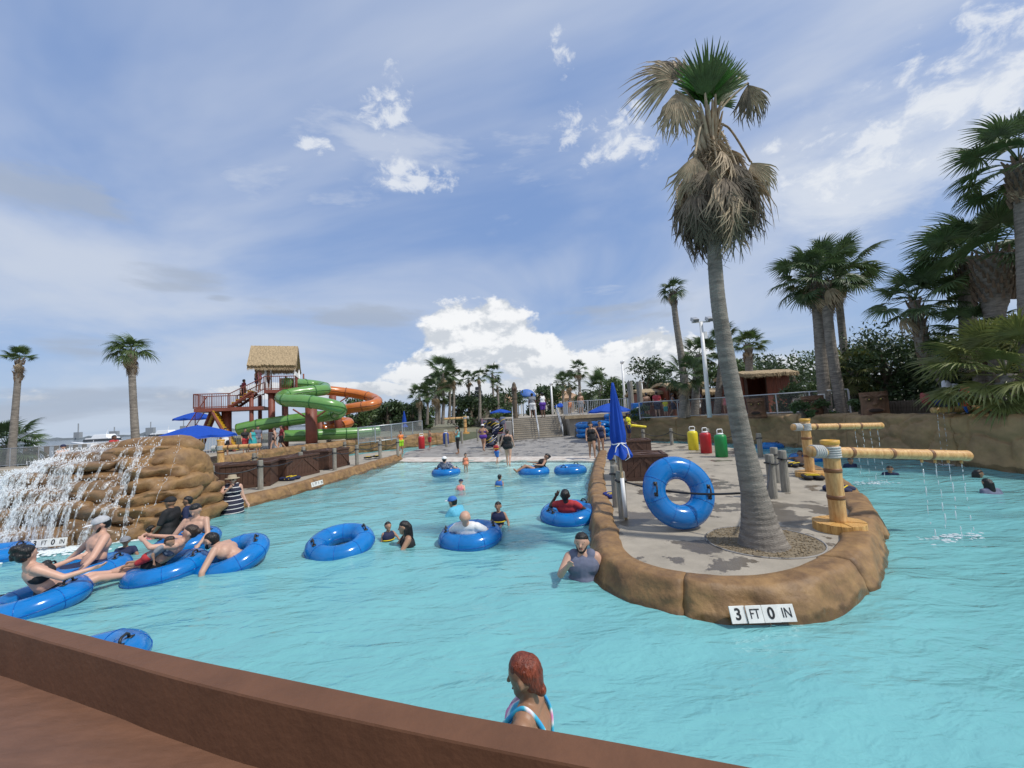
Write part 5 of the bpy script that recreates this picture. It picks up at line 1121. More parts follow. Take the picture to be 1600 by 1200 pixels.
# ---------------------------------------------------------------- light poles, carved post, huts, totems, buildings
def pole(label, px, py0, py1, D, z0, r, head):
    p = T(px, py1, D, z0); t = atd(px, py0, D); h = t.z - z0; root = thing('light_pole', label, 'light pole', p, 0, 'white light poles')
    b = MB(); b.tube([(0, 0, 0), (0, 0, h)], [r, r * .7], 12); b.build('mast', white_paint, root, smooth=True)
    if head:
        b = MB(); b.box((0, 0, h + .03), (1.0 * r * 8, .1, .08)); b.build('cross_arm', white_paint, root)
        for s in (-1, 1):
            b = MB(); b.box((s * r * 3.2, -.15, h + .14), (.34, .4, .2), Matrix.Rotation(R_(28), 3, 'X')); b.build('floodlight', metal_grey, root, bevel=.02)
        b = MB(); b.box((.17, -.02, h * .86), (.18, .14, .4)); b.build('junction_box', white_paint, root, bevel=.01)
    else: b = MB(); b.cap((0, 0, h), r * 1.4, (.12, -.05, h + .08), r * 1.1, 10); b.build('lamp_head', white_paint, root, smooth=True)
pole('tall white light pole with floodlights beside the short palm', 1108, 503, 642, 22.5, TZ, .13, True)
pole('thin white lamp pole above the huts', 976, 566, 622, 42, 1.6, .14, False); pole('thin white lamp pole by the pale building', 863, 600, 634, 46, 1.8, .13, False); pole('short white lamp with hooded head by the hut roof', 1004, 597, 612, 34, 2.0, .05, False)
p = T(806, 655, 33.5, UZ); h = atd(806, 597, 33.5).z - UZ; rt = thing('carved_post', 'tall carved wooden post at the top of the stairs', 'carved post', p)
b = MB(); b.lathe([(q * .62, z) for q, z in [(.34, -.6), (.34, .2), (.3, .4), (.33, h * .45), (.29, h * .5), (.34, h * .56), (.3, h * .68), (.36, h * .75), (.40, h * .84), (.3, h * .88), (.24, h * .95), (.08, h)]], 12); b.build('shaft', wood_m, rt)
for s in (-1, 1): b = MB(); b.ell((s * .09, -.21, h * .8), (.09, .06, .12), 8, 6); b.build('carved_eye', wood_brown, rt)
p = T(1017, 655, 26, TZ); 
for q, lab in (((987, 640), 'rough wooden pole beside the far open umbrella'), ((1000, 630), 'thick wooden pole at the corner of the hut')):
    p = T(q[0], q[1], 29, TZ); b = MB(); b.tube([(0, 0, 0), (.02, 0, 1.8), (0, 0, atd(q[0], 596, 29).z - TZ)], [.22, .2, .2], 10); o = b.build('wooden_pole', wood_grey); o.location = p; tag(o, lab, 'pole')
hut_m = mat('red_brown_board', (0.20, 0.055, 0.025), 0.6, 0.25, 2.5, stretch=(6, 6, .5))
def hut(label, px0, px1, ptop, D, z0, depth=3.0, closed=True, open_front=True):
    a = T(px0, 640, D, z0); c = T(px1, 640, D, z0); w = (c - a).length; h = atd((px0 + px1) / 2, ptop, D).z - z0; root = thing('thatched_hut', label, 'hut', a, math.atan2(c.y - a.y, c.x - a.x))
    for x in (.08, w * .5, w - .08):
        b = MB(); b.tube([(x, .05, 0), (x, .05, h - .25)], .09, 8); b.build('corner_post', wood_brown, root)
    b = MB(); b.box((w / 2, depth, (h - .3) / 2), (w, .1, h - .3)); b.build('back_wall', hut_m, root)
    for x in (.0, w): b = MB(); b.box((x, depth / 2 + .1, (h - .3) / 2), (.1, depth - .2, h - .3)); b.build('side_wall', hut_m, root)
    n = 0
    if closed:
        x0 = w * .0 if not open_front else w * .48; k = max(3, int((w - x0) / .28)); me = MB(); me.box((0, 0, 0), ((w - x0) / k - .012, .06, h - .45)); me = me.mesh('board')
        for i in range(k): o = link('board', me, hut_m, root); o.location = (x0 + (w - x0) * (i + .5) / k, -.02, (h - .45) / 2)
    else:
        b = MB(); b.box((w / 2, .3, 1.0), (w - .2, .5, .08)); b.build('counter', wood_brown, root); b = MB(); b.box((w / 2, .3, .48), (w - .3, .3, .95)); b.build('counter_front', hut_m, root)
    V = []; nx = 30
    for k in range(5):
        t = k / 4
        for i in range(nx + 1): V.append((-.3 + (w + .6) * i / nx, -.55 + (depth + 1) * t, h - .28 + .35 * math.sin(math.pi * t) + .07 * mnoise.noise(Vector((i * 1.3, k * 2.1, px0)))))
    b = MB(); b.add(V, [(k * (nx + 1) + i, k * (nx + 1) + i + 1, (k + 1) * (nx + 1) + i + 1, (k + 1) * (nx + 1) + i) for k in range(4) for i in range(nx)]); rf_ = b.build('thatched_roof', thatch, root); sm_ = rf_.modifiers.new('t', 'SOLIDIFY'); sm_.thickness = .2; sm_.offset = -1
    fb_ = MB(); r_ = random.Random(px0)
    for i in range(int(w * 90)): x = r_.uniform(-.3, w + .3); c_ = Vector((x, -.55 + r_.uniform(0, .3), h - .3 + r_.uniform(-.05, .1))); fb_.add([c_ + Vector((.02, 0, 0)), c_ - Vector((.02, 0, 0)), c_ + Vector((r_.uniform(-.08, .08), -.12, -r_.uniform(.12, .34)))], [(0, 1, 2)])
    stuff(fb_.build('thatch_fringe', thatch, rf_)); return root
hut('red brown booth with thatched roof beside the metal gate', 1168, 1238, 577, 25.5, TZ, 3.0); hut('long thatched snack hut behind the bathers on the path', 1003, 1052, 607, 31, TZ, 3, False); hut('taller thatched hut between the palms', 1048, 1100, 596, 29.5, TZ, 3, False); hut('low thatched hut behind the leaning palm trunk', 1100, 1165, 606, 30, TZ, 3, False)
b = MB(); b.box((0, 0, .55), (.75, .5, 1.1)); p = T(996, 640, 28, TZ); o = b.build('blue_bin', mat('bin_blue', (.01, .12, .42), .4), bevel=.04); o.location = p; tag(o, 'square blue bin with white symbol beside the hut', 'bin')
b = MB(); b.tube([(.17 * math.cos(t), -.258, .62 + .17 * math.sin(t)) for t in np.linspace(.4, 5.9, 18)], .03, 4); b.build('white_symbol', white_paint, o)
def totem(label, px, py0, py1, D, w):
    p = T(px, py1, D, TZ - .05); h = atd(px, py0, D).z - TZ + .05; root = thing('totem', label, 'totem', p, R_(-38), 'carved totem posts'); m = mat('totem_wood', (.22, .115, .06), .75, .35, 4, .4, 20, c2=(.10, .05, .028)); dm = mat('totem_dark', (.035, .018, .012), .8)
    b = MB(); b.tube([(0, 0, -.05), (.01, 0, h * .5), (0, 0, h)], [w * .52, w * .5, w * .52], 14); b.build('body', m, root); y = -w * .48
    for s in (-1, 1):
        b = MB(); b.ell((s * w * .2, y, h * .70), (w * .17, w * .09, h * .09), 12, 8); e = b.build('eye_rim', m, root, smooth=True); b = MB(); b.ell((s * w * .2, y - w * .06, h * .70), (w * .1, w * .06, h * .055), 10, 6); b.build('eye', dm, e, smooth=True); b = MB(); b.ell((s * w * .2, y - w * .1, h * .70), (w * .045, w * .03, h * .025), 8, 6); b.build('pupil', mat('totem_yellow', (.5, .35, .08), .6), e)
        b = MB(); b.tube([(s * w * .05, y - .02, h * .77), (s * w * .25, y - .04, h * .86), (s * w * .44, y + .05, h * .82)], w * .06, 6); b.build('brow', m, root, smooth=True)
    b = MB(); b.ell((0, y - w * .04, h * .52), (w * .12, w * .13, h * .1), 10, 8); b.build('nose', m, root, smooth=True)
    b = MB(); b.ell((0, y, h * .24), (w * .34, w * .08, h * .13), 14, 8); mo = b.build('lips', m, root, smooth=True); b = MB(); b.ell((0, y - w * .05, h * .24), (w * .26, w * .055, h * .085), 14, 8); b.build('mouth', dm, mo, smooth=True)
    b = MB(); b.lathe([(w * .56, h * .02), (w * .58, h * .05), (w * .56, h * .08)], 14); b.build('base_ring', m, root)
totem('carved totem stump with staring eye next to the low notice', 1272, 618, 648, 18.5, .85); totem('biggest carved totem stump with an open mouth beside the low plants', 1368, 612, 648, 15.5, .82); totem('small carved totem stump by the booth path', 1183, 622, 648, 20.5, .8)
p = T(1286, 640, 18.2, TZ); b = MB(); b.box((0, 0, .75), (.3, .03, .4)); b.tube([(0, .03, 0), (0, .03, .9)], .02, 6); o = b.build('notice_plate', white_paint); o.location = p; tag(o, 'small white notice plate on a stake beside the totem', 'sign'); b = MB()
for i in range(4): b.box((0, -.018, .87 - i * .07), (.2 - .03 * (i % 2), .004, .018))
b.build('print_lines', ink, o)
# low picket edging of the terrace bed
a0 = T(1382, 648, 15.9, TZ); a1 = T(1500, 648, 14.2, TZ); ed = thing('log_edging', 'low edging of upright log stakes along the terrace bed', 'edging', a0); me = MB(); me.tube([(0, 0, -.05), (0, 0, .42), (0, 0, .5)], [.06, .06, .03], 8); me = me.mesh('stake')
for i in range(26): o = link('stake', me, wood_m, ed); o.location = (a1 - a0) * (i / 25)
# parrot like float and bits on the wall
root = thing('toy_figure', 'red, yellow and blue bird figure perched on the bamboo spout', 'figure', T(1508, 640, 12.0, TZ + .32)); 
b = MB(); b.cap((0, 0, .05), .09, (.05, 0, .36), .12); b.build('body', mat('figure_red', (.55, .06, .03), .5), root, smooth=True); b = MB(); b.cap((.06, -.02, .52), .1, None, None); b.build('head', mat('figure_tan', (.55, .25, .12), .5), root, smooth=True)
for s, c in ((-1, (.05, .1, .45)), (1, (.6, .42, .05))): b = MB(); b.cap((s * .1, 0, .36), .05, (s * .17, .02, .02), .03); b.build('wing', mat('figure_%d' % s, c, .5), root, smooth=True)
b = MB(); b.cap((0, .04, .05), .05, (.12, .05, -.22), .03); b.build('tail', mat('figure_blue', (.02, .1, .45), .5), root, smooth=True)
p = T(1478, 622, 14.5, TZ + .0); cl_ = thing('towel_heap', 'heap of white and blue towels hung in the terrace bed', 'towels', p)
for i, (c, x, z, r_) in enumerate((((.75, .78, .82), .35, .7, .26), ((.05, .07, .3), -.1, .45, .26), ((.5, .06, .1), -.75, .55, .16), ((.7, .72, .75), .1, .95, .16))): blobmesh((x, 0, z), (r_, r_ * .7, r_ * 1.2), i, .35, .9, 14, 10, 3).build('towel', mat('towel_%d' % i, c, .9), cl_, smooth=True)
# far buildings
tan_w = mat('tan_wall', (.50, .40, .28), .8, .12); tan_r = mat('tan_roof', (.38, .24, .14), .8, .2, 2); glass = mat('dark_glass', (.03, .035, .04), .15, .2); pale_w = mat('pale_wall', (.58, .55, .50), .8, .1)
def building(label, px0, px1, pyt, pyb, D, z0, rows, cols, wm, roof=True):
    a = T(px0, 640, D, z0); c = T(px1, 640, D, z0); w = c.x - a.x; h = atd((px0 + px1) / 2, pyt, D).z - z0; root = thing('building', label, 'building', a); b = MB(); b.box((w / 2, 5, h / 2 - .4), (w, 10, h)); b.build('wall', wm, root)
    if roof: b = MB(); b.add([(-1, -1.2, h - .5), (w + 1, -1.2, h - .5), (w + 1, 11.2, h - .5), (-1, 11.2, h - .5), (2, 5, h + 1.6), (w - 2, 5, h + 1.6)], [(0, 1, 5, 4), (1, 2, 5), (2, 3, 4, 5), (3, 0, 4), (3, 2, 1, 0)]); b.build('roof', tan_r, root)
    for i in range(rows):
        for j in range(cols):
            x = w * (j + .5) / cols; z = h - 1.5 - i * 2.7
            if z < .3: continue
            b = MB(); b.box((x, -.02, z), (w / cols * .5, .12, 1.2)); wn = b.build('window', white_paint, root); b = MB(); b.box((x, -.09, z), (w / cols * .43, .04, 1.05)); b.build('pane', glass, wn)
building('long tan roofed building left of the blue dome', 768, 806, 624, 640, 85, 1, 2, 5, tan_w); building('tan roofed building right of the blue dome', 836, 905, 620, 640, 95, 1, 2, 7, tan_w); building('low pale building with a strip of windows', 842, 880, 624, 640, 70, 1.5, 1, 6, pale_w, False); building('brown building end behind the grey stone tower', 735, 760, 630, 645, 75, 1, 2, 3, mat('olive_wall', (.22, .19, .13), .8), False)
p = T(823, 630, 55, 1.9); w = (atd(838, 620, 55) - atd(808, 620, 55)).length / 2; dm = thing('blue_dome', 'rounded blue fabric canopy behind the stairs', 'canopy', p); ht = atd(823, 608, 55).z - 1.9; hb = atd(823, 621, 55).z - 1.9
b = MB(); b.lathe([(w * math.cos(t), hb + (ht - hb) * math.sin(t)) for t in np.linspace(0, 1.5, 9)], 20); b.build('canopy', mat('dome_blue', (.05, .14, .42), .6), dm, smooth=True)
for a in range(6): b = MB(); b.tube([(w * .9 * math.cos(a), w * .9 * math.sin(a), 0), (w * .9 * math.cos(a), w * .9 * math.sin(a), hb + .1)], .08, 6); b.build('leg', white_paint, dm)
p = T(749, 645, 60, 1.2); sc_ = atd(749, 603, 60).z - 1.2; gt = thing('stone_tower', 'grey tiered stone tower shaped like a temple top', 'tower', p); gm = mat('grey_stone', (.20, .205, .20), .85, .45, 2, .5, 6)
b = MB(); b.box((0, 0, sc_ * .2), (3.0, 3.0, sc_ * .42)); b.build('plinth', mat('plinth_stone', (.30, .27, .2), .85, .3, 2), gt)
for i in range(6):
    w = 2.1 - i * .24; z = sc_ * (.42 + .095 * i); b = MB(); b.box((0, 0, z + sc_ * .04), (w, w, sc_ * .08), None, .9); t_ = b.build('tier', gm, gt, bevel=.06)
    for j in (-1, 0, 1): b = MB(); b.ell((j * w * .33, -w * .5, z + sc_ * .045), (w * .12, .14, sc_ * .03), 8, 6); b.build('carved_boss', gm, t_)
# ---------------------------------------------------------------- bay: boats, dock, far shore
hull_m = mat('boat_white', (.75, .76, .77), .3, .05)
def yacht(label, px, D, s, rz=0):
    p = T(px, 690, D, -.95); root = thing('motor_yacht', label, 'boat', p, rz); V = []
    for i in range(9):
        t = i / 8; w = 1.9 * (1 - .95 * t ** 3) ; zt = 1.5 + .9 * t * t; x = -7 + 14 * t; V += [(x + .6 * t, -w, zt), (x, -w * .7, 0), (x, w * .7, 0), (x + .6 * t, w, zt)]
    V = [tuple(s * q for q in v) for v in V]; b = MB(); b.add(V, [(i * 4 + j, i * 4 + j + 1, i * 4 + j + 5, i * 4 + j + 4) for i in range(8) for j in range(3)] + [(i * 4 + 3, i * 4, i * 4 + 4, i * 4 + 7) for i in range(8)] + [(0, 3, 2, 1)]); b.build('hull', hull_m, root)
    b = MB(); b.box((-1.5 * s, 0, 2.3 * s), (7.5 * s, 2.9 * s, 1.5 * s), None, .86); b.build('cabin', hull_m, root, bevel=.1); b = MB(); b.box((-1.5 * s, 0, 2.5 * s), (7.2 * s, 2.92 * s, .55 * s), None, .97); b.build('cabin_window', glass, root)
    b = MB(); b.box((-2 * s, 0, 3.4 * s), (4.5 * s, 2.4 * s, .8 * s), None, .8); b.build('flybridge', hull_m, root, bevel=.1); b = MB(); b.tube([(-2.5 * s, 0, 3.6 * s), (-2.9 * s, 0, 5.0 * s)], .06 * s, 6); b.build('mast', hull_m, root)
yacht('big white motor yacht moored beyond the waterfall rock', 152, 95, 1.0, R_(172)); yacht('white motor yacht moored behind the open umbrella', 250, 120, 1.1, R_(170)); yacht('white cruiser moored at the end of the dock', 138, 70, .55, R_(160))
p = T(52, 694, 160, -.9); rt = thing('sail_boat', 'small white sailing boat out on the bay', 'boat', p); b = MB(); b.ell((0, 0, .3), (3, 1, .6), 12, 6); b.build('hull', hull_m, rt); b = MB(); b.add([(.2, 0, .8), (2.8, 0, .8), (.2, 0, 8), (.2, .1, .8)], [(0, 1, 2), (0, 2, 3)]); b.build('sail', hull_m, rt)
dock = thing('dock', 'dark timber dock reaching into the bay', 'dock', (0, 0, 0)); me = MB(); me.tube([(0, 0, -1), (0, 0, 1.5)], .2, 8); me = me.mesh('pile')
a = T(30, 703, 42, .1); c = T(150, 698, 48, .1); b = MB(); M = Matrix.Rotation(math.atan2(c.y - a.y, c.x - a.x), 3, 'Z'); b.box((a + c) / 2, ((c - a).length, 2.4, .35), M); b.build('deck', wood_m, dock)
for i in range(9): o = link('pile', me, wood_m, dock); o.location = a.lerp(c, i / 8) - Vector((0, 1.3, 0))
b = MB(); r = random.Random(12)
V = []; n = 160
for i in range(n + 1):
    az = -1.2 + 1.15 * i / n; D = 1500; x, y = D * math.sin(az), D * math.cos(az); h = 3 + 5 * abs(mnoise.noise(Vector((i * .25, 0, 0)))) + (r.random() < .25) * r.uniform(0, 6); V += [(x, y, -2), (x, y, h), (x * 1.1, y * 1.1, h)]
b.add(V, [(i * 3 + j, i * 3 + j + 1, i * 3 + j + 4, i * 3 + j + 3) for i in range(n) for j in (0, 1)]); struct(b.build('far_shore', mat('far_shore', (.17, .20, .23), .9, .3, .02)))
for i in range(6):
    az = -.95 + i * .05 + r.uniform(0, .02); x, y = 1480 * math.sin(az), 1480 * math.cos(az); rt = thing('shore_tower', 'distant pale tank or tower on the far shore', 'tower', (x, y, 0), 0, 'towers on the far shore'); b = MB(); b.box((0, 0, 10), (r.uniform(8, 26), 8, r.uniform(10, 22))); b.build('body', mat('haze_block', (.26, .28, .30), .9), rt); b = MB(); b.tube([(0, 0, 5), (0, 0, r.uniform(22, 40))], 1.2, 6); b.build('mast', mat('haze_block', (0,) * 3), rt)
# ================================================================ people
SK = {'fair': (0.50, 0.30, 0.215), 'pink': (0.56, 0.33, 0.24), 'tan': (0.36, 0.20, 0.125), 'olive': (0.29, 0.155, 0.09), 'brown': (0.13, 0.066, 0.04), 'dark': (0.062, 0.031, 0.02)}
def skin(k): return mat('skin_' + k, SK[k], 0.5, 0.08, 9)
def cloth(k, c): return mat('cloth_' + k, c, 0.8, 0.12, 20)
HAIR = {'black': (0.012, 0.010, 0.009), 'brown': (0.045, 0.024, 0.014), 'red': (0.26, 0.05, 0.018)}
def hairm(k): return mat('hair_' + k, HAIR[k], 0.38, 0.5, 14, 0.6, 30, stretch=(3, 3, .8), c2=tuple(q * .3 for q in HAIR[k]))
DEF = dict(pel=(0, 0, .93), wai=(0, .005, 1.08), che=(0, .01, 1.28), nec=(0, .015, 1.44), hea=(0, -.01, 1.575), shL=(.175, .015, 1.385), shR=(-.175, .015, 1.385), elL=(.235, .04, 1.12), elR=(-.235, .04, 1.12),
           wrL=(.25, -.04, .88), wrR=(-.25, -.04, .88), hiL=(.085, 0, .90), hiR=(-.085, 0, .90), knL=(.10, -.02, .49), knR=(-.10, -.02, .49), anL=(.105, .03, .08), anR=(-.105, .03, .08), ftL=(.12, -.14, .03), ftR=(-.12, -.14, .03))
UP = ('wai', 'che', 'nec', 'hea', 'shL', 'shR', 'elL', 'elR', 'wrL', 'wrR')
WALK = dict(knL=(.09, -.18, .50), anL=(.09, -.22, .09), ftL=(.1, -.39, .05), knR=(-.09, .04, .49), anR=(-.09, .30, .14), ftR=(-.1, .16, .03), elL=(.24, .12, 1.13), wrL=(.25, .1, .9), elR=(-.24, -.04, 1.13), wrR=(-.25, -.2, .95))
REC = dict(lean=48, knL=(.13, -.42, 1.10), anL=(.13, -.80, .93), ftL=(.14, -.9, 1.02), knR=(-.13, -.42, 1.08), anR=(-.12, -.78, .90), ftR=(-.13, -.88, .99), elL=(.38, -.02, 1.18), wrL=(.47, -.24, 1.02), elR=(-.38, -.02, 1.18), wrR=(-.47, -.24, 1.02))
SEAT = dict(lean=6, knL=(.12, -.42, .90), anL=(.12, -.44, .48), ftL=(.13, -.6, .44), knR=(-.12, -.42, .9), anR=(-.12, -.44, .48), ftR=(-.13, -.6, .44))
def person(label, loc, yaw, h=1.68, pose=None, sk='tan', fat=1.0, female=False, hair=('black', 'short'), wear=(), vox=.02, origin='feet', hyaw=0.0, hpitch=0.0, face=False, grp=None, category='person', twist=0.0, hands=True, roll=0.0):
    s = h / 1.7; J = {k: Vector(v) for k, v in DEF.items()}; pose = dict(pose or {}); lean = R_(pose.pop('lean', 0))
    kid = h < 1.3
    for k, v in pose.items(): J[k] = Vector(v)
    pel = J['pel']; Mu = Matrix.Rotation(-lean, 3, 'X') @ Matrix.Rotation(twist, 3, 'Z')
    for k in UP: J[k] = pel + Mu @ (J[k] - pel)
    off = -pel if origin == 'pelvis' else Vector((0, 0, 0))
    for k in J: J[k] = (J[k] + off) * s
    fwd = (Mu @ Vector((0, -1, 0))); lat = Mu @ Vector((1, 0, 0)); upv = Mu @ Vector((0, 0, 1))
    Mh = Mu @ Matrix.Rotation(lean * .75, 3, 'X') @ Matrix.Rotation(hyaw, 3, 'Z') @ Matrix.Rotation(hpitch, 3, 'X')
    hs = s * (1.22 if h < 1.0 else 1.1 if kid else 1.0); hc = J['hea'] + (Vector((0, 0, .02)) if kid else Vector((0, 0, 0)))
    def hl(x, y, z): return hc + Mh @ (Vector((x, y, z)) * hs)
    f = fat; B = []
    def seg(a, ra, c, rc): B.append((a, ra, c, rc))
    hw = 1.08 if female else 1.0
    T_ = []                                                        # torso pieces, reused for clothing
    T_.append(('hip', J['pel'] - lat * .075 * s * f * hw, .118 * s * f * hw, J['pel'] + lat * .075 * s * f * hw, .118 * s * f * hw))
    T_.append(('waist', J['wai'] - lat * .06 * s * f, .098 * s * f, J['wai'] + lat * .06 * s * f, .098 * s * f))
    T_.append(('belly', J['wai'] + fwd * .03 * s * (f - .8) * 2 , .112 * s * f, J['pel'] + fwd * .02 * s, .12 * s * f))
    T_.append(('chest', J['che'] - lat * .08 * s, .112 * s * f, J['che'] + lat * .08 * s, .112 * s * f))
    T_.append(('mid', J['wai'], .11 * s * f, J['che'], .118 * s * f))
    T_.append(('upper', J['shL'] * .78 + J['shR'] * .22, .068 * s * f, J['shR'] * .78 + J['shL'] * .22, .068 * s * f))
    T_.append(('yoke', J['che'], .11 * s * f, J['nec'] - upv * .05 * s, .075 * s))
    if female:
        for q in (-1, 1): T_.append(('bust', J['che'] + lat * q * .075 * s + fwd * .075 * s * f - upv * .015 * s, .07 * s * f, J['che'] + lat * q * .07 * s + fwd * .03 * s + upv * .03 * s, .065 * s * f))
    for t in T_: seg(*t[1:])
    seg(J['nec'] - upv * .04 * s, .062 * s, hc - Mh @ Vector((0, -.02, .05)) * hs, .052 * s)
    seg(hl(0, .012, .022), .096 * hs, hl(0, .0, .03), .094 * hs); seg(hl(0, -.02, -.02), .078 * hs, hl(0, -.046, -.078), .043 * hs)
    seg(hl(0, -.092, .01), .012 * hs, hl(0, -.112, -.022), .015 * hs)
    for q in (-1, 1): seg(hl(q * .094, .012, .015), .016 * hs, hl(q * .092, .01, -.018), .013 * hs)
    Lb = {}
    for q in 'LR':
        sh, el, wr = J['sh' + q], J['el' + q], J['wr' + q]; hi, kn, an, ft = J['hi' + q], J['kn' + q], J['an' + q], J['ft' + q]
        Lb['ua' + q] = (sh, .056 * s * f, el, .043 * s * (f * .5 + .5)); Lb['fa' + q] = (el, .042 * s * (f * .5 + .5), wr, .028 * s)
        Lb['th' + q] = (hi, .092 * s * f, kn, .06 * s * (f * .5 + .5)); Lb['ca' + q] = (kn, .058 * s * (f * .5 + .5), an, .036 * s)
        for k in ('ua', 'fa', 'th', 'ca'): seg(*Lb[k + q])
        seg(kn.lerp(an, .28) - (ft - an).normalized() * .018 * s, .052 * s, kn.lerp(an, .4), .046 * s)
        seg(an - Vector((0, 0, .02)) * s, .038 * s, ft, .028 * s)
        d = (wr - el).normalized(); sd = d.cross(fwd); sd = sd.normalized() if sd.length > .1 else lat.copy(); nrm = sd.cross(d)
        seg(wr, .027 * s, wr + d * .075 * s, .03 * s); seg(wr + d * .06 * s - sd * .02 * s, .021 * s, wr + d * .07 * s + sd * .02 * s, .021 * s)
        if hands:
            for k, ln in enumerate((.07, .085, .09, .075)):
                b0 = wr + d * .085 * s + sd * (.028 - .019 * k) * s; b1 = b0 + (d * .96 + nrm * .2).normalized() * ln * .55 * s; b2 = b1 + (d * .8 + nrm * .6).normalized() * ln * .5 * s
                seg(b0, .0095 * s, b1, .009 * s); seg(b1, .009 * s, b2, .0075 * s)
            tside = 1 if q == 'L' else 1
            seg(wr + d * .02 * s + sd * .025 * s, .012 * s, wr + d * .07 * s + sd * .058 * s, .0095 * s)
    root = thing('person', label, category, loc, yaw, grp)
    if roll: root.rotation_euler = (0, roll, yaw)
    def mk(nm, pieces, m, infl=0.0, v=None, par=None):
        b = MB()
        for a, ra, c, rc in pieces: b.cap(a, ra + infl, c, rc + infl, 12, 4)
        o = b.build(nm, m, par or root, smooth=True); rm = o.modifiers.new('remesh', 'REMESH'); rm.mode = 'VOXEL'; rm.voxel_size = v or vox; rm.use_smooth_shade = True
        sm_ = o.modifiers.new('smooth', 'SMOOTH'); sm_.factor = .5; sm_.iterations = 2; return o
    body = mk('body', B, skin(sk), 0, min(vox, .016) if hands and vox <= .016 else vox)
    tors = {t[0]: t[1:] for t in T_}; TT = [t[1:] for t in T_]
    def part(k, t0, t1):                                          # a length of a limb
        a, ra, c, rc = Lb[k]; return (a.lerp(c, t0), ra + (rc - ra) * t0, a.lerp(c, t1), ra + (rc - ra) * t1)
    for w in wear:
        kind, m = w[0], w[1]; nm = w[2] if len(w) > 2 else kind
        if kind == 'swimsuit':
            pc = [t[1:] for t in T_ if t[0] not in ('upper', 'yoke')] + [part('thL', 0, .1), part('thR', 0, .1)]
            if nm == 'lowback': pc = [(a + fwd * .022 * s, ra - .004, c + fwd * .022 * s, rc - .004) for a, ra, c, rc in [t[1:] for t in T_ if t[0] in ('bust', 'waist', 'belly', 'mid')]] + [tors['hip']]
            su_ = mk('swimsuit', pc, m, .009 * s)
            for q, g in (('L', 1), ('R', -1)):
                mid_ = (J['shL'] + J['shR']) / 2; ms = J['sh' + q].lerp(mid_, .38) + upv * (.068 * f + .002) * s; x_ = lat * g * .085 * s
                b = MB(); b.tube(smooth_path([J['che'] + x_ + fwd * (.112 * f + .035) * s + upv * .02 * s, J['che'] + x_ * 1.15 + fwd * (.1 * f) * s + upv * .085 * s, ms, J['che'] + x_ * 1.1 - fwd * (.098 * f) * s + upv * .08 * s, J['wai'].lerp(J['che'], .6) + x_ * .6 - fwd * (.114 * f + .002) * s], .02), .0095 * s, 6, squash=1.5); b.build('shoulder_strap', m, su_, smooth=True)
        elif kind == 'tank': mk('tank_top', [t[1:] for t in T_ if t[0] != 'upper'] + [(J['sh' + q] * .6 + J['nec'] * .4, .06 * s * f, J['che'].lerp(J['sh' + q], .4), .09 * s * f) for q in 'LR'], m, .01 * s)
        elif kind == 'shirt': mk('shirt', TT + [part('uaL', 0, w[3] if len(w) > 3 else .55), part('uaR', 0, w[3] if len(w) > 3 else .55)], m, .014 * s)
        elif kind == 'bra': mk('bikini_top', [t[1:] for t in T_ if t[0] == 'bust'] + [(J['che'] - lat * .09 * s - upv * .02 * s, .105 * s * f - .005, J['che'] + lat * .09 * s - upv * .02 * s, .105 * s * f - .005)], m, .009 * s) if female else None
        elif kind == 'briefs': mk('briefs', [tors['hip'], part('thL', 0, .12), part('thR', 0, .12)], m, .009 * s)
        elif kind == 'trunks': mk('swim_trunks', [tors['hip'], (J['pel'], .12 * s * f, J['pel'] + upv * .05 * s, .115 * s * f), part('thL', 0, .72), part('thR', 0, .72)], m, .022 * s)
        elif kind == 'leggings': mk('leggings', [tors['hip'], part('thL', 0, 1), part('thR', 0, 1), part('caL', 0, .35), part('caR', 0, .35)], m, .012 * s)
        elif kind == 'dress':
            b = MB(); c = J['pel']; rr_ = .2 * s * f; b.lathe([(rr_ * .8, c.z + .12 * s), (rr_ * 1.02, c.z), (rr_ * 1.12, c.z - .3 * s), (rr_ * 1.2, c.z - .5 * s)], 18, (c.x, c.y, 0)); b.build('skirt', m, root, smooth=True); mk('bodice', [t[1:] for t in T_ if t[0] != 'upper'] + [(J['sh' + q] * .6 + J['nec'] * .4, .06 * s * f, J['che'].lerp(J['sh' + q], .4), .09 * s * f) for q in 'LR'], m, .014 * s)
        elif kind == 'vest':
            v_ = mk('life_vest', [tors['chest'], tors['mid'], (J['che'].lerp(J['sh' + 'L'], .5), .085 * s, J['wai'].lerp(J['hiL'], .1) + fwd * .02, .09 * s), (J['che'].lerp(J['shR'], .5), .085 * s, J['wai'].lerp(J['hiR'], .1) + fwd * .02, .09 * s)], m, .04 * s)
            c = J['che'].lerp(J['wai'], .5); b = MB(); b.tube([c + lat * (.205 * s * f * math.cos(t)) + fwd * (.175 * s * f * math.sin(t)) for t in np.linspace(0, 2 * math.pi, 20, endpoint=False)], .017 * s, 6, closed=True); b.build('strap', cloth('strap_yellow', (.7, .5, .02)), v_, smooth=True)
        elif kind in ('cap', 'capback'):
            b = MB(); sg = -1 if kind == 'cap' else 1; V = []
            b.ell((0, 0, 0), (.108 * hs, .118 * hs, .10 * hs), 18, 10); b.v = [tuple(hl(0, .008, .045) + Mh @ Vector((x, y, max(z, -.012 * hs)))) for x, y, z in b.v]; c_ = b.build('cap', m, root, smooth=True)
            b = MB(); b.ell((0, 0, 0), (.082 * hs, .085 * hs, .010 * hs), 14, 6); b.v = [tuple(hl(0, .008 + sg * .135, .043) + Mh @ Vector((x, y, z - .25 * y * y / hs))) for x, y, z in b.v]; b.build('brim', w[2] if len(w) > 2 else m, c_, smooth=True)
        elif kind == 'hat':
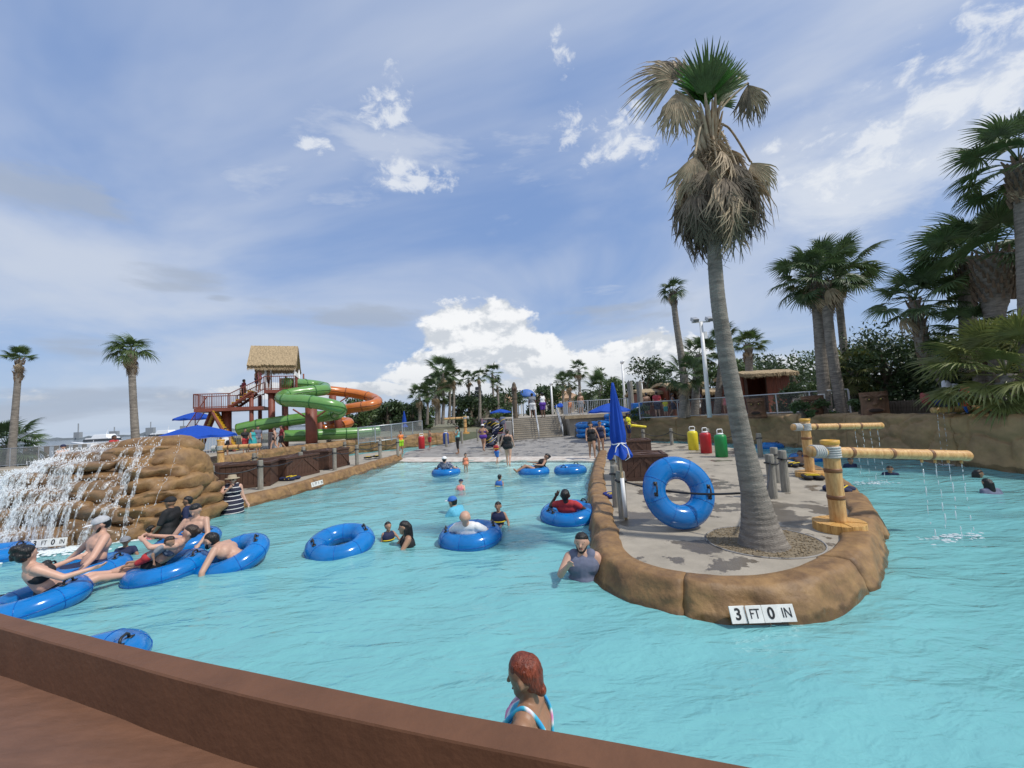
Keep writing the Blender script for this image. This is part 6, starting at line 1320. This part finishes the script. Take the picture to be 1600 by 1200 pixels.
            b = MB(); b.lathe([(.19 * hs, .0), (.185 * hs, .012 * hs), (.11 * hs, .025 * hs), (.105 * hs, .085 * hs), (.08 * hs, .105 * hs), (.01, .108 * hs)], 20); b.v = [tuple(hl(0, .008, .05) + Mh @ Vector(v)) for v in b.v]; b.build('sun_hat', m, root, smooth=True)
        elif kind == 'glasses':
            b = MB()
            for q in (-1, 1): b.cap(hl(q * .036, -.088, .02), .024 * hs, hl(q * .03, -.092, .02), .02 * hs, 8, 3)
            b.cap(hl(-.09, -.04, .022), .006 * hs, hl(.09, -.04, .022), .006 * hs, 6, 2); b.build('sunglasses', black_m, root, smooth=True)
        elif kind == 'beard': mk('beard', [(hl(0, -.045, -.085), .04 * hs, hl(0, -.05, -.09), .038 * hs), (hl(-.066, -.01, -.03), .018 * hs, hl(-.035, -.045, -.08), .026 * hs), (hl(.066, -.01, -.03), .018 * hs, hl(.035, -.045, -.08), .026 * hs), (hl(-.022, -.083, -.042), .009 * hs, hl(.022, -.083, -.042), .009 * hs)], hairm('black'), 0, .012)
        elif kind == 'tattoo':
            b = MB(); a, ra, c, rc = part('ua' + w[2], .2, .7); ax = (c - a).normalized(); u1 = ax.orthogonal().normalized(); u2 = ax.cross(u1); rt_ = random.Random(4)
            for i in range(40):
                t = rt_.random(); th = rt_.uniform(0, 6.28); rr_ = ra + (rc - ra) * t + .0015; sz = rt_.uniform(.006, .014); P0 = a.lerp(c, t); b.add([P0 + (u1 * math.cos(th + k * sz / rr_) + u2 * math.sin(th + k * sz / rr_)) * (rr_ + .004) + ax * j * sz for k, j in ((-1, 0), (0, -1.3), (1, 0), (0, 1.3))], [(0, 1, 2, 3)])
            b.build('tattoo', mat('tattoo_ink', (.03, .035, .045), .6), root)
    if hair:
        hm = hairm(hair[0]); st_ = hair[1]; pc = [(hl(0, .03, .042), .097 * hs, hl(0, .004, .056), .090 * hs), (hl(0, .052, -.01), .075 * hs, hl(0, .05, .02), .083 * hs)]
        if st_ == 'long': pc += [(hl(0, .075, .0), .085 * hs, hl(0, .095, -.17), .075 * hs), (hl(0, .095, -.17), .075 * hs, hl(.01, .085, -.34), .045 * hs), (hl(.08, .03, -.02), .035 * hs, hl(.085, .03, -.16), .03 * hs), (hl(-.08, .03, -.02), .035 * hs, hl(-.085, .03, -.16), .03 * hs)]
        if st_ == 'bun': pc += [(hl(0, .115, .03), .05 * hs, hl(0, .125, .03), .048 * hs)]
        if st_ == 'topknot': pc += [(hl(0, .02, .135), .042 * hs, hl(0, .02, .15), .04 * hs)]
        if st_ == 'lowbun': pc += [(hl(0, .07, -.04), .05 * hs, hl(0, .098, -.075), .036 * hs)]
        if st_ == 'curly':
            rt_ = random.Random(3); pc += [(hl(.11 * math.cos(a) * math.cos(e), .04 + .11 * math.sin(a) * .8, .05 + .1 * math.sin(e)), .034 * hs, hl(.12 * math.cos(a) * math.cos(e), .05 + .11 * math.sin(a) * .8, .04 + .1 * math.sin(e)), .03 * hs) for a, e in [(rt_.uniform(-.4, 3.5), rt_.uniform(-.6, 1.4)) for _ in range(34)]]
        if st_ == 'pony': pc += [(hl(0, .11, .03), .04 * hs, hl(0, .15, -.1), .035 * hs), (hl(0, .15, -.1), .035 * hs, hl(0, .13, -.24), .018 * hs)]
        mk('hair', pc, hm, 0, min(vox, .014))
    if face:
        for q in (-1, 1):
            b = MB(); b.cap(hl(q * .034, -.076, .012), .0095 * hs, None, None, 8, 3); e_ = b.build('eye', mat('eye_white', (.42, .39, .36), .3), root, smooth=True); b = MB(); b.cap(hl(q * .034, -.083, .012), .0068 * hs, None, None, 8, 3); b.build('iris', ink, e_, smooth=True)
            b = MB(); b.cap(hl(q * .018, -.083, .034), .006 * hs, hl(q * .052, -.071, .034), .005 * hs, 6, 2); b.build('eyebrow', hairm('black'), root, smooth=True)
        b = MB(); b.cap(hl(-.02, -.0815, -.056), .0075 * hs, hl(.02, -.0815, -.056), .0075 * hs, 8, 3); b.build('mouth', mat('lips', (.30, .10, .08), .5), root, smooth=True)
    return root
def W(px, py, z=0.0): p = at(px, py, z); return Vector((p.x, p.y, 0))
def V3(p, z): return Vector((p.x, p.y, z))
navy = cloth('navy', (.012, .018, .06)); blk = cloth('black', (.012, .012, .014)); wht = cloth('white', (.72, .72, .72)); red = cloth('red', (.42, .03, .035)); pink = cloth('pink', (.70, .22, .24)); teal = cloth('teal', (.03, .33, .35)); blue = cloth('blue', (.03, .14, .45)); ltb = cloth('light_blue', (.10, .40, .55)); yel = cloth('yellow', (.62, .60, .03)); purple = cloth('purple', (.09, .03, .28)); grey = cloth('grey', (.22, .23, .25)); neon = cloth('neon', (.75, .22, .05)); lime = cloth('lime', (.30, .60, .02)); maroon = cloth('maroon', (.18, .02, .03)); slate = cloth('slate', (.12, .135, .20))
def stripes():
    m = mat('cloth_striped', (.012, .014, .035), .8, .1); nt = m.node_tree; N = nt.nodes; L = nt.links; p = N['Principled BSDF']; tc = N.new('ShaderNodeTexCoord'); sp = N.new('ShaderNodeSeparateXYZ'); L.new(tc.outputs['Object'], sp.inputs[0])
    a = N.new('ShaderNodeMath'); a.operation = 'MULTIPLY'; a.inputs[1].default_value = 9.0; L.new(sp.outputs[2], a.inputs[0]); c = N.new('ShaderNodeMath'); c.operation = 'FRACT'; L.new(a.outputs[0], c.inputs[0]); g = N.new('ShaderNodeMath'); g.operation = 'GREATER_THAN'; g.inputs[1].default_value = .86; L.new(c.outputs[0], g.inputs[0])
    mx = N.new('ShaderNodeMix'); mx.data_type = 'RGBA'; mx.inputs[6].default_value = (.012, .014, .035, 1); mx.inputs[7].default_value = (.7, .7, .68, 1); L.new(g.outputs[0], mx.inputs[0]); L.new(mx.outputs[2], p.inputs['Base Color']); return m
def tiedye():
    m = mat('cloth_tiedye', (.6, .6, .6), .7, .1); nt = m.node_tree; N = nt.nodes; L = nt.links; p = N['Principled BSDF']; tc = N.new('ShaderNodeTexCoord'); nz = N.new('ShaderNodeTexNoise'); nz.inputs['Scale'].default_value = 7; nz.inputs['Detail'].default_value = 1; L.new(tc.outputs['Object'], nz.inputs['Vector']); cr = N.new('ShaderNodeValToRGB'); L.new(nz.outputs['Fac'], cr.inputs[0]); e = cr.color_ramp.elements; e[0].position = .3; e[0].color = (.02, .25, .65, 1); e[1].position = .72; e[1].color = (.75, .70, .30, 1)
    for q, c in ((.42, (.05, .45, .6, 1)), (.5, (.75, .75, .78, 1)), (.6, (.75, .25, .5, 1))): k = e.new(q); k.color = c
    L.new(cr.outputs[0], p.inputs['Base Color']); return m
def prints():
    m = mat('cloth_print', (.4, .4, .4), .8, .1); nt = m.node_tree; N = nt.nodes; L = nt.links; p = N['Principled BSDF']; tc = N.new('ShaderNodeTexCoord'); vz = N.new('ShaderNodeTexVoronoi'); vz.inputs['Scale'].default_value = 22; L.new(tc.outputs['Object'], vz.inputs['Vector']); cr = N.new('ShaderNodeValToRGB'); L.new(vz.outputs['Distance'], cr.inputs[0]); e = cr.color_ramp.elements; e[0].color = (.6, .6, .62, 1); e[1].color = (.06, .08, .14, 1); e[1].position = .6; L.new(cr.outputs[0], p.inputs['Base Color']); return m
stripe_m = stripes(); tie_m = tiedye(); print_m = prints()
FL = -.92
# --- the woman below the kerb, seen from behind her left shoulder
p = atd(822, 1075, 2.62); person('woman with wet red hair and tie dye swimsuit standing below the brown kerb', (p.x, p.y, FL), R_(-108), 1.70, dict(elL=(.25, -.02, 1.12), wrL=(.24, -.18, .93), elR=(-.25, .0, 1.12)), 'olive', 1.12, True, ('red', 'lowbun'), (('swimsuit', tie_m, 'lowback'),), .009, hyaw=R_(-4), hpitch=R_(10), face=True)
# --- tattooed man leaning on the island rim
p = W(910, 903); person('bearded man in a grey tank top with arm tattoo by the island rim', (p.x + .02, p.y, FL - .22), R_(-8), 1.74, dict(elR=(-.30, -.16, 1.22), wrR=(-.19, -.34, 1.40), elL=(.31, .0, 1.13), wrL=(.10, -.24, 1.06)), 'fair', 1.28, False, ('black', 'short'), (('tank', slate), ('beard', None), ('tattoo', None, 'L')), .014, hyaw=R_(-12), face=True)
# --- group of tubes in front of the waterfall
p = T1.location; person('shirtless bearded man in a grey and white cap sitting in a tube', (p.x + .05, p.y + .08, .12), R_(-28), 1.78, dict(lean=8, knL=(.15, -.4, .95), anL=(.15, -.55, .6), ftL=(.16, -.7, .6), knR=(-.15, -.4, .95), anR=(-.15, -.55, .6), ftR=(-.16, -.7, .6), elL=(.36, -.14, 1.12), wrL=(.42, -.32, .90), elR=(-.36, -.1, 1.14), wrR=(-.50, -.22, .95)), 'pink', 1.2, False, ('black', 'short'), (('cap', cloth('cap_grey', (.42, .43, .45)), wht), ('beard', None), ('trunks', navy)), .014, 'pelvis', hyaw=R_(-20), hpitch=R_(14), face=True)
p = at(72, 903, .1); person('small boy in a black top with a green and yellow toy', (p.x, p.y, -.12), R_(50), 1.05, dict(SEAT, lean=-8, elL=(.25, -.1, 1.15), wrL=(.2, -.32, 1.08)), 'tan', 1.0, False, ('black', 'short'), (('shirt', blk, 'shirt', .6),), .016, 'pelvis', hpitch=R_(20))
q = at(80, 912, .12); b = MB(); b.cap((0, 0, .05), .075, (.16, .02, .07), .06); o = b.build('arm_float', mat('float_green', (.12, .55, .03), .4), smooth=True); o.location = (q.x, q.y - .1, .12); tag(o, 'bright green and yellow arm float on the boy in black', 'arm float'); b = MB(); b.cap((-.1, 0, .02), .05, (.0, -.01, .02), .05); b.build('yellow_panel', mat('float_yellow', (.75, .6, .03), .4), o, smooth=True)
p = T2.location; person('dark haired person lying back in a tube with one arm stretched out', (p.x + .1, p.y + .12, .14), R_(152), 1.68, dict(lean=22, knL=(.12, -.45, .98), anL=(.12, -.86, .90), ftL=(.13, -.95, .98), knR=(-.12, -.45, .98), anR=(-.12, -.86, .88), ftR=(-.13, -.95, .96), elL=(.33, -.16, 1.16), wrL=(.40, -.42, 1.10), elR=(-.36, -.12, 1.15), wrR=(-.42, -.38, 1.08)), 'pink', 1.12, True, ('black', 'curly'), (('bra', blk), ('briefs', blk)), .014, 'pelvis', hyaw=R_(20))
p = at(158, 872, .1); person('boy with a dark cap behind the tube of the bearded man', (p.x + .1, p.y + .35, FL + .16), R_(35), 1.1, dict(elL=(.3, -.2, 1.2), wrL=(.32, -.42, 1.16)), 'olive', 1.0, False, None, (('cap', grey), ('shirt', navy)), .018)
p = W(272, 868); person('shirtless dark haired man standing and holding a tube', (p.x, p.y + .5, FL), R_(12), 1.76, dict(elL=(.27, -.12, 1.14), wrL=(.25, -.36, 1.02), elR=(-.32, -.08, 1.14), wrR=(-.47, -.28, .98)), 'fair', 1.02, False, ('black', 'short'), (('trunks', navy),), .014, hpitch=R_(24))
p = T3.location; person('woman in a patterned bikini reclining across a tube', (p.x - .22, p.y + .0, .18), R_(-72), 1.68, dict(lean=50, knL=(.12, -.46, .90), anL=(.12, -.88, .82), ftL=(.13, -1.0, .84), knR=(-.10, -.46, .88), anR=(-.1, -.88, .78), ftR=(-.1, -1.0, .8), elL=(.3, -.2, 1.2), wrL=(.12, -.36, 1.12), elR=(-.3, -.2, 1.2), wrR=(-.1, -.36, 1.16)), 'pink', 1.05, True, ('brown', 'bun'), (('bra', print_m), ('briefs', blk)), .014, 'pelvis', hyaw=R_(0), face=True)
p = at(232, 872, .3); person('toddler in red shorts lying on the reclining woman', (p.x + .05, p.y - .05, .34), R_(100), .92, dict(lean=-58, knL=(.1, .30, .78), anL=(.1, .62, .8), ftL=(.1, .68, .7), knR=(-.1, .30, .76), anR=(-.1, .6, .74), ftR=(-.1, .66, .66), elL=(.25, -.1, 1.3), wrL=(.2, -.2, 1.48), elR=(-.25, -.05, 1.2), wrR=(-.22, -.25, 1.1)), 'tan', 1.0, False, ('brown', 'short'), (('trunks', red), ('shirt', grey)), .016, 'pelvis')
p = T4.location; person('shirtless man lying on his front over a tube', (p.x + .3, p.y - .12, .04), R_(-84), 1.76, dict(lean=-52, knL=(.12, .12, .52), anL=(.12, .3, .15), ftL=(.12, .3, .02), knR=(-.12, .12, .52), anR=(-.12, .3, .15), ftR=(-.12, .3, .02), elL=(.40, -.22, 1.26), wrL=(.44, -.42, 1.10), elR=(-.30, -.3, 1.34), wrR=(-.2, -.5, 1.3)), 'fair', 1.05, False, ('black', 'short'), (('beard', None), ('trunks', navy)), .014, 'pelvis', hpitch=R_(-10), face=True)
p = W(266, 838); person('person in black with a black cap standing by the waterfall rock', (p.x, p.y, FL + .1), R_(-80), 1.68, dict(elL=(.27, -.05, 1.15), wrL=(.2, -.2, 1.0)), 'olive', 1.15, True, None, (('shirt', blk, 'shirt', .9), ('cap', blk), ('leggings', blk)), .018)
p = W(293, 834); person('child in dark swim shirt beside the person in black', (p.x, p.y, FL + .35), R_(-70), 1.4, {}, 'olive', 1.0, False, ('black', 'short'), (('shirt', navy, 'shirt', .9), ('trunks', blk)), .018)
p = W(236, 842); person('little girl in pink beside the waterfall', (p.x, p.y, FL + .1), R_(160), 1.08, {}, 'tan', 1.0, True, ('black', 'bun'), (('swimsuit', pink),), .018)
p = W(25, 848); person('swimmer half hidden in the waterfall spray', (p.x, p.y, FL - .15), R_(30), 1.3, {}, 'olive', 1.0, False, ('black', 'short'), (('shirt', navy),), .02)
p = at(363, 802, .0); person('woman in a hat and black striped dress leaning on the deck rim', (p.x, p.y, -.62), R_(28), 1.64, dict(elL=(.24, .02, 1.13), wrL=(.33, .02, .93), elR=(-.27, -.12, 1.18), wrR=(-.05, -.2, 1.38)), 'pink', 1.3, True, ('brown', 'short'), (('dress', stripe_m), ('hat', cloth('straw', (.35, .29, .2))), ('glasses', None)), .016, face=True)
# --- middle of the pool
p = W(607, 845); person('toddler in a navy and yellow life vest facing the long haired woman', (p.x, p.y, FL + .29), R_(40), .95, dict(elL=(.3, -.1, 1.2), wrL=(.35, -.2, 1.05)), 'tan', 1.0, False, ('black', 'short'), (('vest', navy),), .016, hpitch=R_(-10))
p = W(642, 850); person('woman with long black hair low in the water beside the toddler', (p.x, p.y, FL - .26), R_(-68), 1.62, dict(lean=-10, elR=(-.25, -.2, 1.2), wrR=(-.15, -.42, 1.18), elL=(.25, -.18, 1.2), wrL=(.2, -.4, 1.2)), 'tan', 1.0, True, ('black', 'long'), (('swimsuit', blk),), .015, hyaw=R_(-10), face=True)
p = at(735, 838, .1); person('bald man in white seen from behind in a tube', (p.x, p.y + .12, -.06), R_(172), 1.75, dict(REC, lean=34), 'fair', 1.15, False, None, (('shirt', wht), ('trunks', navy)), .016, 'pelvis')
p = W(779, 825); person('smiling girl in a navy life vest behind the bald man', (p.x, p.y + .25, FL + .18), R_(-8), 1.18, dict(elL=(.3, -.05, 1.15), wrL=(.33, -.2, .98)), 'tan', 1.0, True, ('black', 'pony'), (('vest', navy),), .015, face=True)
p = W(722, 803); person('man in a light blue shirt and blue cap wading', (p.x, p.y, FL - .38), R_(-120), 1.75, dict(lean=-24, elR=(-.34, -.2, 1.25), wrR=(-.5, -.42, 1.12), elL=(.3, -.25, 1.2), wrL=(.32, -.5, 1.05)), 'tan', 1.1, False, ('black', 'short'), (('shirt', ltb, 'shirt', .6), ('cap', blue, wht)), .016)
p = at(888, 804, .1); person('man in a red shirt resting in a tube with one hand at his head', (p.x + .02, p.y + .1, -.04), R_(165), 1.75, dict(REC, lean=30, elL=(.36, -.1, 1.22), wrL=(.22, -.12, 1.46)), 'dark', 1.05, False, ('black', 'short'), (('shirt', red, 'shirt', .4), ('trunks', red)), .016, 'pelvis')
p = W(719, 765); person('toddler in pink with a navy float collar seen from behind', (p.x, p.y, pool_z(p.x, p.y) - .2), R_(170), 1.05, dict(lean=-16), 'pink', 1.05, True, None, (('swimsuit', pink), ('cap', navy)), .018); 
p = W(780, 760); person('child in a blue and yellow life vest', (p.x, p.y, pool_z(p.x, p.y) - .25), R_(150), 1.1, dict(lean=-8), 'tan', 1.0, False, ('black', 'short'), (('vest', blue),), .018)
p = at(697, 737, .1); person('person in a white cap and printed shirt seen from behind in a tube', (p.x, p.y + .05, .0), R_(175), 1.7, dict(REC, lean=20), 'fair', 1.1, False, ('black', 'short'), (('shirt', print_m), ('cap', wht)), .018, 'pelvis')
p = W(728, 731); person('toddler in coral swimsuit wading in the shallows', (p.x, p.y, pool_z(p.x, p.y) - .1), R_(10), .92, {}, 'tan', 1.0, True, ('black', 'topknot'), (('swimsuit', cloth('coral', (.75, .25, .14))),), .018)
p = at(836, 735, .1); person('woman reclining sideways in a tube with bare legs over the edge', (p.x + .05, p.y, .14), R_(-80), 1.65, dict(REC, lean=46), 'tan', 1.0, True, ('black', 'bun'), (('swimsuit', blk),), .016, 'pelvis')
# --- beach and plaza
def stand(label, px, py, yaw, h, pose, sk, fat, fem, hair, wear, z=None, **k):
    if z is None:
        p = at(px, py, .1); z = plaza_z(p.x, p.y) if bl_dist(p.x, p.y) < 0 else pool_z(p.x, p.y); p = at(px, py, z); z = plaza_z(p.x, p.y) if bl_dist(p.x, p.y) < 0 else pool_z(p.x, p.y)
    p = at(px, py, z); return person(label, (p.x, p.y, z), R_(yaw), h, pose, sk, fat, fem, hair, wear, k.pop('vox', .02), **k)
stand('woman in a black swimsuit walking up the beach with a small boy', 795, 729, 172, 1.68, dict(WALK, elL=(.28, .02, 1.14), wrL=(.36, -.02, .93)), 'fair', 1.15, True, ('brown', 'bun'), (('swimsuit', blk),))
stand('small boy in a red vest and blue shorts at the water edge', 777, 726, 150, 1.08, WALK, 'fair', 1.0, False, ('black', 'short'), (('vest', red), ('trunks', blue)))
stand('woman in a purple bikini and white visor walking on the plaza', 756, 705, 168, 1.64, dict(WALK, elL=(.32, -.02, 1.2), wrL=(.2, -.16, 1.12), elR=(-.32, -.02, 1.2), wrR=(-.2, -.16, 1.12)), 'tan', 1.2, True, ('brown', 'short'), (('briefs', purple), ('bra', purple), ('cap', wht)))
stand('woman in an aqua top and black leggings on the plaza', 716, 709, -75, 1.66, dict(elL=(.2, -.1, 1.14), wrL=(.05, -.2, 1.34)), 'olive', 1.05, True, ('black', 'pony'), (('tank', cloth('aqua', (.16, .45, .46))), ('leggings', blk)))
stand('boy in red and white shorts beside the red bin', 672, 700, -40, 1.3, dict(elL=(.3, -.05, 1.2), wrL=(.35, -.2, 1.35)), 'tan', 1.0, False, ('black', 'short'), (('trunks', red),))
stand('girl in a neon orange and green suit at the end of the deck rim', 627, 709, 30, 1.5, {}, 'tan', 1.0, True, ('black', 'pony'), (('swimsuit', neon), ('trunks', lime)))
stand('woman in an off shoulder black swimsuit walking down to the water', 926, 716, -5, 1.64, dict(WALK, elL=(.3, .0, 1.14), wrL=(.36, -.1, .92)), 'tan', 1.22, True, ('black', 'curly'), (('swimsuit', blk),))
stand('woman with dark glasses close behind the off shoulder swimsuit', 940, 709, -15, 1.62, {}, 'tan', 1.1, True, ('black', 'bun'), (('swimsuit', navy), ('glasses', None)))
stand('lifeguard in a yellow shirt holding a yellow rescue float', 984, 692, 60, 1.72, dict(elL=(.28, -.1, 1.15), wrL=(.3, -.3, 1.05)), 'brown', 1.05, False, ('black', 'short'), (('shirt', yel), ('trunks', navy), ('cap', navy)), z=.3)
p = at(984, 692, .3); b = MB(); b.cap((0, 0, 0), .07, (.75, 0, -.12), .06); o = b.build('rescue_float', mat('float_tube_yellow', (.75, .6, .02), .5), smooth=True); o.location = p + Vector((.1, -.35, 1.0)); tag(o, 'long yellow rescue float carried by the lifeguard', 'rescue float'); b = MB(); b.tube([(-.05, 0, .02), (-.25, .1, .2), (-.3, .2, .4)], .015, 5); b.build('strap', black_m, o)
stand('man in a dark shirt at the top of the stairs', 833, 653, 175, 1.76, {}, 'brown', 1.1, False, ('black', 'short'), (('shirt', grey), ('trunks', wht)), z=UZ)
stand('woman in purple shorts at the top of the stairs', 849, 653, -150, 1.62, dict(elL=(.28, -.15, 1.15), wrL=(.1, -.3, 1.1)), 'brown', 1.1, True, ('black', 'bun'), (('tank', wht), ('trunks', purple)), z=UZ)
def far_(label, px, py, D, z, yaw, h, pose, sk, fat, fem, hair, wear, grp=None):
    p = T(px, py, D, z); person(label, p, R_(yaw), h, pose, sk, fat, fem, hair, wear, .028, hands=False, grp=grp)
far_('person in orange standing behind the picket railing', 891, 640, 32.5, UZ, 0, 1.3, {}, 'tan', 1, True, ('black', 'pony'), (('swimsuit', neon),))
far_('shirtless man in a straw hat behind the picket railing', 908, 640, 32, UZ, 10, 1.78, {}, 'tan', 1, False, None, (('hat', cloth('straw', (0, 0, 0))), ('trunks', grey)))
far_('shirtless man in black shorts seen from behind by the huts', 1012, 648, 27.6, TZ, 178, 1.76, {}, 'tan', 1.2, False, ('black', 'short'), (('trunks', blk),))
far_('man in a red shirt with a white towel over his shoulder', 1028, 648, 27.4, TZ, 170, 1.8, {}, 'fair', 1.2, False, ('brown', 'short'), (('shirt', cloth('crimson', (.50, .06, .08))), ('trunks', navy)))
far_('child in a lime yellow shirt beside the man in red', 1041, 648, 27.2, TZ, 160, 1.25, {}, 'fair', 1, False, ('brown', 'short'), (('shirt', yel), ('trunks', teal)))
far_('person in a printed top walking past the huts', 1053, 648, 27.0, TZ, 60, 1.6, WALK, 'tan', 1.05, True, ('black', 'bun'), (('tank', print_m), ('trunks', navy)))
far_('man holding a dark printed ring at his waist', 1069, 648, 26.8, TZ, 15, 1.75, {}, 'tan', 1.15, False, ('black', 'short'), (('trunks', grey),))
p = T(1069, 640, 26.6, TZ + 1.05); b = MB(); b.tube([(.36 * math.cos(t), .36 * math.sin(t) - .0, 0) for t in np.linspace(0, 6.283, 24, endpoint=False)], .13, 10, closed=True); o = b.build('swim_ring', print_m, smooth=True); o.location = p; tag(o, 'dark printed swim ring round the man by the huts', 'swim ring')
far_('person in dark clothes near the white light pole', 1092, 648, 26.2, TZ, -60, 1.7, {}, 'brown', 1.1, False, ('black', 'short'), (('shirt', navy), ('trunks', wht)))
far_('little girl in a pink swimsuit by the leaning palm trunk', 1135, 647, 24.2, TZ, 170, 1.3, {}, 'tan', 1, True, ('black', 'pony'), (('swimsuit', pink),))
# left walkway
far_('woman in a teal dress walking past the railing', 395, 706, 27.0, .66, 80, 1.62, WALK, 'tan', 1.15, True, ('black', 'bun'), (('dress', teal),))
far_('man in a black shirt behind the woman in teal', 403, 700, 28.6, .66, 60, 1.78, {}, 'tan', 1.15, False, ('black', 'short'), (('shirt', slate), ('trunks', grey)))
far_('person in black carrying a bag ahead of the woman in teal', 383, 706, 27.2, .66, 60, 1.66, {}, 'tan', 1.05, True, ('black', 'short'), (('shirt', blk), ('trunks', red)))
far_('man in a dark vest on the walkway', 440, 702, 27.4, .66, -50, 1.74, WALK, 'tan', 1.05, False, ('black', 'short'), (('shirt', maroon), ('trunks', blk)))
far_('woman in a dark bikini on the walkway', 429, 703, 27.0, .66, -70, 1.62, WALK, 'fair', 1.1, True, ('brown', 'short'), (('bra', blk), ('briefs', blk)))
for px, lab, w_ in ((378, 'man in a white shirt behind the big blue umbrella', wht), (272, 'dark haired person behind the waterfall crest', navy), (283, 'person with sunglasses and a yellow strap behind the umbrella', yel)):
    far_(lab, px if px != 378 else 352, 712, 25 if px != 378 else 23, .66, 20, 1.74, {}, 'tan', 1.05, False, ('black', 'short'), (('shirt', w_), ('trunks', blk)))
far_('person in a dark cap sitting at the bay railing', 98, 722, 19.2, .3, 60, 1.72, {}, 'fair', 1.1, False, ('black', 'short'), (('capback', navy), ('trunks', teal)))
far_('person in a red shirt behind the waterfall crest', 178, 712, 20.5, .66, 90, 1.68, {}, 'brown', 1.1, False, ('black', 'short'), (('shirt', red), ('trunks', blk)))
# on the tower
for px, D, zz, h, yaw, sk_, w_, lab in ((385, TD - .3, None, 1.72, 150, 'tan', maroon, 'man in maroon climbing the yellow stairs of the tower'), (381, TD - .2, None, 1.4, 120, 'fair', wht, 'child in white climbing the yellow stairs of the tower')):
    t = (tl(px, 0, TD).x - tl(370, 0, TD).x) / (Ax - tl(370, 0, TD).x); p = T(px, 630, D); person(lab, TWM @ Vector((tl(px, 0, TD).x, D - .1 - TD, zl + (zd - zl) * t + .05)), R_(yaw), h, {}, sk_, 1.05, False, ('black', 'short'), (('shirt', w_), ('trunks', blk)), .03, hands=False)
for px, yy, lab, w_ in ((401, -.5, 'shirtless man waiting at the head of the tower stairs', ('trunks', navy)), (407, -.9, 'person in pink waiting on the upper tower deck', ('swimsuit', pink)), (417, -.6, 'person in dark trunks at the tower notice board', ('trunks', blk)), (438, .2, 'child in yellow about to enter the green slide', ('shirt', yel))):
    person(lab, TWM @ Vector((tl(px, 0, TD).x, yy, zd + .015)), R_(120), 1.2 if px == 438 else 1.7, {}, 'tan', 1.05, w_[0] == 'swimsuit', ('black', 'short'), (w_,), .03, hands=False)
# lazy river on the right
for px, py, yaw, h, sub, lab, w_, hr in ((1327, 731, -10, 1.3, -.42, 'boy in a dark shirt swimming under the bamboo spout', navy, 'short'), (1391, 741, -40, 1.3, -.5, 'swimming boy with only his head above the lazy river', navy, 'short'), (1520, 746, 60, 1.4, -.55, 'dark haired swimmer turning away near the rock wall', blk, 'long'), (1553, 771, 175, 1.4, -.45, 'girl with long wet black hair seen from behind in the lazy river', slate, 'long')):
    p = W(px, py); person(lab, (p.x, p.y, FL + (FL * 0) + 1.0 + sub - .62 + (1.3 - h)), R_(yaw), h, dict(lean=-12), 'olive', 1.0, False, ('black', hr), (('shirt', w_),), .016, face=(hr == 'short'))
p = W(1247, 722); person('swimmer resting his arms on a tube beside the island', (p.x, p.y - .1, -.25), R_(-40), 1.6, dict(REC, lean=30, elR=(-.3, -.3, 1.25), wrR=(-.3, -.5, 1.15)), 'olive', 1.0, False, ('black', 'short'), (('trunks', navy),), .018, 'pelvis')
# ---------------------------------------------------------------- life vests and small things
def vest(label, loc, rz, m, s=1.0, flat=True):
    root = thing('life_vest', label, 'life vest', loc, rz, 'loose life vests'); root.scale = (s,) * 3
    for x in (-.13, .13): blobmesh((x, 0, .06), (.12, .24, .06), 5 + x, .1, .7, 16, 8).build('foam_panel', m, root, smooth=True)
    blobmesh((0, .25, .065), (.22, .09, .06), 9, .1, .7, 16, 8).build('collar', m, root, smooth=True)
    for y in (-.1, .06): b = MB(); b.tube([(-.25, y, .06), (-.13, y, .128), (.13, y + .02, .128), (.26, y, .05)], .014, 6); b.build('strap', cloth('strap_yellow', (0,) * 3), root, smooth=True)
vest('navy and yellow life vest on the concrete by the big bamboo spout', (*at(1315, 768, DK).xy, DK), .6, navy, .9); vest('black and yellow life vest lying flat on the island deck', (*at(1270, 749, DK).xy, DK), -.4, blk, .9); vest('black life vest dropped behind the island posts', (*at(1241, 729, DK).xy, DK), .3, blk, .9); vest('dark blue life vest at the foot of the umbrella post', (*at(958, 777, DK).xy, DK), .2, cloth('royal', (.01, .02, .16)), .75); vest('navy life vest leaning against the long wooden chest', (*at(455, 750, .3).xy, .3), 1.4, navy, 1.1)
for i, (px, py) in enumerate(((575, 718), (590, 716))): vest('dark life vest dropped on the deck rim', (*at(px, py, .3).xy, .36), i, blk, .8)
rk = thing('vest_rack', 'rack hung full of black and yellow life vests on the plaza', 'rack', T(773, 698, 26.2, plaza_z(-1.0, 26.2))); b = MB()
for x in (-.75, .75): b.tube([(x, 0, 0), (x, 0, 1.9)], .03, 8)
for z in (.9, 1.75): b.tube([(-.75, 0, z), (.75, 0, z)], .025, 8)
b.build('frame', mat('plum_pipe', (.2, .07, .12), .5), rk, smooth=True); r = random.Random(9)
for i in range(26):
    c = (r.uniform(-.7, .7), r.uniform(-.25, .25), r.choice((.35, .6, 1.15, 1.45, 1.7)) + r.uniform(-.1, .1)); blobmesh(c, (.2, .14, .26), i, .2, .75, 14, 8, 2).build('hung_vest', [navy, blk, blk, slate][i % 4], rk, smooth=True)
    b = MB(); b.tube([(c[0] - .19, c[1] - .13, c[2] - .1), (c[0], c[1] - .17, c[2] + r.uniform(-.05, .05)), (c[0] + .19, c[1] - .13, c[2] + .1)], .016, 5); b.build('strap', cloth('strap_yellow' if i % 2 else 'white', (0,) * 3), rk, smooth=True)
